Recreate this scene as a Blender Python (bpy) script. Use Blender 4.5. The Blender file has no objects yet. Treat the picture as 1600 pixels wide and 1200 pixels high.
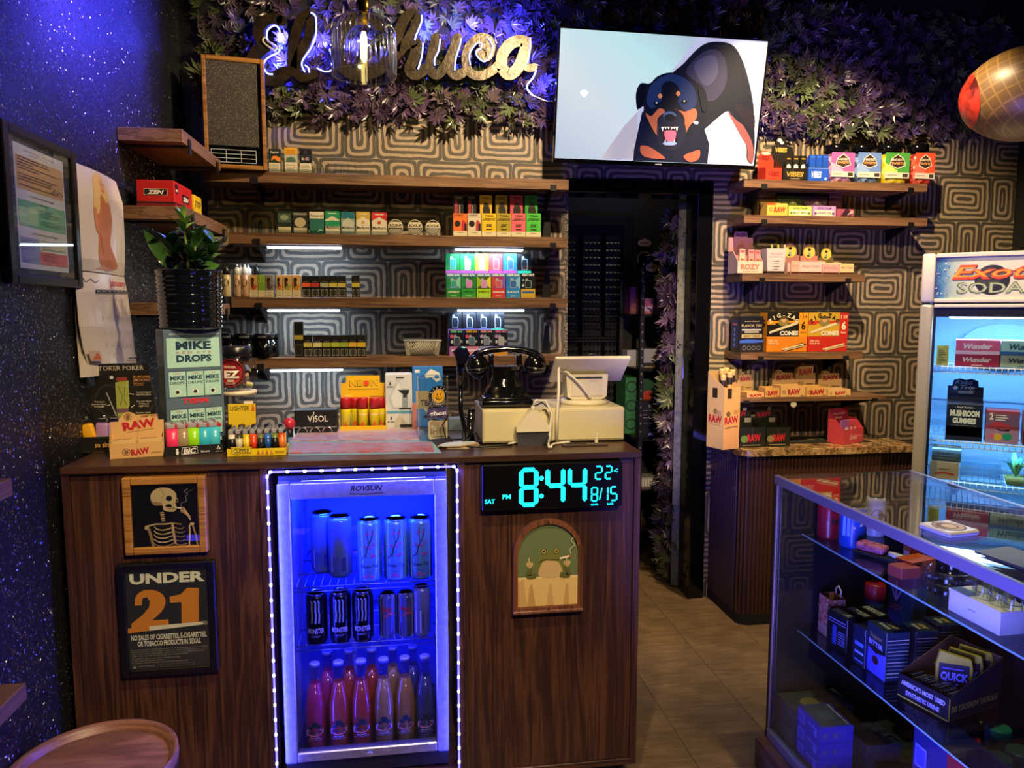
# Smoke-shop counter: back wall with shelves, counter with glass-door cooler, right counter, display case.
import bpy, bmesh, math, random
from mathutils import Vector as V, Matrix as MX

S = bpy.context.scene
COL = S.collection
random.seed(11)
PI = math.pi
F, H = 1150.0,1.49          # focal length in pixels of a 1600x1200 frame, eye height (m)

# ---------------------------------------------------------------- camera
CR = V((0.98935616,0.01460385,0.14477957))
CD = V((-0.14551424,0.09929207,0.98436106))
CU = V((0.0,0.99495116,-0.10036029))
cam = bpy.data.cameras.new('camera')
cam.sensor_width = 36.0
cam.lens = 36.0 * F / 1600.0
cam.clip_start = 0.02
camo = bpy.data.objects.new('camera', cam)
COL.objects.link(camo)
cx_ = V((CR[0], CD[0], CU[0])); cy_ = V((CR[1], CD[1], CU[1])); cz_ = V((CR[2], CD[2], CU[2]))
camo.matrix_world = MX(((cx_[0], cy_[0],-cz_[0],0),(cx_[1], cy_[1],-cz_[1],0),(cx_[2], cy_[2],-cz_[2], H),(0,0,0,1)))
S.camera = camo

# ---------------------------------------------------------------- world, lights, exposure
S.view_settings.view_transform = 'Standard'
S.view_settings.look = 'None'
S.view_settings.gamma = 1.0
S.view_settings.use_curve_mapping = False
S.view_settings.exposure = 0.0
wd = bpy.data.worlds.new('world'); S.world = wd
wd.use_nodes = True
wd.node_tree.nodes['Background'].inputs[0].default_value = (0.5,0.45,0.55,1)
wd.node_tree.nodes['Background'].inputs[1].default_value = 0.004
cy = S.cycles
cy.use_denoising = True
cy.max_bounces = 10; cy.diffuse_bounces = 3; cy.glossy_bounces = 4
cy.transmission_bounces = 8; cy.transparent_max_bounces = 24
cy.caustics_reflective = False; cy.caustics_refractive = False
cy.sample_clamp_indirect = 4.0


def aim(o, frm, to):
  o.location = frm
  o.rotation_euler = (V(to) - V(frm)).to_track_quat('-Z', 'Y').to_euler()


def lamp(name, kind, loc, power, col, to=None, **kw):
  l = bpy.data.lights.new(name, kind)
  l.energy = power; l.color = col
  for k, v in kw.items():
    setattr(l, k, v)
  o = bpy.data.objects.new(name, l); COL.objects.link(o)
  if to: aim(o, loc, to)
  else: o.location = loc
  return o


WARM = (1.0,0.74,0.42)
COOL = (0.50,0.70,1.0)
BLUE = (0.05,0.06,1.0)
# ceiling track spots above the aisle, out of the frame, plus some added fills
rad = math.radians
lamp('spot_right', 'SPOT', (1.5,2.35,3.0),270, WARM, (2.05,3.45,1.35), spot_size=rad(82), spot_blend=0.5, shadow_soft_size=0.025)
lamp('spot_left', 'SPOT', (0.7,2.3,3.0),190, WARM, (-0.15,3.45,1.9), spot_size=rad(80), spot_blend=0.5, shadow_soft_size=0.025)
lamp('spot_goods', 'SPOT', (0.1,0.9,3.0),170, WARM, (-0.1,2.25,1.05), spot_size=rad(48), spot_blend=0.5, shadow_soft_size=0.03)
lamp('spot_front', 'SPOT', (0.7,-0.6,2.9),310, WARM, (-0.05,2.1,0.55), spot_size=rad(40), spot_blend=0.6, shadow_soft_size=0.04)
lamp('shelves_fill', 'SPOT', (1.2,0.6,3.0),170, WARM, (1.95,3.3,1.35), spot_size=rad(40), spot_blend=0.6, shadow_soft_size=0.03)  # frontal fill added to brighten the goods on the right shelves
lamp('case_fill', 'SPOT', (1.35,1.75,3.0),190, WARM, (1.4,1.7,0.5), spot_size=rad(30), spot_blend=0.6, shadow_soft_size=0.03)  # fill added above the glass case to brighten its inside
lamp('spot_aisle', 'SPOT', (1.05,2.3,3.0),40, WARM, (1.1,2.9,0.0), spot_size=rad(50), spot_blend=0.9, shadow_soft_size=0.05)
lamp('spot_leftwall', 'SPOT', (0.3,1.5,3.0),120, WARM, (-0.95,2.6,1.65), spot_size=rad(40), spot_blend=0.8, shadow_soft_size=0.03)
lamp('door_fill', 'SPOT', (0.15,-0.6,2.5),700, WARM, (1.36,3.9,1.05), spot_size=rad(15), spot_blend=0.6, shadow_soft_size=0.04)  # narrow fill added to light the leafy door and doorway floor
lamp('storeroom_fill', 'POINT', (1.7,4.3,2.9),6,(1.0,0.85,0.7), shadow_soft_size=0.1)  # fill added to lift the dark back room, no known fixture
# unseen blue fill added behind the camera, not a known fixture
lamp('blue_front_fill', 'AREA', (0.9,-0.4,1.3),0.5,(0.16,0.10,1.0),(1.4,1.6,0.8), shape='RECTANGLE', size=1.4, size_y=0.04)


# ---------------------------------------------------------------- pixel <-> plane
def ray(px, py):
  v = V(((px - 800) / F, -(py - 600) / F, 1.0))
  return V((v.dot(CR), v.dot(CD), v.dot(CU)))


def at(px, py, Y):
  q = ray(px, py); q = q * (Y / q[1]); q[2] += H
  return q


def atx(px, py, X):
  q = ray(px, py); q = q * (X / q[0]); q[2] += H
  return q


def atz(px, py, Z):
  q = ray(px, py); q = q * ((Z - H) / q[2]); q[2] += H
  return q


# ---------------------------------------------------------------- materials
def lin(h):
  if isinstance(h, (tuple, list)): return tuple(h[:3]) + (1.0,)
  h = h.lstrip('#')
  c = [int(h[i:i + 2],16) / 255 for i in (0,2,4)]
  return tuple(x / 12.92 if x <= 0.04045 else ((x + 0.055) / 1.055) ** 2.4 for x in c) + (1.0,)


_mats = {}


def mat(c, rough=0.5, metal=0.0, emit=0.0, coat=0.0, name=None):
  k = (c if isinstance(c, str) else tuple(c), rough, metal, emit, coat)
  if k in _mats: return _mats[k]
  m = bpy.data.materials.new(name or 'surface'); m.use_nodes = True
  b = m.node_tree.nodes['Principled BSDF']
  b.inputs['Base Color'].default_value = lin(c)
  b.inputs['Roughness'].default_value = rough
  b.inputs['Metallic'].default_value = metal
  b.inputs['Coat Weight'].default_value = coat
  if emit:
    b.inputs['Emission Color'].default_value = lin(c)
    b.inputs['Emission Strength'].default_value = emit
  _mats[k] = m
  return m


class NT:
  """tiny node-tree helper"""
  def __init__(s, name):
    s.m = bpy.data.materials.new(name); s.m.use_nodes = True
    s.t = s.m.node_tree; s.b = s.t.nodes['Principled BSDF']; s.out = s.t.nodes['Material Output']

  def n(s, typ, **kw):
    x = s.t.nodes.new(typ)
    for k, v in kw.items(): setattr(x, k, v)
    return x

  def l(s, a, b): s.t.links.new(a, b)

  def math(s, op, a, b=None, c=None):
    x = s.n('ShaderNodeMath', operation=op)
    for i, q in enumerate((a, b, c)):
      if q is None: continue
      if isinstance(q, (int, float)): x.inputs[i].default_value = q
      else: s.l(q, x.inputs[i])
    return x.outputs[0]

  def ramp(s, fac, stops, interp='LINEAR'):
    x = s.n('ShaderNodeValToRGB'); r = x.color_ramp; r.interpolation = interp
    while len(r.elements) < len(stops): r.elements.new(0.5)
    for e, (p, c) in zip(r.elements, stops): e.position = p; e.color = lin(c)
    s.l(fac, x.inputs[0]); return x.outputs[0]

  def coord(s, kind='Object', scale=(1,1,1), rot=(0,0,0)):
    t = s.n('ShaderNodeTexCoord'); mp = s.n('ShaderNodeMapping')
    mp.inputs['Scale'].default_value = scale; mp.inputs['Rotation'].default_value = rot
    s.l(t.outputs[kind], mp.inputs[0]); return mp.outputs[0]

  def noise(s, vec, scale=5, detail=3, rough=0.5, dist=0.0):
    x = s.n('ShaderNodeTexNoise'); x.inputs['Scale'].default_value = scale; x.inputs['Detail'].default_value = detail
    x.inputs['Roughness'].default_value = rough; x.inputs['Distortion'].default_value = dist
    s.l(vec, x.inputs['Vector']); return x

  def bump(s, h, strength=0.3, dist=0.01):
    x = s.n('ShaderNodeBump'); x.inputs['Strength'].default_value = strength; x.inputs['Distance'].default_value = dist
    s.l(h, x.inputs['Height']); s.l(x.outputs[0], s.b.inputs['Normal']); return x


def wood(name, dark, mid, light, grain='z', rough=0.42, scale=1.0):
  k = NT(name)
  sc = {'x': (0.7,2,14),'y': (2,0.7,14),'z': (9,9,0.55)}[grain]
  v = k.coord('Object', tuple(c * scale for c in sc))
  n1 = k.noise(v, 1.0,4,0.55,1.2)
  v2 = k.coord('Object', tuple(c * scale * (6 if c > 1 else 2) for c in sc))
  n2 = k.noise(v2,2.2,3,0.6,0.2)
  w = k.math('ADD', k.math('MULTIPLY', n1.outputs[0],0.75), k.math('MULTIPLY', n2.outputs[0],0.25))
  # cathedral bands
  ww = k.math('FRACT', k.math('MULTIPLY', w, 7.0))
  band = k.math('PINGPONG', ww, 0.5)
  f = k.math('ADD', k.math('MULTIPLY', band, 0.9), k.math('MULTIPLY', n2.outputs[0],0.55))
  c = k.ramp(f, [(0.18, dark),(0.48, mid),(0.85, light)])
  k.l(c, k.b.inputs['Base Color'])
  k.b.inputs['Roughness'].default_value = rough
  k.bump(n2.outputs[0],0.12,0.002)
  return k.m


def glass(name, tint=(0.93,0.97,0.96), refl=0.6, rough=0.0):
  m = bpy.data.materials.new(name); m.use_nodes = True
  t = m.node_tree; t.nodes.remove(t.nodes['Principled BSDF'])
  tr = t.nodes.new('ShaderNodeBsdfTransparent'); tr.inputs[0].default_value = tuple(tint) + (1,)
  gl = t.nodes.new('ShaderNodeBsdfGlossy'); gl.inputs['Roughness'].default_value = rough
  gl.inputs[0].default_value = (0.95,0.97,1,1)
  ge = t.nodes.new('ShaderNodeNewGeometry'); dt = t.nodes.new('ShaderNodeVectorMath'); dt.operation = 'DOT_PRODUCT'
  t.links.new(ge.outputs['Incoming'], dt.inputs[0]); t.links.new(ge.outputs['Normal'], dt.inputs[1])
  last = dt.outputs['Value']
  for op, v in (('ABSOLUTE', None),('SUBTRACT', 1.0),('POWER', 5.0),('MULTIPLY_ADD', 0.96),('MULTIPLY', refl)):
    mu = t.nodes.new('ShaderNodeMath'); mu.operation = op; mu.use_clamp = op == 'MULTIPLY'
    if op == 'SUBTRACT': mu.inputs[0].default_value = 1.0; t.links.new(last, mu.inputs[1])
    else:
      t.links.new(last, mu.inputs[0])
      if v is not None: mu.inputs[1].default_value = v
      if op == 'MULTIPLY_ADD': mu.inputs[2].default_value = 0.04
    last = mu.outputs[0]
  mx = t.nodes.new('ShaderNodeMixShader')
  t.links.new(last, mx.inputs[0])
  t.links.new(tr.outputs[0], mx.inputs[1]); t.links.new(gl.outputs[0], mx.inputs[2])
  t.links.new(mx.outputs[0], t.nodes['Material Output'].inputs[0])
  return m


def wallpaper():
  k = NT('maze wallpaper')
  t = k.n('ShaderNodeTexCoord'); sp = k.n('ShaderNodeSeparateXYZ')
  nz = k.noise(t.outputs['Object'],16,2,0.5)
  vs = k.n('ShaderNodeVectorMath', operation='MULTIPLY_ADD')
  k.l(nz.outputs['Color'], vs.inputs[0]); vs.inputs[1].default_value = (0.012,0,0.012); k.l(t.outputs['Object'], vs.inputs[2])
  k.l(vs.outputs[0], sp.inputs[0])
  u, v = sp.outputs[0], sp.outputs[2]
  rh = 0.232
  vr = k.math('DIVIDE', k.math('ADD', v, -0.098 + 10 * rh), rh)
  row = k.math('FLOOR', vr)
  vy = k.math('MULTIPLY', k.math('FRACT', vr), rh)
  dy = k.math('MINIMUM', vy, k.math('SUBTRACT', rh, vy))
  par = k.math('MODULO', row, 2.0)
  per = 0.446
  uu = k.math('ADD', k.math('ADD', u, 20 * per + 0.06), k.math('MULTIPLY', par, 0.19))
  uu = k.math('MULTIPLY', k.math('FRACT', k.math('DIVIDE', uu, per)), per)
  nar = k.math('LESS_THAN', uu, 0.14)
  d1 = k.math('MINIMUM', uu, k.math('SUBTRACT', 0.14, uu))
  d2 = k.math('MINIMUM', k.math('SUBTRACT', uu, 0.14), k.math('SUBTRACT', per, uu))
  dx = k.math('ADD', k.math('MULTIPLY', nar, d1), k.math('MULTIPLY', k.math('SUBTRACT', 1.0, nar), d2))
  d = k.n('ShaderNodeMath', operation='SMOOTH_MIN'); k.l(dx, d.inputs[0]); k.l(dy, d.inputs[1]); d.inputs[2].default_value = 0.032
  st = k.math('FRACT', k.math('ADD', k.math('DIVIDE', d.outputs[0],0.0262),0.22))
  st = k.math('PINGPONG', st, 0.5)
  c = k.ramp(st, [(0.2,'#b09a80'),(0.27,'#4e483f')])
  n2 = k.noise(t.outputs['Object'],60,2)
  mx = k.n('ShaderNodeMixRGB', blend_type='MULTIPLY'); mx.inputs[0].default_value = 0.35
  k.l(c, mx.inputs[1]); k.l(n2.outputs[0], mx.inputs[2]); k.l(mx.outputs[0], k.b.inputs['Base Color'])
  k.b.inputs['Roughness'].default_value = 0.6
  k.bump(st, -0.2,0.002)
  return k.m


def glitter_wall():
  k = NT('black glitter plaster')
  t = k.n('ShaderNodeTexCoord')
  vo = k.n('ShaderNodeTexVoronoi'); vo.inputs['Scale'].default_value = 230; k.l(t.outputs['Object'], vo.inputs['Vector'])
  n1 = k.noise(t.outputs['Object'],90,3,0.6)
  # each flake tilts its own way
  ge = k.n('ShaderNodeNewGeometry')
  sub = k.n('ShaderNodeVectorMath', operation='SUBTRACT'); k.l(vo.outputs['Color'], sub.inputs[0]); sub.inputs[1].default_value = (0.5,0.5,0.5)
  scl = k.n('ShaderNodeVectorMath', operation='SCALE'); k.l(sub.outputs[0], scl.inputs[0]); scl.inputs['Scale'].default_value = 1.7
  bp = k.n('ShaderNodeBump'); bp.inputs['Strength'].default_value = 0.55; bp.inputs['Distance'].default_value = 0.008; k.l(n1.outputs[0], bp.inputs['Height'])
  ad = k.n('ShaderNodeVectorMath', operation='ADD'); k.l(bp.outputs[0], ad.inputs[0]); k.l(scl.outputs[0], ad.inputs[1])
  nm = k.n('ShaderNodeVectorMath', operation='NORMALIZE'); k.l(ad.outputs[0], nm.inputs[0])
  g = k.n('ShaderNodeBsdfGlossy'); g.inputs[0].default_value = (0.75,0.78,0.85,1); g.inputs['Roughness'].default_value = 0.12
  k.l(nm.outputs[0], g.inputs['Normal'])
  k.b.inputs['Base Color'].default_value = lin('#121217'); k.b.inputs['Roughness'].default_value = 0.5
  k.l(bp.outputs[0], k.b.inputs['Normal'])
  wn = k.n('ShaderNodeTexWhiteNoise'); k.l(vo.outputs['Color'], wn.inputs[0])
  fac = k.math('MULTIPLY', k.math('GREATER_THAN', wn.outputs[0],0.84),0.6)
  mx = k.n('ShaderNodeMixShader'); k.l(fac, mx.inputs[0]); k.l(k.b.outputs[0], mx.inputs[1]); k.l(g.outputs[0], mx.inputs[2])
  k.l(mx.outputs[0], k.out.inputs[0])
  return k.m


def noisy(name, c1, c2, scale=20, rough=0.6, bump=0.2, detail=4, stops=(0.3,0.7), metal=0.0, bd=0.004):
  k = NT(name)
  v = k.coord('Object')
  n = k.noise(v, scale, detail, 0.6)
  k.l(k.ramp(n.outputs[0],[(stops[0], c1),(stops[1], c2)]), k.b.inputs['Base Color'])
  k.b.inputs['Roughness'].default_value = rough; k.b.inputs['Metallic'].default_value = metal
  if bump: k.bump(n.outputs[0], bump, bd)
  return k.m


M = dict(
  paper=wallpaper(), glitter=glitter_wall(),
  black=mat('#0b0b0c', 0.45), blackgloss=mat('#08080a', 0.12), blackmat=mat('#101012', 0.75),
  white=mat('#e6e2d8', 0.45), chrome=mat('#c8c8cc', 0.15,1.0), brass=mat('#b08a3c', 0.25,1.0),
  alu=noisy('brushed aluminium', '#9a9aa2', '#b4b4bc', 60,0.34,0.05,3, metal=0.9),
  walnut=wood('dark walnut laminate', '#22130d', '#3d2418', '#5e3c28', 'z', 0.4),
  shelfwood=wood('brown shelf laminate', '#4a3323', '#6d4d34', '#8a6746', 'x', 0.45),
  shelfwoodY=wood('brown shelf laminate along the wall', '#4a3323', '#6d4d34', '#8a6746', 'y', 0.45),
  topwood=wood('dark walnut top', '#24150f', '#3b2519', '#543626', 'x', 0.35),
  oak=wood('tray oak', '#5a3c2a', '#7a5238', '#94694a', 'x', 0.4),
  slat=wood('dark slat veneer', '#26150f', '#3a2219', '#4d2f22', 'z', 0.45),
  framewood=wood('light frame wood', '#6a4322', '#94652f', '#b88545', 'x', 0.35),
  darkwall=noisy('black painted plaster', '#0c0c0d', '#161617', 160,0.5,0.5,3),
  pane=glass('clear pane', (0.93,0.97,0.96),0.55),
  coolerpane=glass('blue-lit cooler pane', (0.72,0.73,0.95),0.5),  # clear glass tinted blue to stand in for LED glare
  casepane=glass('case pane', (0.90,0.95,0.94),1.0),
  acrylic=glass('clear acrylic', (0.82,0.86,0.86),1.3,0.05),
  pet=glass('clear plastic', (0.90,0.92,0.93),1.0,0.08),
  ledcool=mat((0.75,0.88,1.0),0.4,0,14.0),
  bead=mat((0.36,0.36,1.0),0.4,0,22.0),
  neonblue=mat((0.22,0.25,1.0),0.4,0,5.0),
  cable_white=mat('#d8d4c6', 0.5), cable_black=mat('#0c0c0e', 0.5),
)


# ---------------------------------------------------------------- mesh builder
class MB:
  def __init__(s):
    s.v = []; s.f = []; s.mi = []; s.sm = []; s.mats = []

  def _m(s, m):
    m = m if not isinstance(m, str) else (M[m] if m in M else mat(m))
    if m not in s.mats: s.mats.append(m)
    return s.mats.index(m)

  def add(s, vs, fs, m, T=None, smooth=False):
    b = len(s.v); i = s._m(m)
    s.v += [tuple(T @ V(p)) for p in vs] if T is not None else [tuple(p) for p in vs]
    for f in fs:
      s.f.append([b + q for q in f]); s.mi.append(i); s.sm.append(smooth)
    return s

  def box(s, x0, y0, z0, x1, y1, z1, m, T=None):
    v = [(x0, y0, z0),(x1, y0, z0),(x1, y1, z0),(x0, y1, z0),(x0, y0, z1),(x1, y0, z1),(x1, y1, z1),(x0, y1, z1)]
    return s.add(v, [(0,3,2,1),(4,5,6,7),(0,1,5,4),(1,2,6,5),(2,3,7,6),(3,0,4,7)], m, T)

  def bevbox(s, x0, y0, z0, x1, y1, z1, m, b=0.003, seg=1, T=None):
    bm = bmesh.new(); bmesh.ops.create_cube(bm, size=1.0)
    for q in bm.verts:
      q.co = V(((x0 + x1) / 2 + q.co.x * (x1 - x0),(y0 + y1) / 2 + q.co.y * (y1 - y0),(z0 + z1) / 2 + q.co.z * (z1 - z0)))
    bmesh.ops.bevel(bm, geom=list(bm.edges), offset=b, segments=seg, profile=0.5, affect='EDGES')
    bm.verts.index_update()
    s.add([q.co.copy() for q in bm.verts],[[q.index for q in f.verts] for f in bm.faces], m, T, seg > 1)
    bm.free(); return s

  def lathe(s, prof, m, c=(0,0,0), n=20, T=None, smooth=True, cap=True):
    vs = []; fs = []
    for r, z in prof:
      for k in range(n):
        a = 2 * PI * k / n
        vs.append((c[0] + r * math.cos(a), c[1] + r * math.sin(a), c[2] + z))
    for j in range(len(prof) - 1):
      for k in range(n):
        k2 = (k + 1) % n
        fs.append((j * n + k, j * n + k2,(j + 1) * n + k2,(j + 1) * n + k))
    s.add(vs, fs, m, T, smooth)
    if cap:
      b = len(s.v) - len(vs); i = s._m(m)
      if prof[0][0] > 1e-6: s.f.append([b + k for k in range(n)][::-1]); s.mi.append(i); s.sm.append(False)
      if prof[-1][0] > 1e-6: s.f.append([b + (len(prof) - 1) * n + k for k in range(n)]); s.mi.append(i); s.sm.append(False)
    return s

  def cyl(s, x, y, z0, z1, r, m, n=16, T=None):
    return s.lathe([(r, z0),(r, z1)], m, (x, y, 0), n, T)

  def tube(s, pts, r, m, n=8, T=None, closed=False):
    pts = [V(p) for p in pts]; N = len(pts); vs = []; fs = []
    rr = r if isinstance(r, (list, tuple)) else [r] * N
    prev = None
    for i, p in enumerate(pts):
      if closed: d = pts[(i + 1) % N] - pts[i - 1]
      else: d = pts[min(i + 1, N - 1)] - pts[max(i - 1,0)]
      d.normalize()
      if prev is None:
        a = V((0,0,1)) if abs(d.z) < 0.9 else V((1,0,0))
        x = d.cross(a).normalized()
      else:
        x = (prev - d * prev.dot(d)).normalized()
      prev = x; y = d.cross(x)
      for k in range(n):
        t = 2 * PI * k / n
        vs.append(p + x * (rr[i] * math.cos(t)) + y * (rr[i] * math.sin(t)))
    for i in range(N if closed else N - 1):
      j = (i + 1) % N
      for k in range(n):
        k2 = (k + 1) % n
        fs.append((i * n + k, i * n + k2, j * n + k2, j * n + k))
    if not closed:
      fs.append(tuple(range(n))[::-1]); fs.append(tuple((N - 1) * n + k for k in range(n)))
    return s.add(vs, fs, m, T, True)

  def prism(s, poly, d0, d1, m, T=None, plane='xz'):
    """2-D polygon (counter-clockwise seen from the front, -Y) pushed from depth d0 to d1"""
    if plane == 'xz': q = lambda p, d: (p[0], d, p[1])
    elif plane == 'xy': q = lambda p, d: (p[0], p[1], d)
    else: q = lambda p, d: (d, p[0], p[1])
    n = len(poly)
    vs = [q(p, d0) for p in poly] + [q(p, d1) for p in poly]
    fs = [tuple(range(n)), tuple(range(2 * n - 1, n - 1,-1))] + [(k, n + k, n + (k + 1) % n, (k + 1) % n) for k in range(n)]
    return s.add(vs, fs, m, T)

  def sphere(s, c, rx, ry, rz, m, n=16, k=10, T=None):
    vs = []; fs = []
    for j in range(k + 1):
      p = PI * j / k
      for i in range(n):
        a = 2 * PI * i / n
        vs.append((c[0] + rx * math.sin(p) * math.cos(a), c[1] + ry * math.sin(p) * math.sin(a), c[2] - rz * math.cos(p)))
    for j in range(k):
      for i in range(n):
        i2 = (i + 1) % n
        fs.append((j * n + i, j * n + i2,(j + 1) * n + i2,(j + 1) * n + i))
    return s.add(vs, fs, m, T, True)

  def mesh(s, name):
    me = bpy.data.meshes.new(name)
    me.from_pydata(s.v, [], s.f)
    for m in s.mats: me.materials.append(m)
    me.polygons.foreach_set('material_index', s.mi)
    me.polygons.foreach_set('use_smooth', s.sm)
    me.update()
    return me

  def part(s, name, parent, label=None, kind=None, loc=None):
    o = bpy.data.objects.new(name, s.mesh(name)); COL.objects.link(o)
    if parent is not None: o.parent = parent
    if loc: o.location = loc
    if label: o['label'] = label
    if kind: o['kind'] = kind
    return o

  def solo(s, name, label, cat, loc=(0,0,0), rz=0.0, group=None):
    o = s.part(name, None)
    return tag(o, label, cat, loc, rz, group)


def tag(o, label, cat, loc=None, rz=None, group=None):
  o['label'] = label; o['category'] = cat
  if group: o['group'] = group
  if loc is not None: o.location = loc
  if rz is not None: o.rotation_euler = (0,0, rz)
  return o


def thing(name, label, cat, loc=(0,0,0), rz=0.0, group=None):
  o = bpy.data.objects.new(name, None); COL.objects.link(o)
  o.empty_display_size = 0.02
  return tag(o, label, cat, loc, rz, group)


def struct(mb, name, parent=None):
  return mb.part(name, parent, kind='structure')


def dup(root, loc, rz=None, label=None, group=None):
  r = root.copy(); COL.objects.link(r); r.location = loc
  if rz is not None: r.rotation_euler = (0,0, rz)
  if label: r['label'] = label
  if group: r['group'] = group
  for ch in list(root.children):
    c = ch.copy(); COL.objects.link(c); c.parent = r
    for g in ch.children:
      e = g.copy(); COL.objects.link(e); e.parent = c
  return r


# ---------------------------------------------------------------- flat print (lettering, pictures) as thin ink on a face
_tx = {}


def glyphs(s, bold=0.0, shear=0.0):
  k = (s, bold, shear)
  if k in _tx: return _tx[k]
  cu = bpy.data.curves.new('lettering', 'FONT'); cu.body = s; cu.offset = bold; cu.shear = shear
  cu.resolution_u = 2
  ob = bpy.data.objects.new('lettering', cu)
  me = ob.to_mesh()
  vs = [(v.co.x, v.co.y) for v in me.vertices]; fs = [tuple(p.vertices) for p in me.polygons]
  ob.to_mesh_clear(); bpy.data.objects.remove(ob); bpy.data.curves.remove(cu)
  if not vs: vs, fs = [(0,0),(1,0),(1,1)],[(0,1,2)]
  x0 = min(v[0] for v in vs); x1 = max(v[0] for v in vs)
  vs = [(v[0] - x0, v[1]) for v in vs]
  _tx[k] = (vs, fs, x1 - x0)
  return _tx[k]


def ell(cx, cy, rx, ry, n=22, a0=0.0, a1=2 * PI):
  full = abs(a1 - a0 - 2 * PI) < 1e-6
  m = n if full else n + 1
  return [(cx + rx * math.cos(a0 + (a1 - a0) * i / n), cy + ry * math.sin(a0 + (a1 - a0) * i / n)) for i in range(m)]


def ribbon(pts, w):
  """outline of a stroke; w one width or one per point"""
  n = len(pts); ww = w if isinstance(w, (list, tuple)) else [w] * n
  L = []; R = []
  for i in range(n):
    a = V(pts[max(i - 1,0)]); b = V(pts[min(i + 1, n - 1)]); d = (b - a)
    d = d.normalized() if d.length > 1e-9 else V((1,0))
    nn = V((-d[1], d[0])) * ww[i] / 2; p = V(pts[i])
    L.append(p + nn); R.append(p - nn)
  return L, R


def spline(pts, k=6, closed=False):
  """Catmull-Rom through the points"""
  P = [V(p) for p in pts]; n = len(P); out = []
  for i in range(n if closed else n - 1):
    if closed: a, b, c, d = P[i - 1], P[i], P[(i + 1) % n], P[(i + 2) % n]
    else: a, b, c, d = P[max(i - 1,0)], P[i], P[i + 1], P[min(i + 2, n - 1)]
    for j in range(k):
      t = j / k
      out.append(0.5 * ((2 * b) + (c - a) * t + (2 * a - 5 * b + 4 * c - d) * t * t + (3 * b - a - 3 * c + d) * t * t * t))
  if not closed: out.append(P[-1])
  return out


DL = 0.00012


class Print:
  """shapes in fractions of a w x h face; each later shape lies a hair in front"""
  def __init__(s, w, h): s.w = w; s.h = h; s.mb = MB(); s.k = 0; s.rough = 0.45; s.emit = 0.0

  def _c(s, c): return mat(c, s.rough, 0, s.emit) if isinstance(c, str) and c.startswith('#') else c

  def _put(s, pts, faces, c):
    d = -0.0004 - DL * s.k; s.k += 1
    s.mb.add([(p[0] * s.w, d, p[1] * s.h) for p in pts], faces, s._c(c))

  def poly(s, pts, c): s._put(pts, [tuple(range(len(pts)))], c); return s

  def r(s, x0, y0, x1, y1, c): return s.poly([(x0, y0),(x1, y0),(x1, y1),(x0, y1)], c)

  def e(s, cx, cy, rx, ry, c, n=22): return s.poly(ell(cx, cy, rx, ry, n), c)

  def disc(s, cx, cy, r, c, n=24):                    # round in real size, r as a share of the height
    return s.poly(ell(cx, cy, r * s.h / s.w, r, n), c)

  def line(s, pts, w, c):                             # w as a share of the height
    P = [(p[0] * s.w / s.h, p[1]) for p in pts]
    L, R = ribbon(P, w); n = len(L); k = s.h / s.w
    s._put([(q[0] * k, q[1]) for q in L + R],[(i, n + i, n + i + 1, i + 1) for i in range(n - 1)], c); return s

  def ring(s, cx, cy, r, w, c, n=26):
    pts = []
    for rr in (r, r - w): pts += ell(cx, cy, rr * s.h / s.w, rr, n)
    s._put(pts, [(i, (i + 1) % n, n + (i + 1) % n, n + i) for i in range(n)], c); return s

  def t(s, txt, cx, y, hh, ww, c, bold=0.0, shear=0.0, rot=0.0, al='C'):
    vs, fs, W = glyphs(txt, bold, shear)
    k = hh * s.h / 0.72
    kx = (ww * s.w / W) if ww else k
    if ww and W * k < ww * s.w and False: kx = k
    tw = W * kx
    x0 = cx * s.w - (tw / 2 if al == 'C' else 0)
    ca, sa = math.cos(rot), math.sin(rot); px, py = cx * s.w, y * s.h
    P = []
    for a, b in vs:
      X = x0 + a * kx - px; Y = b * k
      P.append(((px + X * ca - Y * sa) / s.w, (py + X * sa + Y * ca) / s.h))
    s._put(P, fs, c); return s

  def run(s, specs):
    for q in specs: getattr(s, q[0])(*q[1:])
    return s

  def put(s, parent, T=None, name='front_print', label=None):
    """T maps the face frame (x right, -y out of the face, z up, origin at its lower left) into the parent's frame"""
    if T is not None: s.mb.v = [tuple(T @ V(p)) for p in s.mb.v]
    return s.mb.part(name, parent, label)


def TR(x, y, z): return MX.Translation((x, y, z))
def RZ(a): return MX.Rotation(a, 4,'Z')
def RX(a): return MX.Rotation(a, 4,'X')
def RY(a): return MX.Rotation(a, 4,'Y')


LEFT = lambda w, d: TR(-w / 2, d / 2,0) @ RZ(-PI / 2)      # left side face of a box centred on x, depth d
RIGHT = lambda w, d: TR(w / 2,-d / 2,0) @ RZ(PI / 2)
TOP = lambda w, d, h: TR(-w / 2,-d / 2, h) @ RX(-PI / 2)
FRONT = lambda w, d: TR(-w / 2,-d / 2,0)
# ================================================================= SETTING
YB = 3.53                      # front of the back wall
XL, XR = -0.95,3.2            # side walls
XD0, XD1, ZD = 0.78,1.515,2.085   # doorway
ZC = 3.1

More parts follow.
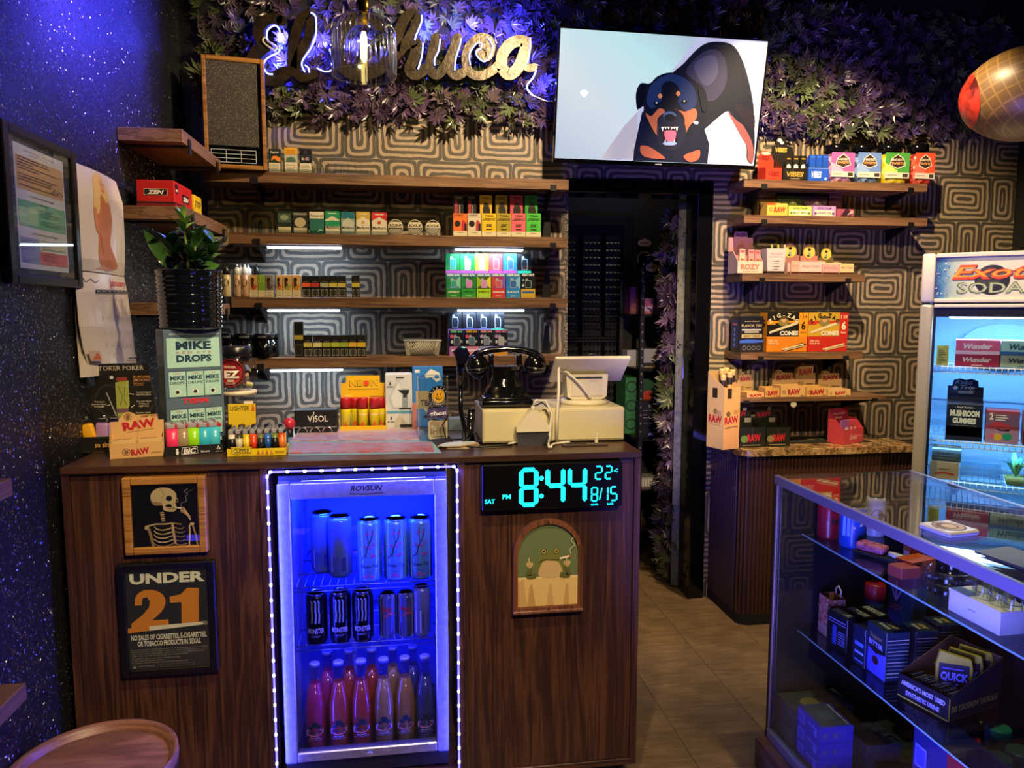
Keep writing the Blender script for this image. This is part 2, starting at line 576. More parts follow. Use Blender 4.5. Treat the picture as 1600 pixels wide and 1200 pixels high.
mb = MB().box(XL - 0.1, YB, 0, XD0, YB + 0.12, ZC, 'paper').box(XD1, YB, 0, XR + 0.1, YB + 0.12, ZC, 'paper').box(XD0, YB, ZD, XD1, YB + 0.12, ZC, 'paper')
struct(mb, 'wall_back')
struct(MB().box(XL - 0.12,-1.2,0, XL, YB, ZC, 'glitter'),'wall_left')
struct(MB().box(XR, -1.2,0, XR + 0.12, YB, ZC, 'darkwall'),'wall_right')
struct(MB().box(XL - 0.12,-1.3,0, XR + 0.12,-1.2, ZC, 'darkwall'),'wall_front')
struct(MB().box(XL - 0.12,-1.3, ZC, XR + 0.12,5.4, ZC + 0.1,'blackmat'),'ceiling')
struct(MB().box(XL, YB - 0.012,0, XL + 0.09, YB - 0.0005, ZC - 0.001,'black'),'trim_1')
struct(MB().box(XL + 0.0905, YB - 0.014,2.93, XR - 0.001, YB - 0.0005, ZC - 0.001,'blackmat').box(3.0505, YB - 0.014,2.385, XR - 0.001, YB - 0.0005,2.9295,'blackmat'),'trim_5')
# back room
struct(MB().box(0.3,5.0,0,3.0,5.12, ZC, 'darkwall'),'wall_rear')
struct(MB().box(0.3, YB + 0.12,0,0.4,5.0, ZC, 'darkwall'),'wall_storeroom_left')
struct(MB().box(2.6, YB + 0.12,0,2.7,5.0, ZC, 'darkwall'),'wall_storeroom_right')
# door casing: black jambs, head, speckled plaster edge on the left
struct(MB().bevbox(XD1 - 0.075, YB - 0.02,0, XD1 + 0.005, YB + 0.14, ZD + 0.0,'blackgloss', 0.004),'trim_2')
struct(MB().bevbox(XD0 - 0.005, YB - 0.02, ZD - 0.035, XD1 + 0.005, YB + 0.14, ZD + 0.03,'blackgloss', 0.004),'trim_3')
struct(MB().box(XD0 - 0.002, YB - 0.006,0, XD0 + 0.012, YB + 0.13, ZD - 0.036, noisy('speckled plaster edge', '#1c1b1a', '#8d8375', 120,0.7,0.4,2,(0.45,0.6))),'trim_4')

# floor of vinyl tiles
k = NT('worn brown vinyl')
v = k.coord('Object', (2.0,16,1)); n1 = k.noise(v, 3.0,5,0.65,0.4)
v2 = k.coord('Object', (1,1,1)); n2 = k.noise(v2,7,4,0.6)
f = k.math('ADD', k.math('MULTIPLY', n1.outputs[0],0.6), k.math('MULTIPLY', n2.outputs[0],0.4))
k.l(k.ramp(f, [(0.3,'#4d3d2c'),(0.5,'#6b563d'),(0.72,'#8a7152')]), k.b.inputs['Base Color'])
k.b.inputs['Roughness'].default_value = 0.48
k.bump(n1.outputs[0],0.15,0.002)
tile_m = k.m
fl = struct(MB().box(XL - 0.1,-1.3,-0.1, XR + 0.1,5.1,-0.0035, mat('#8f8068', 0.8)),'floor')
tw, tl = 0.31,0.62
tme = MB().bevbox(0.0008,0.0008,-0.0034, tw - 0.0008, tl - 0.0008,0, tile_m, 0.0006).mesh('tile')
for i in range(-6,8):
  for j in range(-2,6):
    x = 0.935 + i * tw; y = 2.51 - 2 * tl + (j) * tl + (tl / 2 if i % 2 else 0)
    if x < XL or x + tw > XR or y + tl > 5.0: continue
    o = bpy.data.objects.new('tile', tme); COL.objects.link(o); o.parent = fl; o.location = (x, y, 0)

# ---------------------------------------------------------------- leaf wall panels
LC = [mat('#463549', 0.3), mat('#54405a', 0.28), mat('#3a2e3c', 0.33), mat('#454c30', 0.3), mat('#5a6440', 0.28), mat('#5e5052', 0.28), mat('#3c3c2c', 0.33)]


def leaf_geo(mb, T, size, m, rnd):
  n = rnd.choice((5,6,7))
  for q in range(n):
    a = (q - (n - 1) / 2) * (2.2 / (n - 1) * 1.15) + rnd.uniform(-0.1,0.1)
    L = size * (1.0 - 0.38 * abs(q - (n - 1) / 2) / ((n - 1) / 2)); w = L * 0.15
    lift = rnd.uniform(0.1,0.5) * L
    ca, sa = math.sin(a), math.cos(a)
    P = lambda u, t, d: (u * ca + t * sa, -d, u * sa - t * ca)
    vs = [P(0,0,0), P(L * 0.5, w, lift * 0.55), P(L * 0.5,-w, lift * 0.55), P(L, 0, lift), P(L * 0.5,0, lift * 0.55 - w * 0.35)]
    mb.add(vs, [(0,4,1),(0,2,4),(1,4,3),(4,2,3)], m, T)


rl = random.Random(5)
LEAF_ME = []
for i in range(28):
  g = MB(); m = LC[i % len(LC)]
  for q in range(2): leaf_geo(g, RY(rl.uniform(0,6.28)) @ TR(0,0,0.004), rl.uniform(0.05,0.066), m, rl)
  LEAF_ME.append(g.mesh('leaf_cluster'))


def leaf_color_index(x, z, rnd):
  # purple and green drift in bands across the panel
  s_ = math.sin(x * 7.0 + 1.3 * math.sin(z * 5)) + rnd.uniform(-0.9,0.9)
  return rnd.choice((3,4,6,5)) if s_ > 0.35 else rnd.choice((0,1,2,0,1))


def leaf_panel(label, x0, x1, z0, z1, skip, pref, step=0.043):
  root = thing('leaf_wall_panel', label, 'leaf panel', ((x0 + x1) / 2, YB, z0),0,'artificial leaf panels on the back wall')
  ox = (x0 + x1) / 2
  MB().box(x0 - ox, -0.03,0, x1 - ox, -0.001, z1 - z0, mat('#14100f', 0.8)).part('backing_board', root)
  rnd = random.Random(int(x0 * 100) + 77)
  spots = []
  z = z0 - 0.01
  while z < z1:
    x = x0 + rnd.uniform(0, step)
    while x < x1:
      X, Z = x + rnd.uniform(-.02, .02), z + rnd.uniform(-.02, .02)
      if not skip(X, Z): spots.append((X, Z))
      x += step
    z += step * 0.92
  keep = sorted(spots, key=pref)[:300]; ks = set(keep)
  for X, Z in keep:
    i = leaf_color_index(X, Z, rnd) + 7 * rnd.randrange(4)
    o = bpy.data.objects.new('leaf_cluster', LEAF_ME[i]); COL.objects.link(o); o.parent = root
    o.location = (X - ox, -0.045 - rnd.uniform(0,0.03), Z - z0)
    o.rotation_euler = (rnd.uniform(-0.75,0.15), rnd.gauss(3.14,1.0) if rnd.random() < .65 else rnd.uniform(0,6.28), rnd.uniform(-0.5,0.5))
    s_ = rnd.uniform(0.8,1.2); o.scale = (s_, s_, s_)
  g = MB()
  for X, Z in spots:
    if (X, Z) in ks and rnd.random() < 0.3: continue
    T = TR(X - ox, -0.035 - rnd.uniform(0, .02), Z - z0) @ MX.Rotation(rnd.uniform(0,6.28),4,'Y') @ RX(rnd.uniform(-0.7,0.2))
    leaf_geo(g, T, rnd.uniform(0.045,0.06), LC[leaf_color_index(X, Z, rnd)], rnd)
  g.part('small_leaves', root, kind='stuff')
  return root


leaf_panel('purple and green artificial leaf panel behind the script sign', XL + 0.09,0.75,2.385,2.93, lambda x, z: False, lambda p: p[1] * 0.6 + abs(p[0]) * 0.05)
leaf_panel('purple and green artificial leaf panel running from behind the television to the right wall', 0.75,3.05,2.385,2.93, lambda x, z: 0.95 < x < 1.55 and z < 2.75, lambda p: abs(p[0] - 1.85) + p[1] * 0.5)

# ---------------------------------------------------------------- open door covered in leaves (swung into the back room)
dr = bpy.data.objects.new('door_1', None); COL.objects.link(dr); dr['kind'] = 'structure'
dr.location = (1.43,3.67,0.012); dr.rotation_euler = (0,0, math.radians(-19.5))   # local +y runs along the slab
MB().box(-0.02,0,0,0.02,0.66,2.02, mat('#1a1d18', 0.5)).part('door_slab', dr)
MB().box(-0.026,-0.004,0,0.026,-0.0005,2.02, noisy('scuffed door edge', '#2a2d24', '#55553f', 40,0.4,0.2,4)).part('door_edge_strip', dr)
for z in (0.32,1.12,1.75):
  MB().box(0.012,-0.012, z, 0.04,-0.0045, z + 0.11,'chrome' if z == 1.12 else 'black').part('hinge', dr)
rnd = random.Random(9); g = MB()
for i in range(300):
  y = rnd.uniform(0.0,0.6) ** 1.0; z = rnd.uniform(0.05,1.98)
  o = bpy.data.objects.new('leaf_cluster', LEAF_ME[(leaf_color_index(z, y, rnd)) + 7 * rnd.randrange(4)]); COL.objects.link(o); o.parent = dr
  o.location = (-0.03 - rnd.uniform(0, .05), y, z)
  o.rotation_euler = (rnd.uniform(-0.4,0.4), rnd.uniform(2.2,4.1),-PI / 2 + rnd.uniform(.1,1.5))
  o.scale = (1.3,) * 3
for i in range(500):
  y = rnd.uniform(0.0,0.62); z = rnd.uniform(0.03,2.0)
  leaf_geo(g, TR(-0.035, y, z) @ RZ(-PI / 2 + rnd.uniform(.2,1.4)) @ MX.Rotation(rnd.uniform(0,6.28),4,'Y') @ RX(-0.4),0.055, LC[leaf_color_index(z, y, rnd)], rnd)
g.part('small_leaves', dr, kind='stuff')


# ---------------------------------------------------------------- wall shelves
def shelf(label, x0, x1, z, t, yf, yb, m, group, brk, prm=None):
  """board from yf (front) to yb; z is its top"""
  xc = (x0 + x1) / 2
  root = thing('wall_shelf', label, 'shelf', (xc, (yf + yb) / 2, z - t),0, group)
  hd = (yb - yf) / 2
  MB().bevbox(x0 - xc, -hd, 0, x1 - xc, hd, t, m, 0.0015).part('board', root)
  for bx in brk:
    b = bx - xc
    MB().box(b - 0.014,-hd - 0.005,-0.006, b + 0.014, hd - 0.0015,-0.0003,'black') \
      .box(b - 0.014,-hd - 0.006,-0.006, b + 0.014,-hd - 0.0006, t * 0.45,'black') \
      .prism([(-hd + 0.03,-0.0062),(hd - 0.0015,-0.0062),(hd - 0.0015,-0.07)], b - 0.003, b + 0.003,'black', plane='yz').part('bracket', root)
  return root


YS = 3.34                                      # front edge of the back-wall shelves
gl = 'long shelves on the left of the back wall'
ZS = [2.077,1.819,1.545,1.280]              # tops of the four left shelves
for z, lab, x1 in zip(ZS, ('topmost', 'second from top', 'third from top', 'lowest'),(0.752,0.748,0.748,0.738)):
  shelf(f'{lab} long brown wood shelf on the left part of the patterned back wall', -0.83 if lab == 'topmost' else -0.735, x1, z, 0.046, YS, YB - 0.001, M['shelfwood'], gl, (-0.62,0.68))

# upright black bracket blades standing between these shelves at the right end
for i, z in enumerate((1.8195,1.5455,1.2805)):
  MB().prism([(-0.022,0),(0.022,0),(0.012,0.135),(-0.004,0.135)],-0.004,0.004,'black').solo(
    'bracket_blade', ('black tapering bracket blade standing at the right end of the second long shelf', 'black tapering bracket blade standing at the right end of the third long shelf', 'black tapering bracket blade standing at the right end of the lowest long shelf')[i],
    'bracket', (0.675,3.47, z),0,'bracket blades at the ends of the left shelves')

# LED bars under the left shelves
for (pxa, pxb, z, lab, e) in ((417,535, ZS[1],'white LED bar under the second long shelf, left of two', 1),(710,818, ZS[1],'white LED bar under the second long shelf, right of two above bright green boxes', 1),
                           (414,530, ZS[2],'white LED bar under the third long shelf, left of two', 1),(713,820, ZS[2],'white LED bar under the third long shelf, right of two', 1),(415,533, ZS[3],'white LED bar under the lowest long shelf above the counter goods', 1)):
  a, b = at(pxa, 400,3.375)[0], at(pxb, 400,3.375)[0]
  zz = z - 0.046
  r_ = thing('led_bar', lab, 'light', ((a + b) / 2,3.375, zz - 0.017),0,'LED bars under the left shelves'); h_ = (b - a) / 2
  MB().box(-h_, -0.008,0.009, h_, 0.012,0.0165, mat('#c9d3e0', 0.4)).part('housing', r_)
  MB().bevbox(-h_ + 0.004,-0.009,0, h_ - 0.004,0.011,0.009,'ledcool', 0.003).part('diffuser', r_)
  lamp('led_bar_light', 'AREA', ((a + b) / 2,3.378, zz - 0.02),1.15, COOL, ((a + b) / 2,3.45, zz - 0.3), shape='RECTANGLE', size=2 * h_, size_y=0.015)

# left-wall shelves running towards the back
glw = 'short shelves on the glitter wall'
LW = [(2.106,2.73),(1.845,2.73),(1.515,2.76)]
for (z, y0), lab in zip(LW, ('topmost empty brown shelf on the black glitter wall', 'middle brown shelf on the black glitter wall carrying red and yellow boxes', 'lowest brown shelf on the black glitter wall behind the planter')):
  r_ = thing('wall_shelf', lab, 'shelf', (-0.844,(y0 + (3.265 if z > 2 else 3.33)) / 2, z - 0.045),0, glw); hl = ((3.265 if z > 2 else 3.33) - y0) / 2
  MB().bevbox(-0.105,-hl, 0,0.105, hl, 0.045,'shelfwoodY', 0.0015).part('board', r_)
  for b in (-hl + 0.07, hl - 0.07):
    MB().box(-0.105, b - 0.013,-0.006,0.11, b + 0.013,-0.0003,'black').box(0.1056, b - 0.013,-0.03,0.111, b + 0.013,0.024,'black').part('bracket', r_)
# near-left shelves at the picture's left edge
for z, lab in ((1.150,'upper purple-lit shelf end at the left picture edge'),(0.715,'lower purple-lit shelf end at the left picture edge above the round table')):
  r_ = thing('wall_shelf', lab, 'shelf', (-0.87,1.2, z - 0.036),0,'short shelves at the left edge')
  MB().bevbox(-0.079,-0.42,0,0.079,0.40,0.036,'shelfwoodY', 0.0015).part('board', r_)
  MB().box(-0.079,0.2,-0.006,0.075,0.225,-0.0003,'black').box(-0.079,0.2,-0.09,-0.073,0.225,-0.006,'black').part('bracket', r_)

# right shelves
gr = 'short shelves on the right of the back wall'
RS = []
for (pl, pr, py, t, lab) in ((1163,1450,279.5,0.039,'topmost'),(1163,1450,335.5,0.039,'second'),(1160,1352,427,0.038,'third'),(1158,1348,551,0.036,'fourth')):
  a = at(pl, py, YS); b = at(pr, py, YS); RS.append((a[0], b[0], a[2]))
  shelf(f'{lab} light brown shelf from the top on the right part of the back wall', a[0], b[0], a[2], t, YS, YB - 0.001, M['shelfwood'], gr, (a[0] + 0.1, b[0] - 0.09))
YS5 = 3.26
a = at(1150,622.5, YS5); b = at(1384,622.5, YS5); RS.append((a[0], b[0], a[2]))
shelf('lowest thin brown shelf above the granite counter', a[0], b[0], a[2],0.02, YS5, YB - 0.001, M['shelfwood'], gr, (a[0] + 0.05, b[0] - 0.06))
# ================================================================= COUNTER
YC, ZT, ZK = 2.1,1.068,0.0715
XC0, XC1 = -0.918,0.7015
xo0, xo1 = at(424,960, YC)[0], at(717,960, YC)[0]           # cooler bay
ctr = thing('sales_counter', 'dark walnut sales counter with a lit cooler bay in its front', 'counter', (0,2.4,0))
yl = YC - 2.4
MB().bevbox(XC0, yl - 0.006, ZT - 0.02, XC1, yl + 0.6, ZT, 'topwood', 0.002).part('top_board', ctr)
for x in (XC0, XC1 - 0.02):
  MB().bevbox(x, yl, ZK, x + 0.02, yl + 0.58, ZT - 0.0203,'walnut', 0.001).part('side_panel', ctr)
for x in (xo0 - 0.02, xo1):
  MB().bevbox(x, yl, ZK, x + 0.02, yl + 0.56, ZT - 0.0203,'walnut', 0.001).part('divider', ctr)
for x0, x1 in ((XC0 + 0.0203, xo0 - 0.0203),(xo1 + 0.0203, XC1 - 0.0203)):
  MB().bevbox(x0, yl + 0.008, ZK + 0.0203, x1, yl + 0.026, ZT - 0.0206,'walnut', 0.001).part('front_panel', ctr)
  MB().bevbox(x0, yl, ZK, x1, yl + 0.5, ZK + 0.02,'topwood', 0.001).part('bottom_rail', ctr)
MB().bevbox(xo0 + 0.0002, yl, ZK, xo1 - 0.0002, yl + 0.56, ZK + 0.018,'topwood', 0.001).part('cooler_shelf', ctr)
MB().box(XC0 + 0.03, yl + 0.05,0, XC1 - 0.03, yl + 0.5, ZK - 0.0003,'blackmat').part('toe_kick', ctr)

# LED strip with beads round the bay
led = thing('led_strip', 'glowing blue LED strip framing the cooler bay of the counter', 'light strip', (0, YC - 0.004,0))
zt_ = ZT - 0.028
pth = [(xo0 + 0.003, ZK + 0.02),(xo0 + 0.003, zt_ - 0.012),(xo0 + 0.012, zt_),(xo1 - 0.012, zt_),(xo1 - 0.003, zt_ - 0.012),(xo1 - 0.003, ZK + 0.02)]
MB().tube([(p[0],-0.004, p[1]) for p in pth],0.0028, mat((0.10,0.09,1.0),0.3,0,4.5)).part('strip', led)
bme = MB().bevbox(-0.0032,-0.004,-0.0045,0.0032,0.001,0.0045,'bead', 0.0014).mesh('led_bead')
for a, b in ((pth[0], pth[1]),(pth[2], pth[3]),(pth[5], pth[4])):
  d = V(b) - V(a); n = int(d.length / 0.043)
  for i in range(n + 1):
    p = V(a) + d * (i / max(n, 1))
    o = bpy.data.objects.new('led_bead', bme); COL.objects.link(o); o.parent = led; o.location = (p[0],-0.0045, p[1])
    if abs(d[0]) > abs(d[1]): o.rotation_euler = (0, PI / 2,0)
lamp('bay_led_left', 'AREA', (xo0 + 0.012, YC - 0.012,0.58),9.0, BLUE, (xo0 + 0.3, YC + 0.02,0.58), shape='RECTANGLE', size=0.012, size_y=0.9)
lamp('bay_led_right', 'AREA', (xo1 - 0.012, YC - 0.012,0.58),9.0, BLUE, (xo1 - 0.3, YC + 0.02,0.58), shape='RECTANGLE', size=0.012, size_y=0.9)
lamp('bay_led_top', 'AREA', ((xo0 + xo1) / 2, YC - 0.012, zt_ - 0.012),5, BLUE, ((xo0 + xo1) / 2, YC + 0.03,0.7), shape='RECTANGLE', size=0.55, size_y=0.012)

# ---------------------------------------------------------------- bottle cooler in the bay
YD = 2.112
xd0, xd1 = at(438,960, YD)[0], at(700,960, YD)[0]
zd0, zd1 = 0.162,1.0
cxm = (xd0 + xd1) / 2; cw = (xd1 - xd0) / 2
clr = thing('drinks_cooler', 'small glass-door drinks cooler with an aluminium frame, glowing blue inside', 'cooler', (cxm, YD + 0.22, ZK + 0.0185))
zb = ZK + 0.0185
Z = lambda z: z - zb
yd = -0.22
wallm = mat('#8c90c8', 0.4)  # liner coloured blue to deepen the blue light on it
b = MB(); blk = mat('#141418', 0.5)
b.box(-cw, yd + 0.035, Z(0.14),-cw + 0.028,0.2, Z(1.0), wallm).box(cw - 0.028, yd + 0.035, Z(0.14), cw, 0.2, Z(1.0), wallm)
b.box(-cw + 0.028,0.175, Z(0.14), cw - 0.028,0.2, Z(1.0), wallm)
b.box(-cw, yd + 0.035, Z(1.0), cw, 0.2, Z(1.015), blk).box(-cw, yd + 0.035, Z(0.10), cw, 0.2, Z(0.14), blk).box(-cw + 0.028, yd + 0.036, Z(0.1402), cw - 0.028,0.1748, Z(0.17), blk)
for sx in (-1,1):
  for sy in (-0.14,0.15): b.cyl(sx * (cw - 0.04), sy, 0, Z(0.10),0.014, blk, 10)
b.part('cabinet', clr)
fw = 0.036
d = MB()
d.bevbox(-cw, yd, Z(zd0),-cw + fw, yd + 0.03, Z(zd1),'alu', 0.003).bevbox(cw - fw, yd, Z(zd0), cw, yd + 0.03, Z(zd1),'alu', 0.003)
d.bevbox(-cw + fw, yd, Z(zd1) - 0.046, cw - fw, yd + 0.03, Z(zd1),'alu', 0.003).bevbox(-cw + fw, yd, Z(zd0), cw - fw, yd + 0.03, Z(zd0) + 0.03,'alu', 0.003)
dm = d.part('door_frame', clr)
MB().box(-cw + fw, yd + 0.012, Z(zd0) + 0.03, cw - fw, yd + 0.018, Z(zd1) - 0.046,'coolerpane').part('door_glass', clr)
MB().cyl(0,0,0,0.008,0.007,'chrome', 14, TR(0.005, yd, Z(zd0) + 0.014) @ RX(PI / 2)).part('lock', clr)
p = Print(2 * cw, 0.046); p.t('ROVSUN', 0.52,0.42,0.34,0.19,'#0a0a12', 0.03,0.3); p.line([(0.42,0.26),(0.52,0.2),(0.62,0.26)],0.05,'#0a0a12')
p.put(clr, TR(-cw, yd, Z(zd1) - 0.046),'brand_print')
ZS1 = at(600,907,2.17)[2]; ZS2 = at(600,997,2.17)[2]; ZS0 = 0.1705
wire = mat('#8890a8', 0.3,0.8)
for zz in (ZS1, ZS2):
  g = MB()
  zl = Z(zz) - 0.004
  for yy in (yd + 0.047, yd + 0.16, yd + 0.28,0.165): g.tube([(-cw + 0.03, yy, zl),(cw - 0.03, yy, zl)],0.0022, wire, 6)
  for i in range(18):
    xx = -cw + 0.04 + (2 * cw - 0.08) * i / 17
    g.tube([(xx, yd + 0.043, zl + 0.0022),(xx, 0.165, zl + 0.0022)],0.0014, wire, 5)
  g.tube([(-cw + 0.03, yd + 0.045, zl - 0.014),(cw - 0.03, yd + 0.045, zl - 0.014)],0.0018, wire, 6)
  g.part('wire_shelf', clr)
MB().box(-cw + 0.06, yd + 0.06, Z(1.0) - 0.012, cw - 0.06, yd + 0.075, Z(1.0) - 0.0005, mat((0.08,0.10,1.0),0.4,0,18)).part('interior_lamp', clr)
lamp('cooler_lamp', 'AREA', (cxm, YD + 0.10,0.975),22.0,(0.004,0.02,1.0),(cxm, YD + 0.25,0.55), shape='RECTANGLE', size=0.36, size_y=0.03)
lamp('cooler_lamp_low', 'AREA', (cxm, YD + 0.06, ZS2 - 0.03),0.22,(0.35,0.28,1.0),(cxm, YD + 0.12,0.15), shape='RECTANGLE', size=0.36, size_y=0.02)


def can(label, x, y, z, r, h, body, band, prints, group, scale_print=1.7):
  t = thing('drink_can', label, 'can', (x, y, z),0, group)
  mm = mat(body, 0.25,0.35)
  MB().lathe([(r * 0.8,0),(r, 0.008),(r, h - 0.014),(r * 0.86, h - 0.003)], mm, n=20, cap=True).part('can_body', t)
  MB().lathe([(r * 0.86, h - 0.003),(r * 0.86, h),(r * 0.78, h),(r * 0.76, h - 0.004)],'chrome', n=20).part('can_lid', t)
  if prints:
    P = Print(scale_print * r, h); P.run(prints)
    mbp = P.mb                                       # bend the print round the can
    mbp.v = [((r + 0.0004 - q[1]) * math.sin((q[0] / r) - scale_print / 2),-(r + 0.0004 - q[1]) * math.cos((q[0] / r) - scale_print / 2), q[2]) for q in mbp.v]
    mbp.part('can_print', t)
  return t


gcan = 'cans in the drinks cooler'
tea = [('r',0,0.03,1,0.93,'#8fd3e0'),('line', [(0.1,0.38),(0.35,0.47),(0.38,0.55),(0.62,0.72),(0.7,0.86)],0.016,'#3a2430'),('line', [(0.5,0.64),(0.42,0.78),(0.46,0.88)],0.01,'#3a2430'),('line', [(0.3,0.43),(0.7,0.42)],0.01,'#3a2430'),
       ('t','Green Tea', 0.5,0.245,0.06,0.86,'#20304a', 0.015),('r',0.3,0.2,0.72,0.21,'#4c6a86'),('r',0.35,0.17,0.66,0.18,'#4c6a86'),('r',0,0.03,1,0.07,'#4aa9d8')]
for q in ((0.42,0.8),(0.66,0.8),(0.3,0.6),(0.55,0.58),(0.7,0.63),(0.62,0.44),(0.75,0.45),(0.3,0.1),(0.62,0.1),(0.45,0.13)): tea.append(('disc', q[0], q[1],0.022,'#d0447c', 7))
for i, (px, Y) in enumerate(((578,2.19),(619,2.19),(657,2.19))):
  q = at(px, 880, Y); can(('pale blue blossom-print tea can, leftmost of three on the top cooler shelf', 'pale blue blossom-print tea can, middle of three on the top cooler shelf', 'pale blue blossom-print tea can, rightmost of three by the cooler door frame')[i], q[0], Y, ZS1,0.036,0.186,'#7cc4dc', None, tea, gcan)
bar = [('r',0.1,0.1,0.9,0.4,'#b9c4dd'),('r',0.6,0.12,0.82,0.34,'#35407a')] + [('r',0.16,0.13 + 0.035 * i, 0.5,0.145 + 0.035 * i, '#4a5488') for i in range(7)]
for i, (px, Y) in enumerate(((505,2.29),(532,2.24))):
  q = at(px, 880, Y); can(('tall can with a label facing back, left of two on the top cooler shelf', 'tall can with a barcode side, right of two on the top cooler shelf')[i], q[0], Y, ZS1,0.036,0.186,'#7f9fd0', None, bar, gcan)
claw = [('r',0,0,1,1,'#0b0b10')]
for dx in (0.3,0.5,0.68): claw.append(('line', [(dx - 0.05,0.9),(dx + 0.02,0.86),(dx, 0.7),(dx + 0.03,0.6),(dx - 0.01,0.44)],0.03,'#9aa8a0'))
claw += [('t','MONSTER', 0.5,0.24,0.1,0.9,'#d8d8e0', 0.02),('t','ENERGY', 0.5,0.16,0.04,0.45,'#9a9aa8')]
for i, px in enumerate((495,532,567)):
  q = at(px, 960,2.18); can(f'black can with clawed stripes, {("leftmost", "middle", "rightmost")[i]} of three on the middle cooler shelf', q[0],2.18, ZS2,0.0315,0.152,'#0b0b10', None, claw, gcan)
red = [('r',0,0,1,1,'#9aa3b8'),('r',0.2,0,0.55,1,'#59648c'),('t','Red', 0.45,0.62,0.12,0.6,'#d03038', 0.03),('line', [(0.3,0.5),(0.6,0.58),(0.9,0.55)],0.05,'#d84a48')]
for i, (px, r_, h_) in enumerate(((606,0.0265,0.135),(634,0.0265,0.135))):
  q = at(px, 960,2.19); can(f'slim silver and blue can with red script, {("left", "right")[i]} of two on the middle cooler shelf', q[0],2.19, ZS2, r_, h_, '#5a6488', None, red, gcan)
q = at(659,960,2.18); can('slim pale can with a barcode panel at the right end of the middle cooler shelf', q[0],2.18, ZS2,0.0265,0.155,'#8890b0', None, [('r',0.05,0.1,0.45,0.55,'#c8d0ec'),('r',0.55,0.2,0.95,0.5,'#30408a')], gcan)

BP = [(r * 1.02, z * 1.09) for r, z in [(0.024,0),(0.0305,0.006),(0.031,0.10),(0.029,0.125),(0.015,0.185),(0.0125,0.205),(0.0125,0.232)]]
lab = [('poly', [(0.02,0.10),(0.98,0.16),(1,0.42),(0.8,0.62),(0.5,0.9),(0.25,0.62),(0.0,0.36)],'#d8cfe0'),('e',0.5,0.28,0.46,0.19,'#e8e0ee'),('e',0.5,0.28,0.43,0.165,'#d23b52'),('r',0.08,0.2,0.92,0.37,'#e8e0ee'),
       ('disc', 0.5,0.72,0.16,'#142c30', 14),('disc', 0.28,0.55,0.12,'#173338', 12),('disc', 0.72,0.58,0.12,'#173338', 12),('t','JARRITOS', 0.5,0.23,0.12,0.8,'#20204a', 0.03)]
cols = [('#b03468', 'pink'),('#b84830', 'red-orange'),('#b04026', 'deep orange'),('#a8803a', 'amber'),('#a87a34', 'golden amber'),('#3c4460', 'clear grey')]


def bottle(label, x, y, z, c, printed=True):
  t = thing('soda_bottle', label, 'bottle', (x, y, z),0,'glass soda bottles on the cooler floor')
  liq = mat(c, 0.12,0,0,0.6)
  MB().lathe(BP[:5], liq, n=20).part('bottle_body', t)
  MB().lathe(BP[4:], glass_bottle, n=16, cap=False).part('bottle_neck', t)
  MB().lathe([(0.016,0.253),(0.016,0.261),(0.012,0.2635)], mat('#8890d8', 0.35,0.3), n=16).part('bottle_cap', t)
  if printed:
    P = Print(0.054,0.06); P.run(lab); P.t('Natural Flavor Soda', 0.5,-0.12,0.06,0.8,'#d8cfe0'); P.t('Mandarin', 0.5,-0.02,0.08,0.5,'#e8e0ee', 0.02)
    r = 0.0319
    P.mb.v = [((r - q[1]) * math.sin((q[0] - 0.027) / r),-(r - q[1]) * math.cos((q[0] - 0.025) / r), q[2] + 0.04) for q in P.mb.v]
    P.mb.part('bottle_label', t)
  return t


glass_bottle = glass('bottle neck glass', (0.75,0.72,0.78),0.8)
for i, px in enumerate((494,531,566,601,634,665)):
  q = at(px, 1140,2.185); bottle(f'{cols[i][1]} soda bottle, {("first", "second", "third", "fourth", "fifth", "sixth")[i]} from the left in the front row of the cooler', q[0],2.185, ZS0, cols[i][0])
for i, px in enumerate((513,547,582,615,646)):
  q = at(px, 1100,2.26); bottle(f'{("pink", "rust", "orange", "amber", "grey")[i]} soda bottle, {("first", "second", "third", "fourth", "fifth")[i]} from the left in the back row of the cooler', q[0],2.26, ZS0,(cols[0], cols[1], cols[2], cols[3], cols[5])[i][0], False)


# ---------------------------------------------------------------- pictures on the counter front
def framed(name, label, cat, l, t_, r_, b_, Y, fw, fm, depth, paper, prints, inset=0.006, glassy=True, extra=None):
  a = at(l, (t_ + b_) / 2, Y); c = at(r_, (t_ + b_) / 2, Y); top = at((l + r_) / 2, t_, Y)[2]; bot = at((l + r_) / 2, b_, Y)[2]
  w, h = c[0] - a[0], top - bot
  root = thing(name, label, cat, ((a[0] + c[0]) / 2, Y + depth, bot))
  for (x0, z0, x1, z1) in ((-w / 2,0,-w / 2 + fw, h),(w / 2 - fw, 0, w / 2, h),(-w / 2 + fw, h - fw, w / 2 - fw, h),(-w / 2 + fw, 0, w / 2 - fw, fw)):
    MB().bevbox(x0,-depth, z0, x1,0, z1, fm, 0.003).part('frame_bar', root)
  iw, ih = w - 2 * fw, h - 2 * fw
  MB().box(-iw / 2,-depth + inset, fw, iw / 2,-0.001, h - fw, paper).part('backing', root)
  P = Print(iw, ih); P.run(prints); P.put(root, TR(-iw / 2,-depth + inset, fw),'picture')
  if glassy: MB().box(-iw / 2,-depth + inset - 0.0045, fw, iw / 2,-depth + inset - 0.0035, h - fw, 'pane').part('glass_front', root)
  return root


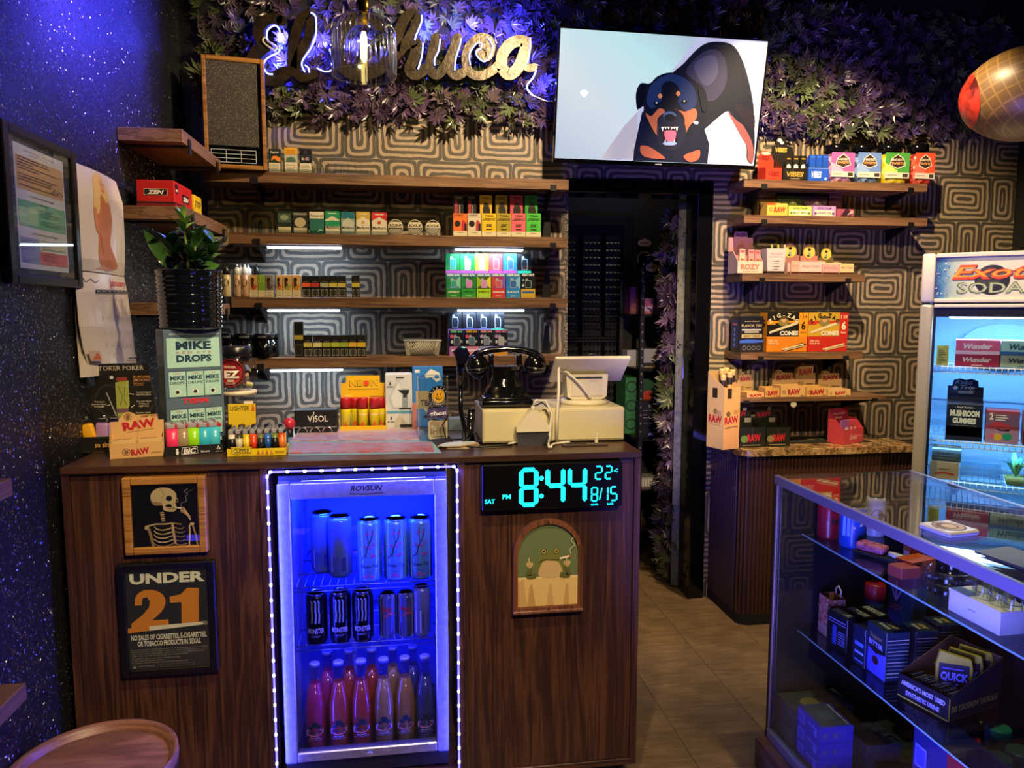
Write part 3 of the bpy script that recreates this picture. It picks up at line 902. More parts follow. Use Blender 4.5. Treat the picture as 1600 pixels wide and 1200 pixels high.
bone = '#c9a884'; bone2 = '#9a7654'; dk = '#0d0c10'
sk = [('poly', [tuple(p) for p in spline([(0.30,0.72),(0.29,0.83),(0.36,0.92),(0.48,0.95),(0.60,0.92),(0.67,0.85),(0.675,0.79),(0.70,0.74),(0.685,0.70),(0.655,0.70),(0.665,0.655),(0.67,0.60),(0.63,0.555),(0.53,0.56),(0.47,0.59),(0.46,0.66),(0.36,0.66)],4, True)], bone),
      ('e',0.565,0.77,0.048,0.042, dk),('e',0.68,0.735,0.014,0.026, dk),('poly', [(0.50,0.66),(0.56,0.68),(0.60,0.66),(0.60,0.63),(0.52,0.63)], dk),('line', [(0.54,0.605),(0.66,0.615)],0.008, dk),('line', [(0.44,0.93),(0.50,0.84),(0.44,0.74)],0.006, bone2),
      ('poly', [(0.30,0.73),(0.36,0.66),(0.46,0.66),(0.46,0.70),(0.38,0.72)], bone2)]
for i in range(5): sk.append(('e',0.45 + 0.004 * i, 0.545 - 0.032 * i, 0.034,0.013, bone if i % 2 else bone2))
sk += [('line', [(0.21,0.335),(0.36,0.365),(0.5,0.36),(0.6,0.37)],0.022, bone),('line', [(0.62,0.37),(0.74,0.345)],0.02, bone2),('disc', 0.215,0.31,0.035, bone),('line', [(0.235,0.32),(0.27,0.17),(0.30,0.0)],0.042, bone2),
       ('line', [(0.60,0.375),(0.615,0.2),(0.635,0.03)],0.034, bone)]
for i in range(5):
  y = 0.315 - 0.066 * i; sp_ = 0.02 * i
  sk.append(('line', [tuple(p) for p in spline([(0.33 - sp_ * 0.3, y + 0.012),(0.37, y - 0.035),(0.48, y - 0.05),(0.61, y - 0.01)],4)],0.017, bone if i < 4 else bone2))
  sk.append(('line', [tuple(p) for p in spline([(0.62, y - 0.005),(0.71, y - 0.04),(0.78 + sp_ * 0.4, y - 0.02)],4)],0.014, bone2))
sk += [('line', [(0.86,0.335),(0.86,0.18),(0.845,0.0)],0.022, bone),('line', [(0.91,0.33),(0.95,0.16),(0.97,0.0)],0.026, bone2),('e',0.90,0.35,0.035,0.022, bone)]
for i in range(4): sk.append(('line', [tuple(p) for p in spline([(0.88,0.40 + 0.02 * i),(0.84 - 0.005 * i, 0.48 + 0.022 * i),(0.78,0.535 + 0.028 * i),(0.735,0.555 + 0.022 * i)],3)],0.017, bone if i % 2 else bone2))
sk += [('line', [(0.655,0.63),(0.745,0.612)],0.017,'#e8e2d4'),('line', [tuple(p) for p in spline([(0.745,0.64),(0.76,0.70),(0.83,0.72),(0.82,0.80),(0.86,0.84),(0.80,0.88),(0.86,0.92)],4)],0.016,'#54505a'),('line', [tuple(p) for p in spline([(0.82,0.86),(0.88,0.88),(0.94,0.91)],4)],0.012,'#3c3a44')]
framed('framed_picture', 'wood-framed square picture of a smoking skeleton on the left counter panel', 'picture', 191.5,745.5,322,866.5,2.083,0.0215, M['framewood'],0.024, mat(dk, 0.4), sk, 0.008)
wh = '#e6dccb'; og = '#d9812b'
ch = '#2b2a2c'
two = spline([(0.10,0.655),(0.115,0.745),(0.20,0.80),(0.32,0.805),(0.43,0.765),(0.475,0.69),(0.44,0.60),(0.36,0.535),(0.30,0.495)],5)
n21 = [('r',0,0,1,1, ch),('t','UNDER', 0.51,0.875,0.10,0.92, wh, 0.045),
       ('poly', [tuple(p) for p in two] + [(0.50,0.495),(0.50,0.42),(0.04,0.42),(0.05,0.475),(0.19,0.555),(0.27,0.63),(0.285,0.69),(0.25,0.735),(0.195,0.725),(0.185,0.655)], og),
       ('poly', [(0.66,0.42),(0.87,0.42),(0.89,0.80),(0.75,0.81),(0.66,0.745),(0.53,0.73),(0.53,0.665),(0.67,0.665)], og),
       ('poly', [(0.0,0.375),(0.26,0.39),(0.26,0.437),(0.0,0.425)], og),('poly', [(0.26,0.39),(0.94,0.425),(0.94,0.455),(0.26,0.437)],'#e8d9c8'),('e',0.955,0.44,0.03,0.022,'#8a7a70'),
       ('t','NO SALES OF CIGARETTES, E-CIGARETTES,', 0.5,0.30,0.052,0.93, wh, 0.03),('t','OR TOBACCO PRODUCTS IN TEXAS.', 0.5,0.235,0.052,0.78, wh, 0.03)]
sm = ('Purchasing or attempting to purchase cigarettes, e-cigarettes, or tobacco products by a person under 21 years', 'of age is prohibited by law. Sale or provision of cigarettes, e-cigarettes, or tobacco products to a person', 'under 21 years of age is prohibited by law. Upon conviction a fine of up to $500 may be imposed.', 'Violations may be reported to the Texas Comptroller by calling 800 345-8647.', 'The prohibition to this person to attempt to purchase does not apply', 'to military personnel with valid identification.', 'The prohibition on sale does not apply to a person born before September 1,2001.')
for i, sx in enumerate(sm): n21.append(('t',sx, 0.03,0.195 - 0.021 * i - (0.008 if i > 3 else 0),0.011,(0.94,0.94,0.9,0.7,0.6,0.4,0.7)[i],'#b9b0a4', 0,0,0,'L'))
n21 += [('disc', 0.06,0.022,0.016,'#8a8478', 12),('t','TEXAS COMPTROLLER', 0.11,0.025,0.011,0.2,'#b9b0a4', 0,0,0,'L'),('r',0.38,0.01,0.8,0.042,'#8a8478'),('r',0.385,0.012,0.795,0.04, ch)]
framed('framed_notice', 'black-framed age notice in white and orange lettering below the skeleton picture', 'notice', 184.5,880,338,1056,2.085,0.0215, mat('#0a0a0b', 0.35),0.022, mat(ch, 0.5), n21,0.007)

# digital wall clock
ca, cb = at(753,760,2.075), at(972,760,2.075)
czt, czb = at(860,724,2.075)[2], at(860,795,2.075)[2]
ck = thing('digital_clock', 'black digital wall clock with glowing cyan digits on the right counter panel', 'clock', ((ca[0] + cb[0]) / 2,2.107, czb))
w, h = cb[0] - ca[0], czt - czb
MB().bevbox(-w / 2,-0.032,0, w / 2,-0.001, h, mat('#09090c', 0.25),0.003).part('case', ck)
cyn = '#12d4ec'


def seg(P, x, y, sw, sh, s, t, c, sl=0.0):
  """seven-segment figure; sw, sh, t in shares; t is thickness as a share of height"""
  on = {'0': 'abcdef', '1': 'bc', '2': 'abged', '3': 'abgcd', '4': 'fgbc', '5': 'afgcd', '8': 'abcdefg'}[s]
  k = P.h / P.w; tx = t * k
  g = 0.006
  def hz(yy): return [(x + g, yy),(x + tx * .5, yy + t / 2),(x + sw - tx * .5, yy + t / 2),(x + sw - g, yy),(x + sw - tx * .5, yy - t / 2),(x + tx * .5, yy - t / 2)]
  def vt(xx, y0, y1): return [(xx - tx / 2, y0 + t * .5),(xx, y0 + g),(xx + tx / 2, y0 + t * .5),(xx + tx / 2, y1 - t * .5),(xx, y1 - g),(xx - tx / 2, y1 - t * .5)]
  S_ = dict(a=hz(y + sh), g=hz(y + sh / 2), d=hz(y), f=vt(x, y + sh / 2, y + sh), b=vt(x + sw, y + sh / 2, y + sh), e=vt(x, y, y + sh / 2), c=vt(x + sw, y, y + sh / 2))
  for q in on: P.poly(S_[q], c)


def glow(f):
  P = Print(w, h); P.emit = 2.3; f(P); P.put(ck, TR(-w / 2,-0.032,0),'glowing_figure')


for q in ((0.275,0.11,0.105,0.765,'8', 0.10),(0.462,0.13,0.11,0.75,'4', 0.10),(0.62,0.13,0.108,0.75,'4', 0.10),(0.805,0.62,0.045,0.28,'2', 0.035),(0.877,0.62,0.045,0.28,'2', 0.035),(0.778,0.135,0.042,0.30,'8', 0.035),(0.855,0.135,0.04,0.30,'1', 0.035),(0.918,0.135,0.043,0.30,'5', 0.035)):
  glow(lambda P: seg(P, *q, cyn))
for y in (0.68,0.29): glow(lambda P: P.disc(0.418, y, 0.05, cyn, 14))
glow(lambda P: P.disc(0.943,0.79,0.016, cyn, 8)); glow(lambda P: P.line([(0.836,0.16),(0.853,0.42)],0.025, cyn))
for q in (('C', 0.958,0.765,0.07, None),('MONTH', 0.80,0.035,0.045,0.05),('DATE', 0.915,0.035,0.045,0.045),('SAT', 0.055,0.165,0.095,0.07),('PM', 0.172,0.255,0.1,0.058)): glow(lambda P: P.t(*q, cyn, 0.02))

# arched picture of a frog at a table
aa, ab = at(802,880,2.085), at(911,880,2.085); at_, ab_ = at(856,812,2.085)[2], at(856,956,2.085)[2]
w, h = ab[0] - aa[0], at_ - ab_
ar = thing('arched_picture', 'arch-topped wooden picture of a smoking frog behind a cloth-covered table', 'picture', ((aa[0] + ab[0]) / 2,2.107, ab_))


def arch(w, h, b=0.0, n=18):
  r = w / 2
  return [(-r, b),(r, b)] + [(r * math.cos(PI * i / n), h - r + r * math.sin(PI * i / n)) for i in range(n + 1)]


def arch_ring(mb, w, h, wi, hi, bo, d0, d1, m):
  A = arch(w, h); B = arch(wi, hi, bo); n = len(A)
  vs = [(p[0], d0, p[1]) for p in A] + [(p[0], d0, p[1]) for p in B] + [(p[0], d1, p[1]) for p in A] + [(p[0], d1, p[1]) for p in B]
  fs = []
  for i in range(n):
    j = (i + 1) % n
    fs += [(i, j, n + j, n + i),(i, 2 * n + i, 2 * n + j, j),(n + i, n + j, 3 * n + j, 3 * n + i)]
  mb.add(vs, fs, m); return mb


rw = wood('reddish frame wood', '#4a2a1c', '#6b402b', '#85543a', 'z', 0.4)
arch_ring(MB(), w, h, w - 0.028, h - 0.014,0.016,-0.022,-0.001, rw).part('frame', ar)
MB().bevbox(-w / 2 - 0.001,-0.026,-0.004, w / 2 + 0.001,-0.001,0.006, rw, 0.002).part('frame_sill', ar)
iw = w - 0.028
MB().prism(arch(iw, h - 0.014,0.016),-0.014,-0.0012, mat('#5c6a4a', 0.6)).part('backing', ar)
ih = h - 0.03
P = Print(iw, ih)
A2 = [((p[0] + iw / 2) / iw, (p[1] - 0.016) / ih) for p in arch(iw - 0.001, h - 0.0145,0.0165)]
P.poly(A2,'#66744f')
P.r(0.003,0.003,0.997,0.35,'#d7b878'); P.r(0.003,0.34,0.997,0.36,'#e6cd94')
for i, x in enumerate((0.2,0.52,0.8)): P.poly([(x, 0.25),(x + 0.04,0.28),(x + 0.10 - 0.02 * i, 0.004),(x - 0.04,0.004)],('#b8945c', '#c4a068', '#be9a60')[i])
P.poly([(0.003,0.3),(0.1,0.34),(0.16,0.004),(0.003,0.004)],'#c4a268')
body = [tuple(p) for p in spline([(0.38,0.36),(0.30,0.45),(0.33,0.56),(0.40,0.64),(0.42,0.685),(0.47,0.68),(0.55,0.665),(0.62,0.69),(0.69,0.665),(0.71,0.60),(0.74,0.52),(0.76,0.42),(0.70,0.36)],4, True)]
P.poly(body, '#6f7437'); P.poly([tuple(p) for p in spline([(0.37,0.36),(0.37,0.48),(0.45,0.55),(0.60,0.55),(0.70,0.5),(0.72,0.36)],4, True)],'#c3a878')
P.line([tuple(p) for p in spline([(0.34,0.53),(0.44,0.565),(0.58,0.555),(0.70,0.565)],4)],0.014,'#4e4a26')
for x in (0.43,0.64): P.disc(x, 0.665,0.036,'#5a5f2c', 14); P.disc(x, 0.665,0.024,'#c39a48', 12); P.e(x, 0.665,0.018,0.012,'#141208')
for sx, x in ((-1,0.20),(1,0.82)):
  P.line([tuple(p) for p in spline([(0.5 + sx * 0.2,0.38),(x + sx * 0.02,0.37),(x, 0.44),(x, 0.50)],4)],0.06,'#5d5f30'); P.e(x, 0.505,0.045,0.035,'#b59a68')
  for k_, (dx, hh) in enumerate(((-0.045,0.545),(-0.015,0.60),(0.015,0.55),(0.042,0.54))): P.line([(x + dx, 0.50),(x + dx, hh)],0.016,'#c4aa78')
P.line([(0.69,0.575),(0.86,0.60)],0.024,'#e9dcc2'); P.disc(0.865,0.60,0.012,'#d86a30', 8)
P.line([tuple(p) for p in spline([(0.88,0.62),(0.86,0.68),(0.93,0.73),(0.88,0.79),(0.92,0.82)],4)],0.014,'#a3a888')
P.put(ar, TR(-iw / 2,-0.0142,0.016),'picture')
for z in (h - 0.008,0.009): MB().sphere((0,-0.024, z),0.003,0.003,0.003,'black', 8,6).part('pin', ar)

# ---------------------------------------------------------------- round tray table, bottom left
tb = thing('round_table', 'round wooden tray-top side table at the bottom left corner before the counter', 'table', (-0.757,1.805,0))
R_ = 0.188
MB().lathe([(R_ - 0.022,0.385),(R_ - 0.008,0.37),(R_, 0.36),(R_ + 0.002,0.385),(R_, 0.405),(R_ - 0.005,0.406),(R_ - 0.012,0.398),(R_ - 0.022,0.3845)], M['oak'], n=56, cap=False).part('rim', tb)
MB().cyl(0,0,0.36,0.384, R_ - 0.009, M['oak'],48).part('tray', tb)
MB().lathe([(0.13,0.0),(0.13,0.02),(0.035,0.04),(0.03,0.33),(0.08,0.3597)], M['oak'], n=24).part('pedestal', tb)
lamp('table_blue_fill', 'AREA', (-0.7,0.9,0.5),0.5,(0.08,0.05,1.0),(-0.8,1.8,0.42), shape='RECTANGLE', size=0.5, size_y=0.03)  # unseen blue fill added beside the frame, aimed at the round table


# ---------------------------------------------------------------- things on the left wall
# certificate frame
y0, y1, z0, z1 = 1.935,2.335,1.553,1.94
fr = thing('certificate_frame', 'black-framed permits in tan, green and red on the glitter wall', 'frame', (XL + 0.0005,(y0 + y1) / 2, z0), PI / 2)
w, h = y1 - y0, z1 - z0
for (a, b_, c, d_) in ((-w / 2,0,-w / 2 + 0.03, h),(w / 2 - 0.03,0, w / 2, h),(-w / 2 + 0.03, h - 0.024, w / 2 - 0.03, h),(-w / 2 + 0.03,0, w / 2 - 0.03,0.024)):
  MB().bevbox(a, -0.024, b_, c, -0.001, d_, mat('#101113', 0.3),0.003).part('frame_bar', fr)
iw, ih = w - 0.06, h - 0.048
MB().box(-iw / 2,-0.012,0.024, iw / 2,-0.0015, h - 0.024, wood('grey mat board', '#2c2a2b', '#3b3838', '#4a4645', 'x', 0.6)).part('mat_board', fr)
P = Print(iw, ih)
P.r(0.11,0.05,0.9,0.955,'#cfc6bd')
P.t('TEXAS COMPTROLLER OF PUBLIC ACCOUNTS', 0.5,0.915,0.012,0.5,'#35302c', 0.01); P.t('CIGARETTE PERMIT', 0.5,0.895,0.01,0.3,'#35302c')
P.r(0.13,0.63,0.88,0.875,'#c79a63'); P.r(0.13,0.36,0.88,0.555,'#74a884'); P.r(0.14,0.38,0.42,0.5,'#a4bf88'); P.r(0.13,0.09,0.5,0.28,'#8d8aa0'); P.r(0.42,0.19,0.88,0.28,'#cfc3a4'); P.r(0.42,0.09,0.88,0.19,'#cf5a50')
P.t('CIGARETTES AND TOBACCO PERMIT', 0.5,0.585,0.012,0.4,'#35302c', 0.01); P.t('SALES AND USE TAX PERMIT', 0.52,0.31,0.013,0.42,'#35302c', 0.015)
rnd = random.Random(3)
for (ya, yb_, xa, xb, c) in ((0.65,0.86,0.15,0.85,'#6b4c2c'),(0.38,0.54,0.45,0.85,'#38684c'),(0.2,0.27,0.44,0.85,'#6a6250'),(0.1,0.18,0.45,0.8,'#8a2c28'),(0.1,0.27,0.15,0.4,'#5a5872')):
  y = yb_
  while y > ya:
    if rnd.random() < 0.75: P.r(xa, y, xa + (xb - xa) * rnd.uniform(0.3,1), y + 0.005, c)
    y -= 0.02
P.line([tuple(p) for p in spline([(0.66,0.66),(0.7,0.70),(0.74,0.66),(0.78,0.69),(0.84,0.66)],4)],0.007,'#2c2620')
P.put(fr, TR(-iw / 2,-0.012,0.024),'permit_print')
MB().box(-iw / 2,-0.019,0.024, iw / 2,-0.018, h - 0.024,'pane').part('glass_front', fr)

# calendar: two hanging sheets that bow off the wall
cal = thing('wall_calendar', 'open paper calendar with a drawing over a January page on the glitter wall', 'calendar', (XL, 2.5,1.6))


def sheet(rows, nx=8):
  """rows: (left px, left py, right px, right py, X left, X right) from top to bottom -> grid of points"""
  G = []
  for (a, b_, c, d_, xl, xr) in rows:
    A, B = atx(a, b_, xl), atx(c, d_, xr)
    G.append([A.lerp(B, i / nx) + V((0.012 * math.sin(PI * i / nx),0,0)) for i in range(nx + 1)])
  return G


def sheet_part(G, name, back='#b8b0a0'):
  ny, nx = len(G) - 1, len(G[0]) - 1
  off = V((XL, 2.5,1.6))
  vs = [p - off for r in G for p in r]; n = len(vs)
  vs += [p - off - V((0.0012,0,0)) for r in G for p in r]
  fs = []; W = nx + 1
  for j in range(ny):
    for i in range(nx):
      q = (j * W + i, (j + 1) * W + i, (j + 1) * W + i + 1, j * W + i + 1)
      fs.append(q); fs.append(tuple(n + k_ for k_ in q[::-1]))
  bd = [i for i in range(W)] + [j * W + nx for j in range(1, ny + 1)] + [ny * W + i for i in range(nx - 1,-1,-1)] + [j * W for j in range(ny - 1,0,-1)]
  for a, b_ in zip(bd, bd[1:] + bd[:1]): fs.append((a, b_, n + b_, n + a))
  mb = MB(); mb.add(vs, fs, mat('#ded3bd', 0.22), None, False)
  o = mb.part(name, cal)
  return o


def warp_put(P, G, name):
  ny, nx = len(G) - 1, len(G[0]) - 1; off = V((XL, 2.5,1.6))
  def s_(u, v):
    fx = min(max(u, 0),1) * nx; fy = (1 - min(max(v, 0),1)) * ny
    i = min(int(fx), nx - 1); j = min(int(fy), ny - 1); a = fx - i; b_ = fy - j
    p = G[j][i] * (1 - a) * (1 - b_) + G[j][i + 1] * a * (1 - b_) + G[j + 1][i] * (1 - a) * b_ + G[j + 1][i + 1] * a * b_
    return p
  # split long faces so that ink follows the bow of the sheet
  out = []
  bm = bmesh.new(); me = P.mb.mesh('ink'); bm.from_mesh(me)
  for i in range(1, nx): bmesh.ops.bisect_plane(bm, geom=bm.verts[:] + bm.edges[:] + bm.faces[:], plane_co=(P.w * i / nx, 0,0), plane_no=(1,0,0))
  for j in range(1, ny): bmesh.ops.bisect_plane(bm, geom=bm.verts[:] + bm.edges[:] + bm.faces[:], plane_co=(0,0, P.h * j / ny), plane_no=(0,0,1))
  for q in bm.verts:
    p = s_(q.co.x / P.w, q.co.z / P.h)
    q.co = p - off + V((-q.co.y + 0.0006,0,0))
  bm.to_mesh(me); bm.free(); me.name = name
  o = bpy.data.objects.new(name, me); COL.objects.link(o); o.parent = cal
  return o


XW = XL + 0.006
G1 = sheet([(109,251,181,284, XW, XW + 0.022),(111,300,192,318, XW + 0.002, XW + 0.034),(116,360,195,375, XW + 0.004, XW + 0.030),(118,402,195,412, XW + 0.010, XW + 0.030),(117,421,194,432, XW + 0.004, XW + 0.024)])
sheet_part(G1,'picture_sheet')
skin = '#c47a3e'; hair = '#e6c266'
P = Print(0.3,0.3)
P.poly([tuple(p) for p in spline([(0.42,0.80),(0.50,0.82),(0.60,0.74),(0.66,0.62),(0.62,0.52),(0.60,0.42),(0.72,0.27),(0.78,0.16),(0.70,0.09),(0.56,0.08),(0.42,0.14),(0.36,0.30),(0.37,0.48),(0.33,0.66)],5, True)], skin)
P.poly([tuple(p) for p in spline([(0.34,0.76),(0.35,0.92),(0.44,0.985),(0.54,0.95),(0.60,0.86),(0.62,0.76),(0.56,0.72),(0.46,0.78),(0.42,0.66),(0.32,0.64)],5, True)], hair)
P.poly(ell(0.515,0.86,0.06,0.075,16),'#e2a468')
P.line([tuple(p) for p in spline([(0.34,0.68),(0.36,0.54),(0.50,0.50),(0.62,0.56)],4)],0.05,'#cf8448'); P.line([tuple(p) for p in spline([(0.40,0.54),(0.42,0.4),(0.46,0.3)],4)],0.01,'#8a4a28')
P.poly([(0.30,0.07),(0.44,0.13),(0.62,0.09),(0.56,0.05)],'#d8a07a')
for q in ((0.54,0.88),(0.49,0.875)): P.disc(q[0], q[1],0.008,'#3a2418', 8)
P.line([(0.50,0.82),(0.54,0.82)],0.008,'#b03a34')
warp_put(P, G1,'pinup_print')
G2 = sheet([(117,423,194,433, XW + 0.004, XW + 0.024),(119,455,199,456, XW + 0.010, XW + 0.034),(124,510,206,510, XW + 0.016, XW + 0.030),(130,545,210,545, XW + 0.014, XW + 0.032),(137,569,213,567, XW + 0.012, XW + 0.036)])
sheet_part(G2,'month_sheet')
G3 = sheet([(116,425,150,430, XW - 0.002, XW + 0.004),(118,500,160,510, XW + 0.002, XW + 0.008),(126,590,170,585, XW + 0.004, XW + 0.010)],4)
sheet_part(G3,'under_sheet')
P = Print(0.3,0.3)
P.t('January', 0.76,0.83,0.11,0.42,'#c8324c', 0.02); P.line([tuple(p) for p in spline([(0.04,0.88),(0.1,0.92),(0.14,0.87),(0.22,0.91),(0.28,0.87),(0.36,0.9)],4)],0.008,'#3a3430')
P.r(0.28,0.735,0.98,0.775,'#25232a')
for i in range(7): P.t(('SUN', 'MON', 'TUE', 'WED', 'THU', 'FRI', 'SAT')[i],0.33 + 0.1 * i, 0.748,0.018,0.05,'#d8cfc0', 0.01)
for i in range(6): P.r(0.28,0.06 + 0.135 * i, 0.98,0.062 + 0.135 * i, '#c4b8a2')
for i in range(8): P.r(0.28 + 0.1 * i, 0.06,0.282 + 0.1 * i, 0.735,'#c4b8a2')
dd = 1
for j in range(5):
  for i in range(7):
    if dd <= 31: P.t(str(dd),0.33 + 0.1 * i, 0.68 - 0.135 * j, 0.03, None, '#7a7062'); dd += 1
P.r(0.02,0.05,0.20,0.22,'#d0b89a'); P.poly([(0.04,0.07),(0.10,0.13),(0.14,0.19),(0.17,0.16),(0.18,0.07)],'#cf6a38')
P.r(0.72,0.075,0.83,0.1,'#3a3638'); P.r(0.85,0.075,0.96,0.1,'#3a3638')
warp_put(P, G2,'month_print')
MB().tube([(0.014,-0.03,0.318),(0.02,-0.03,0.325),(0.002,-0.03,0.329)],0.002,'black', 6).part('hook', cal)
# ================================================================= SIGN, TELEVISION, PENDANT, SPEAKER, BALL
YSG = 3.425
sg = thing('script_sign', 'dark gold script letter sign edged with blue neon on the leaf panel', 'sign', (0, YSG, 2.5))
gold = noisy('dark polished gold', '#241d12', '#413521', 30,0.34,0.5,3, metal=0.45, bd=0.004)
c2 = lambda pts: [(370 + x / 6.4, y / 6.4) for x, y in pts]
c3 = lambda pts: [(600 + x / 5.926, y / 5.926) for x, y in pts]


def stroke(name, pts, w, d0=-0.02, d1=0.02, closed=False):
  P = [at(x, y, YSG) for x, y in spline(pts, 5, closed)]
  P = [(p[0], p[2] - 2.5) for p in P]
  if closed: P.append(P[0])
  wp = w * YSG / F
  L, R = ribbon(P, wp)
  mb = MB(); n = len(P)
  vs = [(q[0], d0, q[1]) for q in L + R] + [(q[0], d1, q[1]) for q in L + R]
  fs = []
  for i in range(n - 1):
    fs += [(i, n + i, n + i + 1, i + 1),(i, i + 1,2 * n + i + 1,2 * n + i),(n + i, 3 * n + i, 3 * n + i + 1, n + i + 1),(2 * n + i, 2 * n + i + 1,3 * n + i + 1,3 * n + i)]
  mb.add(vs, fs, gold)
  if not closed:
    for e_, a in ((P[0],0),(P[-1],0)): mb.prism(ell(e_[0], e_[1], wp / 2, wp / 2,14), d0 - 0.0004, d1, gold)
  return mb


def letter(name, strokes):
  o = None
  mb = MB()
  for i, (pts, w, cl) in enumerate(strokes):
    s_ = stroke(name, pts, w, -0.02 - 0.0006 * i, 0.018, cl)
    b = len(mb.v); mb.v += s_.v; mb.f += [[b + q for q in f] for f in s_.f]; mb.sm += s_.sm
    k_ = mb._m(gold); mb.mi += [k_] * len(s_.f)
  return mb.part(name, sg)


letter('letter_e', [(c2([(440,225),(385,200),(300,220),(225,300),(235,395),(300,455)]),15, False),(c2([(300,470),(210,540),(165,650),(215,760),(350,800),(490,745)]),19, False),(c2([(415,205),(455,225)]),15, False)])
letter('letter_l', [(c2([(560,730),(562,540),(595,340),(650,200),(725,170),(745,270),(715,400),(640,540),(590,690),(650,785),(765,755)]),13.5, False)])
letter('letter_c', [(c2([(1420,270),(1350,195),(1210,190),(1080,290),(1022,450),(1030,620),(1120,735),(1250,762),(1400,720),(1490,640)]),17, False)])
letter('letter_h', [(c3([(70,700),(85,560),(130,340),(190,190),(270,145),(300,200),(270,310),(190,430),(110,530)]),14.5, False),(c3([(210,420),(300,420),(280,540),(235,660),(290,705),(380,650)]),15.5, False)])
letter('letter_u', [(c3([(480,365),(440,520),(425,650),(490,705),(570,620),(630,500),(680,365)]),14, False),(c3([(670,380),(630,540),(615,660),(665,710),(720,690)]),14, False)])
letter('letter_c', [(c3([(880,500),(950,540),(985,460),(965,380),(880,365),(790,440),(755,560),(790,680),(890,715),(1000,665),(1060,610)]),13, False),(c3([(900,430),(950,455)]),9, False)])
letter('letter_a', [(c3([(1290,395),(1190,405),(1100,500),(1085,620),(1140,700),(1220,660),(1280,540),(1310,430)]),17, True),(c3([(1310,430),(1290,560),(1320,640),(1380,635)]),11, False)])


def neon(pts, r=0.0034, name='neon_tube', y=-0.026):
  P = [at(a, b_, YSG + y) for a, b_ in spline(pts, 5)]
  MB().tube([(p[0], y, p[2] - 2.5) for p in P], r, 'neonblue', 7).part(name, sg)


neon(c2([(432,335),(420,285),(375,255),(310,300),(300,370),(310,400)]))
neon(c2([(428,455),(420,520),(340,560),(280,610),(268,680),(310,735),(360,742)]))
neon(c2([(740,125),(785,160),(795,260),(785,370),(740,480),(665,590),(650,650),(680,720)]))
neon(c2([(680,650),(715,680),(725,725)]),0.003)
neon(c2([(800,680),(880,715),(950,700),(965,640),(930,490)]),0.003)
neon(c3([(350,140),(345,210),(300,320),(285,370)])); neon(c3([(362,400),(350,520),(315,640)])); neon(c3([(522,360),(505,470),(470,545),(470,605)])); neon(c3([(715,355),(700,430),(665,540),(655,650)]))
neon(c3([(1355,350),(1350,470),(1330,590)])); neon(c3([(800,600),(790,500),(850,410),(900,400),(900,445),(855,480),(870,530),(930,570),(985,520),(1005,430),(960,345)]),0.003)
neon(c3([(1410,650),(1380,720),(1330,780),(1330,830),(1380,885)]),0.004)
wl = [at(a, b_, YSG - 0.03) for a, b_ in spline(c2([(280,365),(255,400),(290,445),(370,495),(395,480),(385,455),(300,405)]),5)]
MB().tube([(p[0],-0.026, p[2] - 2.5) for p in wl],0.004, mat('#cfc49a', 0.4)).part('loose_lead', sg)
wl = [at(a, b_, YSG) for a, b_ in spline(c3([(1380,885),(1440,910),(1500,935),(1570,940)]),5)]
MB().tube([(p[0],0.0, p[2] - 2.5) for p in wl],0.0025,'cable_white', 6).part('sign_lead', sg)
for px, py in ((420,60),(480,100)): pass
for (px, py, s_) in ((445,40,0.02),(500,100,0.02),(640,60,0.02),(700,85,0.02),(755,50,0.02),(845,110,0.02)):
  g = at(px, py, YB - 0.031)
  MB().cyl(g[0],0.03, g[2] - 2.5 - 0.002, g[2] - 2.5 + 0.002,0.003,'black', 6).part('mount_stud', sg)
for i, (px, py, e_) in enumerate(((435,95,2.6),(440,62,2.0),(500,70,2.8),(560,70,2.2),(660,40,2.4),(735,40,2.4),(800,40,2.4),(850,130,1.2))):
  q = at(px, py, 3.44)
  lamp('sign_led', 'POINT', (q[0],3.43, q[2]), e_ * 3.4, BLUE, shadow_soft_size=0.004)
lamp('blue_wall_fill', 'SPOT', (-0.33,2.6,2.6),330,(0.08,0.05,1.0),(-0.95,2.62,2.54), spot_size=math.radians(96), spot_blend=1.0, shadow_soft_size=0.05)  # added spot for the blue glow on the left wall, apart from the sign

# ---------------------------------------------------------------- television
W, Hh = 0.941,0.53
tv = thing('television', 'wide flat television showing a snarling black and tan dog, tilted forward above the doorway', 'television', (1.149,3.256,2.42))
tv.rotation_euler = (0.172,0.0078,0.0013)
b = 0.007
for (x0, z0, x1, z1) in ((-W / 2 - b, -Hh / 2 - 0.018, W / 2 + b, -Hh / 2),(-W / 2 - b, Hh / 2, W / 2 + b, Hh / 2 + b),(-W / 2 - b, -Hh / 2,-W / 2, Hh / 2),(W / 2,-Hh / 2, W / 2 + b, Hh / 2)):
  MB().box(x0,-0.008, z0, x1,0.02, z1,'blackgloss').part('bezel', tv)
MB().bevbox(-W / 2,0.0205,-Hh / 2, W / 2,0.045, Hh / 2,'blackmat', 0.006).part('back_shell', tv)
k = NT('lit screen'); tc = k.coord('Object'); sp_ = k.n('ShaderNodeSeparateXYZ'); k.l(tc, sp_.inputs[0])
g = k.math('ADD', k.math('MULTIPLY', sp_.outputs[0],0.55), k.math('MULTIPLY', sp_.outputs[2],0.9))
nz = k.noise(tc, 3.2,2,0.4)
c = k.ramp(k.math('ADD', k.math('ADD', g, 0.5), k.math('MULTIPLY', nz.outputs[0],0.25)),[(0.15,'#c4d2e6'),(0.45,'#dbe7f2'),(0.75,'#c4eef4'),(1.0,'#b2bed6')])
k.l(c, k.b.inputs['Emission Color']); k.b.inputs['Emission Strength'].default_value = 0.92; k.b.inputs['Base Color'].default_value = (0.01,0.01,0.01,1); k.b.inputs['Roughness'].default_value = 0.25
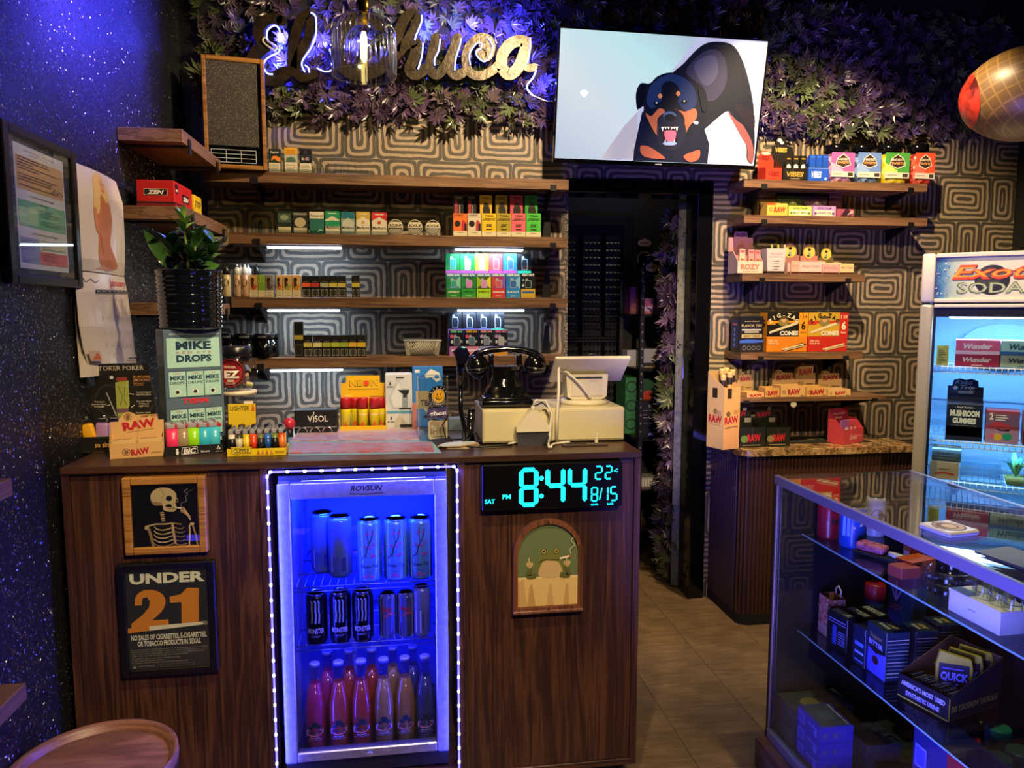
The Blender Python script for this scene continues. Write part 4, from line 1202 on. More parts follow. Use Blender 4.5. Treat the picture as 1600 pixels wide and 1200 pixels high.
MB().box(-W / 2,-0.002,-Hh / 2, W / 2,0.0195, Hh / 2, k.m).part('screen', tv)


def suv(x, y):                                   # crop pixels of the picture -> share of the screen
  v = 0.5
  for _ in range(4):
    l = 68 - 43 * v; r_ = 1430 - 95 * v; u = (x - l) / (r_ - l)
    t_ = 100 + 90 * u; b_ = 955 + 50 * u; v = (y - t_) / (b_ - t_)
  return (min(max(u, 0),1),1 - min(max(v, 0),1))


P = Print(W, Hh); P.emit = 0.95
DG = lambda c, *pts: P.poly([suv(*p) for p in spline(pts, 4, True)], c)
P.poly([suv(*p) for p in ((320,960),(560,640),(850,300),(960,130),(1430,190),(1335,1005))],'#b9bdd0')
P.poly([suv(*p) for p in ((320,960),(470,740),(560,640),(560,960))],'#b4aeb2'); P.poly([suv(*p) for p in ((1040,905),(1280,905),(1335,1005),(1025,990))],'#b6a6b0')
P.poly([suv(*p) for p in ((1150,640),(1240,800),(1280,910),(1035,905),(1040,800))],'#a9c4e4')
DG('#10131f', (1150,640),(1000,760),(900,820),(700,780),(640,600),(780,400),(860,330),(960,230),(1050,190),(1180,205),(1250,290),(1300,430),(1335,600),(1338,720),(1345,830),(1330,985),(1290,960),(1285,870),(1245,780),(1190,690))
DG('#2c2a40', (880,380),(960,280),(1060,235),(1140,300),(1150,450),(1080,560),(1000,560),(960,460)); DG('#403d58', (930,350),(1010,280),(1080,290),(1090,400),(1010,470))
DG('#7a4440', (1160,640),(1220,700),(1270,740),(1330,860),(1330,980),(1295,960),(1290,880),(1240,790)); DG('#1a1620', (1200,600),(1330,640),(1340,760),(1290,740))
P.poly([suv(*p) for p in ((530,972),(535,900),(560,780),(590,640),(700,700),(960,640),(1010,780),(1035,860),(1022,990))],'#0c1226')
DG('#0b0f1e', (555,620),(550,520),(580,455),(640,455),(690,410),(770,385),(860,400),(930,440),(985,470),(1015,530),(1018,640),(1000,720),(950,740),(900,800),(690,800),(600,700),(600,610),(575,620))
DG('#1b2a50', (690,430),(770,395),(860,415),(930,480),(950,580),(900,640),(840,600),(800,500),(760,500),(720,560),(660,620),(620,580),(640,480)); DG('#0a0d18', (720,470),(770,440),(830,480),(830,560),(770,640),(720,560))
DG('#a4573c', (612,650),(640,720),(690,800),(690,690),(740,640),(700,620),(650,670)); DG('#a4573c', (940,620),(950,680),(900,740),(865,800),(870,690),(840,640),(800,620),(870,640))
DG('#151a2c', (700,700),(760,635),(840,680),(880,760),(850,860),(800,900),(750,900),(700,850),(685,770)); DG('#3a4a72', (730,650),(780,640),(815,665),(770,690),(735,690)); DG('#080a12', (735,672),(775,655),(812,680),(795,702),(750,700))
DG('#1a0c14', (712,745),(770,735),(825,745),(815,850),(770,880),(725,860)); DG('#b05a72', (735,775),(770,765),(812,775),(800,835),(770,842),(745,830))
for x in (722,742,762,782,800,816): P.poly([suv(x - 8,742), suv(x + 8,742), suv(x + 2,775 if x in (722,816) else 760)],'#e6e8ee')
for x in (740,800): P.poly([suv(x - 8,860), suv(x + 8,860), suv(x, 825)],'#c9cfde')
DG('#7f93c0', (725,850),(770,842),(815,850),(800,865),(740,865))
for q in ((707,538),(826,522)): DG('#c07a48', (q[0] - 14, q[1]),(q[0], q[1] + 18),(q[0] + 14, q[1]),(q[0], q[1] - 18))
for q in ((683,588),(866,577)): DG('#0a0c14', (q[0] - 22, q[1]),(q[0], q[1] + 16),(q[0] + 22, q[1]),(q[0], q[1] - 16)); DG('#d8e2f4', (q[0] - 5, q[1] - 6),(q[0], q[1]),(q[0] + 5, q[1] - 6),(q[0], q[1] - 12))
DG('#9a5038', (580,870),(640,880),(720,935),(730,960),(620,950),(580,920)); DG('#9a5038', (860,940),(920,910),(970,900),(960,960),(900,980)); DG('#c8d0e6', (928,708),(955,705),(958,722),(935,724))
DG('#050710', (558,610),(556,520),(590,465),(615,490),(600,570),(580,615)); DG('#0a0e1a', (960,480),(1010,520),(1020,620),(990,640),(970,560))
DG('#ffffff', (190,515),(215,495),(240,515),(215,545))
P.put(tv, TR(-W / 2,-0.0022,-Hh / 2),'screen_picture')
P = Print(0.06,0.018); P.t('onn', 0.5,0.3,0.4,0.5,'#d8d8e0', 0.03); P.put(tv, TR(-0.02,-0.0082,-Hh / 2 - 0.018),'brand_print')
MB().box(-0.09,0.0455,-0.06,0.09,0.06,0.1,'black').tube([(0,0.055,0.02),(0.05,0.14,-0.005),(0.0,0.262,-0.05)],0.018,'black', 8).part('mount_arm', tv)

# ---------------------------------------------------------------- pendant lamp
pd = thing('pendant_lamp', 'clear ribbed glass pendant lamp with a brass socket hanging over the counter', 'lamp', (-0.108,2.4,2.2))
gp = glass('pendant glass', (0.93,0.94,0.90),1.8,0.04)
R_ = 0.098
MB().lathe([(R_, 0.012),(R_ + 0.001,0.03),(R_ + 0.002,0.10),(R_, 0.135),(R_ * 0.86,0.165),(R_ * 0.5,0.186),(0.028,0.192)], gp, n=48, cap=False).part('glass_shade', pd)
rib = MB().tube([(0,0,0.014),(0,0,0.135),(-0.012,0,0.158)],0.0026, glass('pendant rib glass', (0.9,0.9,0.84),5,0.08),6).mesh('glass_rib')
for i in range(36):
  o = bpy.data.objects.new('glass_rib', rib); COL.objects.link(o); o.parent = pd; a = 2 * PI * i / 36
  o.location = (R_ * math.cos(a), R_ * math.sin(a),0); o.rotation_euler = (0,0, a)
MB().tube([(R_ * math.cos(2 * PI * i / 40), R_ * math.sin(2 * PI * i / 40),0.012) for i in range(40)],0.0022, gp, 6, None, True).part('shade_lip', pd)
MB().lathe([(0.017,0.165),(0.019,0.19),(0.021,0.196),(0.021,0.225),(0.018,0.228),(0.018,0.262),(0.01,0.27)],'brass', n=20).part('socket', pd)
MB().lathe([(0.004,0.028),(0.014,0.045),(0.0155,0.09),(0.014,0.15),(0.012,0.166)], glass('bulb glass', (1.0,0.93,0.7),1,0.03), n=16, cap=False).part('bulb', pd)
MB().lathe([(0.004,0.05),(0.0095,0.06),(0.0095,0.125),(0.005,0.14)], mat((1.0,0.80,0.34),0.3,0,12.0), n=12).part('filament', pd)
MB().tube([(0,0,0.268),(0,0,0.9)],0.0035,'black', 6).part('cord', pd)
MB().lathe([(0.05,0.886),(0.05,0.9)],'brass', n=20).part('canopy', pd)
lamp('pendant_bulb', 'POINT', (-0.094,2.4,2.30),7,(1.0,0.84,0.40), shadow_soft_size=0.003)

# ---------------------------------------------------------------- speaker cabinet on the topmost long shelf
a = at(317,187,3.275); rz = math.radians(8)
w, h = 0.246,0.455
spk = thing('speaker', 'wood-framed speaker cabinet with a dark cloth grille and chrome grid on the topmost shelf', 'speaker', (-0.806 + 0.123 * math.cos(rz),3.285 + 0.134 * math.sin(rz), ZS[0] + 0.0003), rz)
MB().bevbox(-w / 2,0.012,0, w / 2,0.075, h, 'blackmat', 0.003).part('cabinet', spk)
for (x0, z0, x1, z1) in ((-w / 2,0,-w / 2 + 0.017, h),(w / 2 - 0.017,0, w / 2, h),(-w / 2 + 0.017, h - 0.02, w / 2 - 0.017, h),(-w / 2 + 0.017,0, w / 2 - 0.017,0.018)):
  MB().bevbox(x0,-0.008, z0, x1,0.0118, z1, M['framewood'],0.003).part('frame_bar', spk)
gk = NT('speckled grille cloth'); vv = gk.n('ShaderNodeTexVoronoi'); vv.inputs['Scale'].default_value = 480; tcn = gk.n('ShaderNodeTexCoord'); gk.l(tcn.outputs['Object'], vv.inputs['Vector'])
wn = gk.n('ShaderNodeTexWhiteNoise'); gk.l(vv.outputs['Color'], wn.inputs[0])
gk.l(gk.ramp(wn.outputs[0],[(0.5,'#2c2822'),(0.92,'#433d31'),(0.985,'#9a8c70')]), gk.b.inputs['Base Color']); gk.b.inputs['Roughness'].default_value = 0.6; gk.bump(vv.outputs['Distance'],0.5,0.003)
MB().box(-w / 2 + 0.0175,-0.001,0.095, w / 2 - 0.03,0.0116, h - 0.0205, gk.m).part('grille', spk)
MB().box(-w / 2 + 0.0175,-0.002,0.0185, w / 2 - 0.03,0.0116,0.088,'blackgloss').part('control_panel', spk)
lm_ = mat('#c4c8d0', 0.35,0.2); g = MB(); X0, X1 = -w / 2 + 0.025, w / 2 - 0.042
for i in range(4): g.box(X0,-0.0045,0.026 + 0.017 * i, X1,-0.0022,0.0285 + 0.017 * i, lm_)
for i in range(4): x = X0 + (X1 - X0 - 0.0025) * i / 3; g.box(x, -0.0047,0.026, x + 0.0025,-0.0023,0.0795, lm_)
g.part('chrome_grid', spk)

# ---------------------------------------------------------------- hanging ball, top right
q = at(1607,146,2.55)
bl = thing('hanging_ball', 'big tan grid-printed inflatable with a red printed end hanging at the top right', 'inflatable', (q[0],2.55, q[2]), math.radians(-38))
bk = NT('tan grid skin'); tcn = bk.coord('Object', (1,1,1),(0.5,0.2,0.6)); sx = bk.n('ShaderNodeSeparateXYZ'); bk.l(tcn, sx.inputs[0])
m1 = bk.math('LESS_THAN', bk.math('PINGPONG', bk.math('DIVIDE', sx.outputs[0],0.036),0.5),0.07); m2 = bk.math('LESS_THAN', bk.math('PINGPONG', bk.math('DIVIDE', sx.outputs[2],0.036),0.5),0.07)
bk.l(bk.ramp(bk.math('MAXIMUM', m1, m2),[(0.4,'#5c4524'),(0.6,'#74592f')]), bk.b.inputs['Base Color']); bk.b.inputs['Roughness'].default_value = 0.4
A_ = 0.225
MB().sphere((0,0,0), A_, 0.18,0.172, bk.m, 32,20).part('skin', bl)
g = MB(); vs = []; fs = []; n = 28
for j in range(7):
  x = -A_ * 1.004 + 0.055 * (j / 6) ** 2
  rr = math.sqrt(max(0,1 - (x / A_ / 1.006) ** 2))
  for i in range(n):
    a = 2 * PI * i / n; xx = x + 0.014 * math.sin(a * 2 + 0.7) * (j / 6); rr2 = math.sqrt(max(0,1 - (xx / A_ / 1.006) ** 2))
    vs.append((xx, 0.182 * rr2 * math.cos(a),0.174 * rr2 * math.sin(a)))
for j in range(6):
  for i in range(n): fs.append((j * n + i, (j + 1) * n + i, (j + 1) * n + (i + 1) % n, j * n + (i + 1) % n))
g.add(vs, fs, noisy('red food print', '#3a0a08', '#a82c1a', 16,0.35,0,3,(0.36,0.56)), None, True); g.part('red_end', bl)
MB().tube([(0,0,0.17),(0,0, ZC - q[2] - 0.0005)],0.003,'black', 6).part('cord', bl)
# ================================================================= GENERIC GOODS
def foot(pl, pr, z):
  A, B = atz(pl[0], pl[1], z), atz(pr[0], pr[1], z); c = (A + B) / 2; d = B - A
  return V((c[0], c[1], z)), d.length, math.atan2(d[1], d[0])


def hpx(px, py, Y, z): return at(px, py, Y)[2] - z


def carton(name, label, cat, loc, w, d, h, col, front=None, side=None, top=None, rz=0.0, group=None, lid=None, rough=0.4, sideR=None):
  """closed box; local origin at the middle of its front foot, y runs back"""
  t = thing(name, label, cat, loc, rz, group)
  if lid:
    MB().bevbox(-w / 2,0,0, w / 2, d, h * (1 - lid[0]) - 0.0004, mat(col, rough), min(w, d, h) * 0.03).part('carton_body', t)
    MB().bevbox(-w / 2 - 0.0003,-0.0003, h * (1 - lid[0]), w / 2 + 0.0003, d + 0.0003, h, mat(lid[1], rough), min(w, d, h) * 0.03).part('carton_lid', t)
  else:
    MB().bevbox(-w / 2,0,0, w / 2, d, h, mat(col, rough), min(w, d, h) * 0.02).part('carton_body', t)
  if front: P = Print(w, h); P.rough = rough; P.run(front); P.put(t, TR(-w / 2,-0.0004,0))
  if side: P = Print(d, h); P.run(side); P.put(t, TR(-w / 2, d, 0) @ RZ(-PI / 2),'side_print')
  if sideR: P = Print(d, h); P.run(sideR); P.put(t, TR(w / 2,0,0) @ RZ(PI / 2),'side_print')
  if top: P = Print(w, d); P.run(top); P.put(t, TR(-w / 2,0, h) @ RX(-PI / 2),'top_print')
  return t


STEP = [(0,0),(1,0),(1, .7),(.82, .7),(.82,1),(.18,1),(.18, .7),(0, .7)]
FLATH = [(0,0),(1,0),(1,1),(0,1)]


def display(name, label, loc, w, d, hf, hb, col, front=None, head=None, shape=STEP, hh=None, rz=0.0, group=None, slope=0.6, cat='display box', side=None, headcol=None, inner='#3a3128'):
  """open counter display: tray with low front, sloping sides and a tall printed back card"""
  t = thing(name, label, cat, loc, rz, group); th = 0.0014; m = mat(col, 0.42); im = mat(inner, 0.6)
  MB().box(-w / 2,0,0, w / 2, d, th, im).box(-w / 2,0, th, w / 2, th, hf, m).part('tray', t)
  hs = hf + (hb - hf) * slope
  for sx in (-1,1):
    x0, x1 = (-w / 2,-w / 2 + th) if sx < 0 else (w / 2 - th, w / 2)
    MB().prism([(th, th),(d, th),(d, hs),(d * 0.5, hs),(th, hf)] if slope > 0.01 else [(th, th),(d, th),(d, hf),(th, hf)], x0, x1, m, plane='yz').part('side_wall', t)
  poly = [(-w / 2 + p[0] * w, p[1] * hb) for p in shape]
  MB().prism(poly, d - th, d, mat(headcol or col, 0.42)).part('header_card', t)
  if front: P = Print(w, hf); P.run(front); P.put(t, TR(-w / 2,-0.0003,0))
  if head: P = Print(w, hb); P.run(head); P.put(t, TR(-w / 2, d - th - 0.0002,0),'header_print')
  if side:
    P = Print(d, hf); P.run(side); P.put(t, TR(-w / 2, d, 0) @ RZ(-PI / 2),'side_print')
  return t


# ================================================================= GRANITE COUNTER ON THE RIGHT
gc = thing('granite_counter', 'low granite-topped counter with a fluted dark wood base on the right', 'counter', (1.98,3.33,0))
X0, X1, Y0, Y1, ZG = 1.525,2.42,3.137, YB - 0.002,0.845
gm = NT('brown granite'); v = gm.coord('Object'); n1 = gm.noise(v, 55,6,0.75); n2 = gm.noise(v, 14,4,0.6)
gm.l(gm.ramp(gm.math('ADD', gm.math('MULTIPLY', n1.outputs[0],0.6), gm.math('MULTIPLY', n2.outputs[0],0.4)),[(0.36,'#2a1c10'),(0.46,'#6e5230'),(0.54,'#b08d5c'),(0.66,'#d6bd92')]), gm.b.inputs['Base Color']); gm.b.inputs['Roughness'].default_value = 0.18


def rounded(x0, y0, x1, y1, r):
  return [(x0 + r - r * math.sin(a), y0 + r - r * math.cos(a)) for a in [PI / 2 * i / 8 for i in range(8,-1,-1)]] + [(x1, y0),(x1, y1),(x0, y1)]


o_ = lambda P: [(p[0] - 1.98, p[1] - 3.33) for p in P]
MB().prism(o_(rounded(X0, Y0, X1, Y1,0.07)), ZG - 0.028, ZG, gm.m, plane='xy').part('granite_top', gc)
MB().prism(o_(rounded(X0 + 0.012, Y0 + 0.012, X1 - 0.005, Y1,0.06)), ZG - 0.036, ZG - 0.0283,'black', plane='xy').part('under_rail', gc)
MB().prism(o_(rounded(X0 + 0.03, Y0 + 0.03, X1 - 0.01, Y1,0.05)),0.05, ZG - 0.0363, mat('#1c0f0b', 0.5), plane='xy').part('base', gc)
MB().prism(o_(rounded(X0 + 0.024, Y0 + 0.024, X1 - 0.01, Y1,0.055)),0.0,0.0497,'blackmat', plane='xy').part('kick_board', gc)
prof = ell(0,0,0.0093,0.008,8)
sme = MB().prism(prof, 0.0503, ZG - 0.0366, M['slat'], plane='xy').mesh('slat')
sp = []
y = Y1 - 0.012
while y > Y0 + 0.09: sp.append((X0 + 0.03, y, PI / 2)); y -= 0.0195
for i in range(4): a = PI / 2 * (i + .5) / 4; sp.append((X0 + 0.08 - 0.05 * math.cos(a), Y0 + 0.08 - 0.05 * math.sin(a), PI / 2 - a))
x = X0 + 0.09
while x < X1 - 0.015: sp.append((x, Y0 + 0.03,0)); x += 0.0195
for (x, y, a) in sp:
  o = bpy.data.objects.new('slat', sme); COL.objects.link(o); o.parent = gc; o.location = (x - 1.98, y - 3.33,0); o.rotation_euler = (0,0, a)

# ================================================================= UPRIGHT SODA FRIDGE (stands askew)
fz = math.atan2(-0.629,0.777)
W_, D_ = 0.62,0.56
sf = thing('soda_fridge', 'tall upright glass-door soda fridge with a printed header, lit blue-white inside', 'fridge', (2.055,2.7,0), fz)
cream = mat('#cdc6b4', 0.35); inn = mat('#9cc8ea', 0.4)
FM = TR(2.055,2.7,0) @ RZ(fz)
b = MB(); b.box(0,0.05,0.1,0.025, D_, 1.70, cream).box(W_ - 0.025,0.05,0.1, W_, D_, 1.70, cream).box(0.025, D_ - 0.025,0.1, W_ - 0.025, D_, 1.70, cream).box(0.025,0.05,1.52, W_ - 0.025, D_ - 0.025,1.70, cream).box(0.025,0.05,0.1, W_ - 0.025, D_ - 0.025,0.16, cream).box(0.02,0.03,0.0, W_ - 0.02, D_ - 0.02,0.0997,'black')
b.part('cabinet', sf)
MB().box(0.0255,0.06,0.165,0.0285, D_ - 0.03,1.518, inn).box(W_ - 0.0285,0.06,0.165, W_ - 0.0255, D_ - 0.03,1.518, inn).box(0.029, D_ - 0.0295,0.165, W_ - 0.029, D_ - 0.0265,1.518, inn).part('liner', sf)
for i in range(9): MB().box(0.05, D_ - 0.036,0.3 + 0.13 * i, W_ - 0.05, D_ - 0.0297,0.312 + 0.13 * i, inn).part('liner_rib', sf)
# header
MB().bevbox(-0.002,0,1.518,0.045,0.0495,1.712, cream, 0.008,2).bevbox(W_ - 0.045,0,1.518, W_ + 0.002,0.0495,1.712, cream, 0.008,2).bevbox(0.0452,0.003,1.694, W_ - 0.0452,0.0495,1.712, cream, 0.003).bevbox(0.0452,0.003,1.518, W_ - 0.0452,0.0495,1.534, cream, 0.003).part('header_frame', sf)
hk = NT('header sheet'); tcn = hk.coord('Object'); sx = hk.n('ShaderNodeSeparateXYZ'); hk.l(tcn, sx.inputs[0])
hk.l(hk.ramp(hk.math('ADD', sx.outputs[0], hk.math('MULTIPLY', hk.noise(tcn, 60,2).outputs[0],0.03)),[(0.06,'#23386a'),(0.085,'#3f78a0'),(0.12,'#9fb3a4'),(0.2,'#c9c8b4')]), hk.b.inputs['Base Color'])
MB().box(0.0452,0.012,1.5342, W_ - 0.0452,0.049,1.6938, hk.m).part('header_sheet', sf)
P = Print(W_ - 0.0904,0.16)
P.disc(0.36,0.44,0.36,'#1b1a22', 30); P.disc(0.34,0.5,0.25,'#3a3238', 20); P.disc(0.40,0.56,0.13,'#5a4642', 14)
for i in range(4): P.line([(0.12,0.52 + 0.035 * i),(0.98,0.58 + 0.035 * i)],0.012,'#6a6a66')
P.t('Exotic', 0.42,0.46,0.34,0.62,'#3a1608', 0.035,0.3); P.t('Exotic', 0.416,0.475,0.34,0.62,'#e0442a', 0.03,0.3); P.t('Exotic', 0.416,0.52,0.25,0.61,'#eb9a2c', 0.0,0.3)
P.t('SODA CO.', 0.5,0.13,0.26,0.72,'#5a6a30', 0.03); P.t('SODA CO.', 0.5,0.14,0.24,0.70,'#a8b494', 0.0)
rnd = random.Random(4)
for i in range(26): P.disc(rnd.uniform(0.005,0.09), rnd.uniform(0.05,0.95), rnd.uniform(0.008,0.02),('#7fb0cc', '#c8d8e0', '#4a88b0')[i % 3],8)
P.put(sf, TR(0.0452,0.012,1.5342),'header_print')
# door
MB().bevbox(-0.002,0,0.12,0.046,0.0495,1.512, mat('#b9b4a6', 0.25,0.4),0.012,3).bevbox(W_ - 0.046,0,0.12, W_ + 0.002,0.0495,1.512, mat('#b9b4a6', 0.25,0.4),0.012,3).bevbox(0.0462,0.004,1.498, W_ - 0.0462,0.0495,1.512, cream, 0.003).bevbox(0.0462,0.004,0.12, W_ - 0.0462,0.0495,0.17, cream, 0.003).part('door_frame', sf)
MB().box(0.0464,0.018,1.462, W_ - 0.0464,0.022,1.4976,'black').box(0.0464,0.018,0.1702,0.056,0.022,1.4618,'black').box(W_ - 0.056,0.018,0.1702, W_ - 0.0464,0.022,1.4618,'black').part('gasket_border', sf)
MB().box(0.0464,0.024,0.1702, W_ - 0.0464,0.029,1.4976,'pane').part('door_glass', sf)
whitewire = mat('#d8dee2', 0.4)
FZ = (1.262,0.958,0.79,0.48)
for zz in FZ:
  g = MB()
  for yy in (0.085,0.2,0.33,0.46): g.tube([(0.032, yy, zz - 0.004),(W_ - 0.032, yy, zz - 0.004)],0.003, whitewire, 6)
  g.tube([(0.032,0.083, zz - 0.026),(W_ - 0.032,0.083, zz - 0.026)],0.002, whitewire, 6)
  for i in range(27):
    x = 0.045 + i * 0.0205
    g.tube([(x, 0.08, zz - 0.026),(x, 0.081, zz - 0.001),(x, 0.48, zz - 0.001)],0.0016, whitewire, 5)
  g.part('wire_shelf', sf)
MB().bevbox(0.1,0.10,1.455, W_ - 0.06,0.19,1.478, mat((0.80,0.93,1.0),0.4,0,9),0.006).part('lamp_tube', sf)
MB().bevbox(0.04,0.06,1.4785, W_ - 0.04,0.3,1.5195, inn, 0.004).part('lamp_housing', sf)
g = MB()
for r in (0.05,0.075,0.10,0.125,0.15): g.tube([(W_ / 2 + r * math.cos(2 * PI * i / 28), D_ - 0.052,1.33 + r * 0.62 * math.sin(2 * PI * i / 28)) for i in range(28)],0.003, mat('#6f93b4', 0.4),5, None, True)
for i in range(8): a = PI * i / 8; g.tube([(W_ / 2 - 0.15 * math.cos(a), D_ - 0.052,1.33 - 0.093 * math.sin(a)),(W_ / 2 + 0.15 * math.cos(a), D_ - 0.052,1.33 + 0.093 * math.sin(a))],0.002, mat('#6f93b4', 0.4),5)
g.lathe([(0.16,0.0),(0.16,0.02)], inn, (0,0,0),28, TR(W_ / 2, D_ - 0.0485,1.33) @ MX.Scale(0.62,4,(0,0,1)) @ RX(PI / 2), True, True)
g.part('fan_cover', sf)
q = FM @ V((W_ / 2,0.15,1.45))
lamp('fridge_lamp', 'AREA', q, 8,(0.24,0.52,1.0), FM @ V((W_ / 2,0.30,0.7)), shape='RECTANGLE', size=0.5, size_y=0.1)
q = FM @ V((W_ / 2,0.10,0.93)); lamp('fridge_lamp_low', 'AREA', q, 4,(0.2,0.55,1.0), FM @ V((W_ / 2,0.35,0.5)), shape='RECTANGLE', size=0.5, size_y=0.03)


def infr(x, y, z): p = FM @ V((x, y, z)); return (p[0], p[1], p[2])


gf = 'boxed sweets in the soda fridge'
fc = lambda lab, x, z, w, d, h, col, fr, y=0.095, g=gf, **k: carton('snack_box', lab, 'box', infr(x, y, z + 0.0011), w, d, h, col, fr, rz=fz, group=g, **k)
wu = lambda c1, c2, c3: [('r',0,0,1,0.25, c2),('t','Wunder', 0.5,0.4,0.36,0.66, c3,0.05,0.2),('r',0.38,0.1,0.62,0.14, c3)]
fc('crimson snack box with cream script, lower left of four in the soda fridge', 0.205, FZ[0],0.15,0.12,0.048,'#a8283c', wu('', '#8a1c30', '#ecdccb'))
fc('pink snack box with white script, stacked on the crimson box in the soda fridge', 0.205, FZ[0] + 0.0485,0.15,0.12,0.058,'#e8668c', wu('', '#f4d0de', '#fff4f4'))
fc('grey-green snack box with dark script right of the crimson box in the fridge', 0.36, FZ[0],0.152,0.12,0.048,'#98a890', wu('', '#8a9a86', '#2c3430'))
fc('mint snack box with blue wave stripe stacked on the grey-green box', 0.36, FZ[0] + 0.0485,0.152,0.12,0.058,'#a8e0d0', wu('', '#2a6aa8', '#2c5a6a'))
fc('white snack box at the far right of the top fridge shelf', 0.507, FZ[0],0.132,0.12,0.09,'#d0d8dc', wu('', '#4a7aa8', '#3a4a5a'))
carton('price_card', 'yellow price card standing at the left end of the top fridge shelf', 'card', infr(0.085,0.10, FZ[0] + 0.0011),0.042,0.002,0.082,'#c4b43a', [('r',0.12,0.12 + 0.085 * i, 0.5 + 0.1 * ((i * 3) % 4),0.15 + 0.085 * i, '#4a4420') for i in range(9)], rz=fz)
t = display('snack_display', 'navy gummies display box with a wavy header on the second fridge shelf', infr(0.175,0.095, FZ[1] + 0.0011),0.128,0.12,0.018,0.245,'#1c2440', None, [('t','Road', 0.45,0.9,0.075,0.5,'#c8d0dc', 0,0.3),('t','Trip', 0.55,0.81,0.075,0.4,'#c8d0dc', 0,0.3),('disc', 0.22,0.83,0.035,'#a8b0c0', 14),('r',0.3,0.74,0.72,0.79,'#7a8494')],
      shape=[(0,0),(1,0),(1, .86),(.86, .86),(.84, .96),(.66,1),(.5, .975),(.34,1),(.16, .97),(.12, .87),(0, .87)], rz=fz, slope=0.62)
MB().bevbox(-0.062,0.004,0.055,0.062,0.116,0.15, mat('#1c2440', 0.35),0.002).part('window_block', t)
P = Print(0.124,0.095); P.run([('t','- Road Rocket -', 0.5,0.82,0.09,0.55,'#c8d0dc', 0.02),('t','MUSHROOM', 0.5,0.48,0.24,0.82,'#dce2e8', 0.06),('t','GUMMIES', 0.5,0.17,0.22,0.66,'#dce2e8', 0.06),('t','Powered by functional mushrooms', 0.5,0.06,0.05,0.7,'#9aa4b4')]); P.put(t, TR(-0.062,0.0037,0.055))
P = Print(0.124,0.112); P.run([('t','Take One', 0.5,0.7,0.09,0.4,'#aab4c4', 0.01,0.3),('t','for Two', 0.5,0.52,0.09,0.42,'#aab4c4', 0.01,0.3),('t','Mushroom Blend', 0.5,0.22,0.11,0.66,'#aab4c4', 0.01,0.3)]); P.put(t, TR(-0.062,0.004,0.15) @ RX(-PI / 2),'top_print')
can2 = lambda c1, c2: [('r',0,0.5,1,0.9, c1),('poly', [(0.05,0.5),(0.3,0.66),(0.6,0.6),(0.8,0.52),(0.9,0.5)],'#c03a58'),('t','2', 0.16,0.72,0.2,0.12,'#f0ecec', 0.05),('r',0.28,0.84,0.6,0.87,'#e8e0e4'),('r',0.28,0.77,0.66,0.8,'#e8e0e4'),('r',0.28,0.70,0.58,0.73,'#e8e0e4'),('r',0,0,1,0.42, c2),('poly', [(0.3,0.46),(0.5,0.41),(0.75,0.46),(0.7,0.38),(0.4,0.38)],'#2a1a28'),('disc', 0.38,0.2,0.11,'#e8c04a', 12),('disc', 0.66,0.22,0.12,'#2aa88a', 12),('disc', 0.2,0.22,0.07,'#e86a9a', 10)]
fc('purple and pink sweets box marked 2 beside the navy gummies display', 0.305, FZ[1],0.112,0.1,0.132,'#a04a6c', can2('#7a5a8c', '#b48ac0'))
fc('yellow and red sweets box marked 2 at the right of the purple sweets box', 0.43, FZ[1],0.112,0.1,0.132,'#c04a4a', can2('#c8a63a', '#6a2430'))
fc('brown cardboard display box on the third fridge shelf', 0.115, FZ[2],0.105,0.12,0.075,'#a08a68', [('line', [(0.2,0.3),(0.5,0.4),(0.85,0.3)],0.1,'#a8342c'),('r',0.3,0.55,0.7,0.6,'#6a5a48')])
fc('dark wrapped box stacked on the brown cardboard box in the fridge', 0.12, FZ[2] + 0.0755,0.105,0.11,0.052,'#3a3c3c', [('r',0.1,0.2,0.8,0.3,'#55584e'),('r',0.1,0.45,0.9,0.52,'#55584e'),('r',0.1,0.7,0.7,0.78,'#4a4c48')])
q = infr(0.245,0.10, FZ[2] + 0.0011)
it = thing('ice_tray', 'grey-blue mesh basket on the third fridge shelf beside the brown box', 'basket', q, fz); g = MB()
for i in range(8): g.box(-0.07 + 0.02 * i - 0.0012,0,0,-0.07 + 0.02 * i + 0.0012,0.003,0.062, mat('#7c9ab8', 0.4))
for j in range(4): g.box(-0.0712,-0.0012,0.0202 * j, 0.0712,-0.0001,0.0202 * j + 0.0024, mat('#7c9ab8', 0.4))
g.part('mesh_front', it); MB().box(-0.0715,0.0035,0,0.0715,0.11,0.004, mat('#53708c', 0.4)).box(-0.0715,0.108,0.0042,0.0715,0.111,0.062, mat('#3f5872', 0.4)).part('basket_tray', it)


def little_plant(lab, loc, n, hgt, c1, c2, rnd, rz=0.0):
  t = thing('potted_plant', lab, 'plant', loc, rz, 'small plants in the soda fridge')
  MB().lathe([(0.03,0),(0.038,0.035),(0.034,0.035),(0.033,0.03)], mat('#7a7a3a', 0.5), n=14).part('pot', t)
  for i in range(n):
    a = rnd.uniform(0,2 * PI); s = rnd.uniform(0.6,1) * hgt; lean = rnd.uniform(0.15,0.8)
    P0 = V((0,0,0.03)); P1 = V((math.cos(a) * lean * s * 0.5, math.sin(a) * lean * s * 0.5,0.03 + s * 0.65)); P2 = V((math.cos(a) * lean * s, math.sin(a) * lean * s, 0.03 + s * (1.05 - 0.4 * lean)))
    sd = V((-math.sin(a), math.cos(a),0)) * s * 0.12
    MB().add([P0, P1 + sd, P1 - sd, P2, P1 + V((0,0,-0.004))],[(0,4,1),(0,2,4),(1,4,3),(4,2,3)], mat((c1, c2)[i % 2],0.4)).part('leaf', t)
  return t


